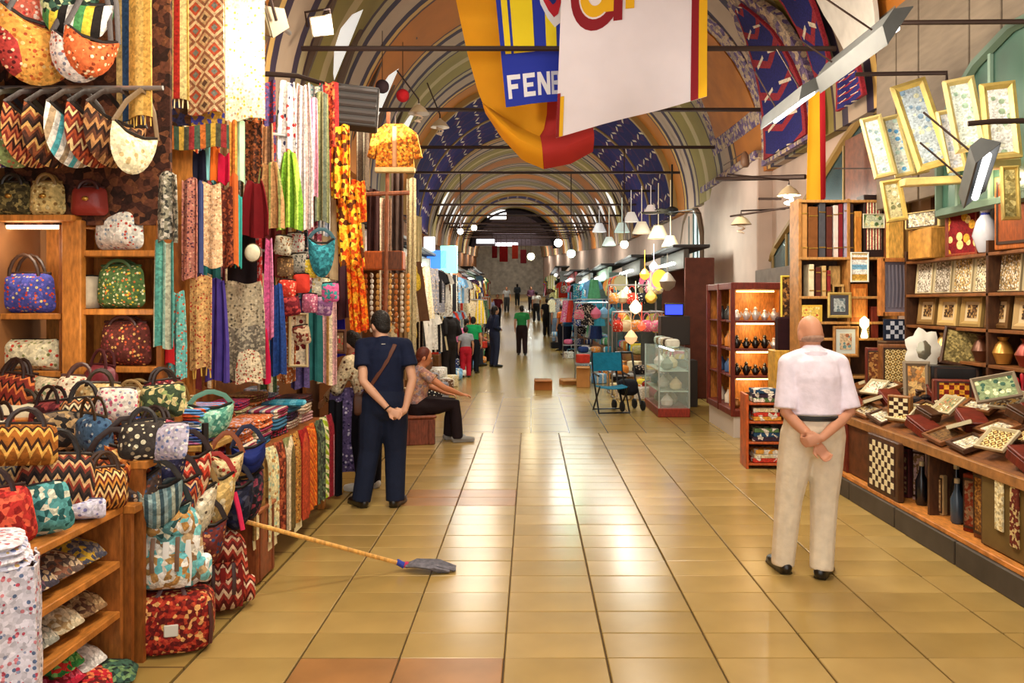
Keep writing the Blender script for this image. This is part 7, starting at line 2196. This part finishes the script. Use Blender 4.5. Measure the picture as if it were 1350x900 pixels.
# ------------------------------------------------------------------ flags over the street
FY, FR, FW = M('flag_yellow', '#F2A614', .8, var=.06, vscale=2), M('flag_red', '#C23430', .8, var=.06, vscale=2), M('flag_white', '#F4ECF0', .8, var=.04, vscale=2)
MAR, YEL, BLU = M('flag_maroon', '#8E1420', .75), M('flag_gold', '#F0B818', .75), M('flag_blue', '#2034A8', .75)
def quad(x, Y, tl, tr, br_, bl, wob=.03, fq=1.5):
    """Smooth sheet through four corner pixels at depth Y."""
    a, b_, c, d = (W(p[0], p[1], Y) for p in (tl, tr, br_, bl))
    def fn(u, v):
        p = a.lerp(b_, u).lerp(d.lerp(c, u), v)
        return (p.x, Y + wob * math.sin(u * PI * 2 * fq + v * 1.5) * (.3 + .7 * v) + x, p.z)
    return fn
# big yellow and red flag, its foot rolled up
t = thing('street_flag', 'huge yellow and red flag hanging behind the others, its foot curled up', 'flag')
YF = 10.6
le = [(582, -62), (592, -30), (601, 0), (616, 70), (630, 120), (641, 148), (655, 170), (672, 182)]
ri = [(780, -62), (780, -30), (780, 0), (780, 70), (778, 120), (770, 150), (755, 170), (730, 186)]
def flagfn(f0, f1):
    def fn(u, v):
        k = min(int(v * 7 - 1e-6), 6) if v > 0 else 0
        f = v * 7 - k
        a = V(le[k]).lerp(V(le[k + 1]), f)
        b_ = V(ri[k]).lerp(V(ri[k + 1]), f)
        q = a.lerp(b_, f0 + (f1 - f0) * u)
        p = W(q.x, q.y, YF)
        s = f0 + (f1 - f0) * u
        return (p.x, YF + .12 * math.sin(s * PI) * v + .02 * math.sin(u * 9 + v * 3) - .25 * max(0, v - .7), p.z)
    return fn
MB().grid(flagfn(0, .62), 12, 21, .008).build('yellow_half', FY, t)
MB().grid(flagfn(.62, 1), 8, 21, .008).build('red_half', FR, t)
def curl(f0, f1, pts):
    def fn(u, v):
        s = f0 + (f1 - f0) * u
        k = min(int(s * (len(pts) - 1) - 1e-6), len(pts) - 2) if s > 0 else 0
        f = s * (len(pts) - 1) - k
        top = V(pts[k][0]).lerp(V(pts[k + 1][0]), f)
        bot = V(pts[k][1]).lerp(V(pts[k + 1][1]), f)
        q = top.lerp(bot, v)
        p = W(q.x, q.y, YF - .25)
        return (p.x, YF - .30 - .22 * math.sin(v * PI), p.z)
    return fn
cp = [((636, 138), (641, 150)), ((655, 150), (662, 182)), ((680, 168), (690, 212)), ((712, 182), (717, 223)), ((745, 178), (752, 216)), ((781, 168), (781, 200))]
MB().grid(curl(0, .6, cp), 14, 8, .01).build('yellow_curl', FY, t)
MB().grid(curl(.6, 1, cp), 10, 8, .01).build('red_curl', FR, t)
# blue and yellow club banner
t = thing('club_banner', 'blue banner with yellow stripes and white letters hanging before the yellow flag', 'flag')
YB = 9.95
bq = quad(0, YB, (648, -60), (744, -60), (747, 132), (667, 141), .02, 1)
MB().grid(bq, 12, 12, .008).build('blue_cloth', BLU, t)
def sub(fn, u0, u1, v0, v1, off=-.012):
    def g(u, v):
        p = V(fn(u0 + (u1 - u0) * u, v0 + (v1 - v0) * v))
        return (p.x, p.y + off, p.z)
    return g
YST = M('banner_yellow', '#F2D81E', .75)
for u0, u1 in ((.07, .16), (.20, .52), (.70, .86), (.92, .985)):
    MB().grid(sub(bq, u0, u1, 0, .655), 4, 10, .004).build('yellow_stripe', YST, t)
MB().grid(sub(bq, .60, .99, .0, .50, -.02), 6, 4, .004).build('crest_field', M('crest_white', '#E8E8EC', .7), t) if False else None
sh = [(.56, .0), (1.0, .0), (1.0, .34), (.92, .47), (.84, .50), (.74, .44), (.64, .34)]
def shield(scale, off, mat, name):
    cu, cv = .80, .20
    vs = []
    for u, v in sh:
        u2, v2 = cu + (u - cu) * scale, cv + (v - cv) * scale
        p = V(bq(min(u2, 1), max(v2, 0)))
        vs.append((p.x, p.y + off, p.z))
    n = len(vs)
    b = MB()
    b.add(vs + [(x, y + .004, z) for x, y, z in vs], [tuple(range(n)), tuple(range(2 * n - 1, n - 1, -1))] + [(i, (i + 1) % n, n + (i + 1) % n, n + i) for i in range(n)])
    b.build(name, mat, t, smooth=False)
shield(1.0, -.022, M('crest_white', '#E8E8EC', .7), 'crest_border')
shield(.78, -.030, M('crest_red', '#C02030', .7), 'crest_field')
shield(.50, -.038, M('crest_navy', '#1C2A78', .7), 'crest_centre')
LET = {'F': [[(0, 0), (.26, 0), (.26, .40), (.75, .40), (.75, .60), (.26, .60), (.26, .80), (.95, .80), (.95, 1), (0, 1)]],
       'E': [[(0, 0), (.95, 0), (.95, .2), (.28, .2), (.28, .41), (.8, .41), (.8, .59), (.28, .59), (.28, .8), (.95, .8), (.95, 1), (0, 1)]],
       'N': [[(0, 0), (.26, 0), (.26, .58), (.72, 0), (1, 0), (1, 1), (.74, 1), (.74, .42), (.28, 1), (0, 1)]],
       'B': [[(0, 0), (.8, 0), (1, .14), (1, .4), (.86, .5), (1, .6), (1, .86), (.8, 1), (0, 1), (0, .84), (.7, .84), (.72, .6), (.28, .58), (.28, .42), (.72, .4), (.7, .16), (.28, .16), (.28, .84), (0, .84)]],
       'I': [[(0, 0), (1, 0), (1, 1), (0, 1)]]}
WL_ = M('letter_white', '#F0F0F2', .6)
for ch, u0, u1, m in (('F', .06, .28, WL_), ('E', .31, .51, WL_), ('N', .54, .74, WL_), ('B', .76, .90, M('letter_fold', '#C8CCDC', .7)), ('I', .93, .975, WL_)):
    b = MB()
    for poly in LET[ch]:
        vs = []
        for x, z in poly:
            u = u0 + (u1 - u0) * x
            p = V(bq(u, .95 - .155 * z - .0 * u))
            vs.append((p.x, p.y - .014, p.z))
        n = len(vs)
        b.add(vs + [(x, y + .006, z) for x, y, z in vs], [tuple(range(n)), tuple(range(2 * n - 1, n - 1, -1))] + [(i, (i + 1) % n, n + (i + 1) % n, n + i) for i in range(n)])
    b.build('letter', m, t, smooth=False)
# white flag with maroon and gold borders
t = thing('white_flag', 'large white flag with maroon and gold borders, part of a crest at its top', 'flag')
YW = 9.45
wq = quad(0, YW, (742, -60), (933, -60), (931, 128), (733, 181), .035, 1.4)
MB().grid(wq, 24, 14, .008).build('white_cloth', FW, t)
MB().grid(sub(wq, .895, .945, 0, 1), 2, 14, .004).build('maroon_border', MAR, t)
MB().grid(sub(wq, .945, 1.0, 0, 1), 2, 14, .004).build('gold_border', YEL, t)
MB().grid(sub(wq, .0, .02, .76, 1), 1, 6, .004).build('maroon_border', MAR, t)
MB().grid(sub(wq, .02, .045, .78, 1), 1, 6, .004).build('gold_border', YEL, t)
def ring(r0, r1, a0, a1, cu, cv, ku, kv, mat, name, off=-.016):
    def g(u, v):
        a = R(a0 + (a1 - a0) * u)
        r = r0 + (r1 - r0) * v
        p = V(wq(min(1, max(0, cu + ku * r * math.cos(a))), max(0, cv + kv * r * math.sin(a))))
        return (p.x, p.y + off, p.z)
    MB().grid(g, 16, 2, .005).build(name, mat, t)
ring(.68, 1.0, -20, 190, .235, .235, .17, .205, MAR, 'crest_arc')
ring(.30, .62, -20, 190, .235, .235, .17, .205, YEL, 'crest_arc', -.014)
MB().grid(sub(wq, .36, .42, .0, .40, -.017), 2, 5, .005).build('crest_stem', MAR, t)
MB().grid(sub(wq, .30, .36, .0, .34, -.015), 2, 5, .005).build('crest_stem', YEL, t)
MB().grid(sub(wq, .44, .50, .0, .335, -.015), 2, 5, .005).build('crest_stem', YEL, t)
tag(MB().tube([W(560, -62, 9.95), W(960, -62, 9.95)], .03, 8).build('flag_rope', IRON), 'dark rod high over the street that the flags hang from', 'rod')
# narrow yellow and red flag on the wall side
t = thing('narrow_flag', 'narrow yellow and red flag hanging beside the painted panel', 'flag')
nq = quad(0, 9.6, (1066, 116), (1087, 116), (1088, 262), (1064, 268), .03, .8)
MB().grid(sub(nq, 0, .68, 0, 1, 0), 6, 10, .008).build('yellow_half', FY, t)
MB().grid(sub(nq, .68, 1, 0, 1, 0), 4, 10, .008).build('red_half', M('flag_red2', '#B41420', .8), t)

# ------------------------------------------------------------------ lamps and fittings
GREY = M('reflector_grey', '#4E5050', .5, metal=.2, var=.1)
TUBEW = M('tube_white', '#FFFFFF', .3, emit=4.0)
def trough(label, loc, rot, ln, w=.26):
    t = thing('trough_lamp', label, 'lamp', loc, rot)
    b = MB()
    pr = [(-w / 2, -.05), (-w * .22, .06), (w * .22, .06), (w / 2, -.05), (w / 2 - .012, -.055), (w * .20, .045), (-w * .20, .045), (-w / 2 + .012, -.055)]
    n = len(pr)
    vs = [(x, -ln / 2, z) for x, z in pr] + [(x, ln / 2, z) for x, z in pr]
    fs = [(i, i + n, (i + 1) % n + n, (i + 1) % n) for i in range(n)]
    b.add(vs, fs)
    b.build('reflector', GREY, t, smooth=False)
    for s in (-1, 1):
        MB().prism([(-w / 2, -.05), (w / 2, -.05), (w * .22, .06), (-w * .22, .06)], .012, y0=s * ln / 2 - .006).build('end_cap', GREY, t, smooth=False)
    MB().tube([(0, -ln * .46, -.05), (0, ln * .46, -.05)], .024, 8).build('tube', TUBEW, t)
    for s in (-.3, .3):
        MB().tube([(0, ln * s, .06), (0, ln * s, .5)], .008, 5).build('hanger', IRON, t)
    return t
trough('long grey trough lamp hung high on the box stall side', (2.66, 6.5, 3.84), (0, R(-56), 0), 1.35, .34)
trough('second grey trough lamp hung behind the long one', (2.62, 8.05, 3.80), (0, R(-30), 0), 1.25, .34)
p = W(1286, 228, 5.55)
trough('white trough lamp slanting before the gilded panels', p, (R(-19), R(-40), R(-11)), .82, .2)
area('trough_light', (2.70, 6.5, 3.70), .25, 4, WHITE, (0, R(-25), 0), 1.2)
area('trough_light', (2.64, 8.05, 3.68), .25, 4, WHITE, (0, R(-25), 0), 1.1)

def flood(label, px, py, Y, w, h, rot, lit=True):
    t = thing('flood_lamp', label, 'lamp', W(px, py, Y), rot)
    w, h = w * Y / F, h * Y / F
    b = MB()
    b.add([(-w / 2, 0, -h / 2), (w / 2, 0, -h / 2), (w / 2, 0, h / 2), (-w / 2, 0, h / 2), (-w * .3, .14, -h * .3), (w * .3, .14, -h * .3), (w * .3, .14, h * .3), (-w * .3, .14, h * .3)],
          [(0, 1, 5, 4), (1, 2, 6, 5), (2, 3, 7, 6), (3, 0, 4, 7), (4, 5, 6, 7), (0, 3, 2, 1)])
    b.build('housing', M('housing_grey', '#8A7A64', .5, metal=.3), t, smooth=False)
    MB().box((0, -.008, 0), (w * .86, .012, h * .86)).build('lamp_glass', M('flood_glow', '#FFF8E4', .3, emit=9.0) if lit else M('flood_off', '#B8AC90', .3), t)
    MB().tube([(-w * .56, .05, 0), (-w * .56, .05, h * .7), (w * .56, .05, h * .7), (w * .56, .05, 0)], .012, 5).build('yoke', IRON, t)
    return t
flood('lit flood lamp high before the painted vault', 424, 34, 7.6, 30, 26, (R(25), R(-18), R(30)))
flood('beige flood lamp aimed at the cream hanging cover', 350, 28, 5.75, 44, 40, (R(20), R(20), R(-60)), False)
point('flood_light', W(352, 60, 5.5) + V((-.12, -.25, 0)), 14, (1, .9, .7), .1)
fl = area('flood_beam', W(432, 40, 7.5) + V((.12, .0, .0)), .3, 34, (1, .95, .84))
fl.rotation_euler = V((1.6, 2.2, .5)).to_track_quat('-Z', 'Y').to_euler()
tag(MB().tube([W(330, 96, 6.6), W(392, 100, 7.0), W(432, 112, 7.4), W(470, 116, 7.62)], .022, 6).build('iron_rod', IRON), 'dark bracket arm carrying the grey louvre box', 'rod')
t = thing('louvre_box', 'grey louvred box hung on the bracket above the flame shawls', 'box', W(466, 138, 7.5), (0, R(4), R(10)))
MB().box((0, .15, 0), (.46, .30, .38), bev=.012).build('casing', M('casing_grey', '#4E4A48', .6), t)
for k in range(5):
    MB().box((0, -.012, -.14 + .07 * k), (.42, .03, .035), rot=(R(-35), 0, 0)).build('louvre', M('louvre_grey', '#6A6462', .5), t)
# bulbs on arms
def bulb(label, px, py, Y, arm, lit=True, pw=20):
    p = W(px, py, Y)
    t = thing('spiral_bulb', label, 'lamp', p)
    m = M('bulb_lit', '#FFFBE8', .3, emit=8.0) if lit else M('bulb_off', '#D8C0A8', .4)
    pts = [(.05 * math.cos(k * .9), .05 * math.sin(k * .9), -.02 - .012 * k + .05) for k in range(14)]
    MB().tube(pts, .014, 6).build('spiral_tube', m, t)
    MB().lathe([(.03, .07), (.034, .10), (.02, .14)], 10).build('socket', M('socket_white', '#D8D0C4', .5), t)
    MB().lathe([(.15, .0), (.09, .08), (.03, .12), (.028, .125), (.085, .085), (.145, .005)], 14).build('shade', M('shade_cream', '#C8B490', .5), t)
    MB().tube([(0, 0, .13), (0, 0, .2), arm], .012, 5).build('arm', IRON, t)
    if lit:
        point('bulb_light', p + V((0, -.05, -.16)), pw, (1, .93, .8), .06)
bulb('lit spiral bulb on an arm against the pale pier', 1040, 258, 10.3, (-.8, 0, .28), True, 26)
bulb('unlit spiral bulb on an arm against the pale pier', 977, 296, 11.5, (.7, .2, .25), False)
bulb('peach coloured bulb hanging before the blue painted rib', 580, 168, 12.5, (-.2, 0, .7), False)
bulb('pale bulb hanging beside the red paper ball', 552, 150, 11.0, (-.3, 0, .6), False)
for px, py, Y, c, r, lb in ((531, 126, 10.2, '#8A0E14', .085, 'dark red paper ball hanging before the vault'), (504, 114, 9.8, '#1E1014', .085, 'near black paper ball hanging beside the red one')):
    o = MB().ell((0, 0, 0), (r, r, r), 16, 10).build('paper_ball', PL(c), None, W(px, py, Y))
    tag(o, lb, 'ornament')
    MB().tube([(0, 0, r), (0, 0, r + .6)], .005, 4).build('cord', IRON, o)
# wires and rails on the pier
for pts, r, lb in (([W(945, 236, 12.5), W(1062, 233, 11)], .035, 'dark rail running along the pale pier'), ([W(963, 285, 11.6), W(1050, 272, 10.6)], .014, 'thin arm of the unlit bulb along the pier'), ([W(1000, 262, 10.6), W(1030, 262, 10.4)], .016, 'short arm beside the lit bulb')):
    tag(MB().tube(pts, r, 6).build('iron_rod', IRON), lb, 'rod')
t = thing('wall_spotlight', 'small brown spotlight on a curved wire at the pier', 'lamp', W(982, 210, 12.3))
MB().lathe([(.05, -.12), (.075, -.08), (.06, .06), (.02, .12)], 10).build('housing', M('spot_brown', '#6A4A34', .5), t)
MB().tube([(0, 0, .12), (-.10, .1, .05), (-.28, .2, -.06)], .008, 5).build('wire', IRON, t)

# orange jacket and stand by the sign box
o = MB().prism([(-.10, 0), (.10, 0), (.24, -.10), (.30, -.36), (.22, -.38), (.19, -.22), (.21, -.50), (-.21, -.50), (-.19, -.22), (-.22, -.38), (-.30, -.36), (-.24, -.10)], .08).build('jacket', MO('#E08A1E', '#C8641A', '#F0A838', '#8A4A14', s=24), None, W(520, 163, 8.72))
o.data.materials[0] = MO('#E08A1E', '#C8641A', '#F0A838', '#8A4A14', s=24)
tag(o, 'short orange patterned jacket hanging above the wooden sign box', 'jacket')
MB().box((0, .04, -.50), (.44, .09, .06), bev=.01).build('hem', PL('#E8D090'), o)
MB().box((0, .04, -.25), (.05, .10, .46), bev=.01).build('placket', PL('#D89A6A'), o)
MB().tube([(0, .04, -.0), (0, .04, .10), (.03, .04, .14)], .008, 5).build('hook', IRON, o)
t = thing('hanging_stand', 'wooden cross stand behind the flame shawls', 'stand', (0, 0, 0))
a, c = W(512, 148, 8.8), W(507, 490, 8.8)
MB().tube([a, c], .022, 6).build('upright', wood('#9A5A3A'), t)
MB().tube([W(478, 256, 8.8), W(540, 254, 8.8)], .024, 6).build('crossbar', wood('#9A5A3A'), t)
t = thing('sign_box', 'orange wooden sign box over the amber goods', 'sign', W(498, 343, 8.9))
MB().box((0, .1, 0), (.56, .2, .21), bev=.012).build('box_body', wood('#B8561A'), t)
MB().box((.16, -.004, 0), (.22, .012, .2)).build('dark_face', wood('#6A3A20'), t)
for k in range(9):
    x = 474 + 8 * k
    c, cn = [('#E08A30', 'amber'), ('#C85A1E', 'rust'), ('#E8E0D0', 'white'), ('#D8A050', 'honey'), ('#8A3A1A', 'brown'), ('#E8B060', 'gold'), ('#B86A2A', 'copper'), ('#D8C8B0', 'cream'), ('#F09A3A', 'orange')][k]
    p = W(x, 358, 8.95 + .08 * (k % 3))
    b = MB()
    o = thing('bead_string', '%s bead string, %s hanging under the wooden sign box' % (cn, ORD[k]), 'beads', p)
    for q in range(11):
        b.ell((.004 * math.sin(q), 0, -.045 - .062 * q), (.022, .022, .030), 6, 5)
    bo = b.build('beads', M('bead_' + cn, c, .3, spec=.6), o)
    bo['kind'] = 'stuff'
    MB().tube([(0, 0, 0), (0, 0, -.70)], .004, 4).build('cord', IRON, o)
for k, (x0, x1, y0, y1, Y, c, lb) in enumerate(((462, 480, 296, 332, 8.2, '#B8A078', 'tan folded cover hanging beside the orange flame shawl'), (484, 500, 250, 332, 9.3, '#3A201E', 'dark maroon curtain behind the wooden cross stand'), (500, 516, 262, 420, 9.5, '#A88870', 'dusty tan curtain behind the wooden cross stand'),
                                                (516, 532, 225, 360, 9.6, '#4A3A34', 'dark brown curtain beside the dusty tan one'), (536, 548, 235, 470, 10.2, '#B8A880', 'pale stone coloured curtain by the amber shop'), (526, 538, 360, 500, 10.0, '#8A6A44', 'brown striped curtain by the amber shop'), (546, 558, 395, 500, 13.9, '#2A1E1A', 'black curtain at the jamb of the dark clothes shop'),
                                                (440, 462, 330, 420, 8.0, '#6A4A5A', 'mauve cover behind the flame shawls'), (470, 486, 165, 250, 9.0, '#5A4A3A', 'brown cover hanging under the louvre box'), (546, 556, 285, 360, 13.0, '#C8B888', 'straw coloured pillar cloth by the grey sign'))):
    cloth(lb, x0, y0, x1, y1, Y, PL(c) if k % 2 else ST(c, c, '#D8C8A8', c, s=14), 0, 2, .03, 1, cat='curtain', name='curtain', seed=k)

# ------------------------------------------------------------------ the mop
t = thing('mop', 'grey string mop with a long wooden handle lying out over the aisle', 'mop')
h0, h1 = V((-1.72, 5.02, .62)), W(528, 757, 5.30)
h1.z = .05
MB().tube([W(312, 684, 4.82), h1], .0135, 8).build('handle', wood('#D8A050'), t)
MB().tube([h1 + (h1 - h0).normalized() * -.03, h1 + (h1 - h0).normalized() * .03], .02, 8).build('socket', PL('#3A4AA8'), t)
MB().tube([h1 + V((.028, 0, -.004)), h1 + V((.05, 0, -.010))], .022, 8).build('socket_ring', PL('#B83A5A'), t)
b = MB()
rm = random.Random(4)
for k in range(64):
    a = rm.uniform(-1, 1)
    y1 = a * .085
    ln = rm.uniform(.18, .31)
    b.tube([h1 + V((.04, y1 * .25, -.012)), h1 + V((.10, y1 * .8, .004 + .012 * (1 - abs(a)))), h1 + V((.10 + ln * .5, y1 * 1.0, -.004 + .012 * (1 - abs(a)))), h1 + V((.06 + ln, y1 * (1.0 - .4 * ln / .3), -.034))], .010, 4)
mo = b.build('mop_strands', M('mop_grey', '#6E6C74', .9, var=.35, vscale=30), t)
mo['kind'] = 'stuff'
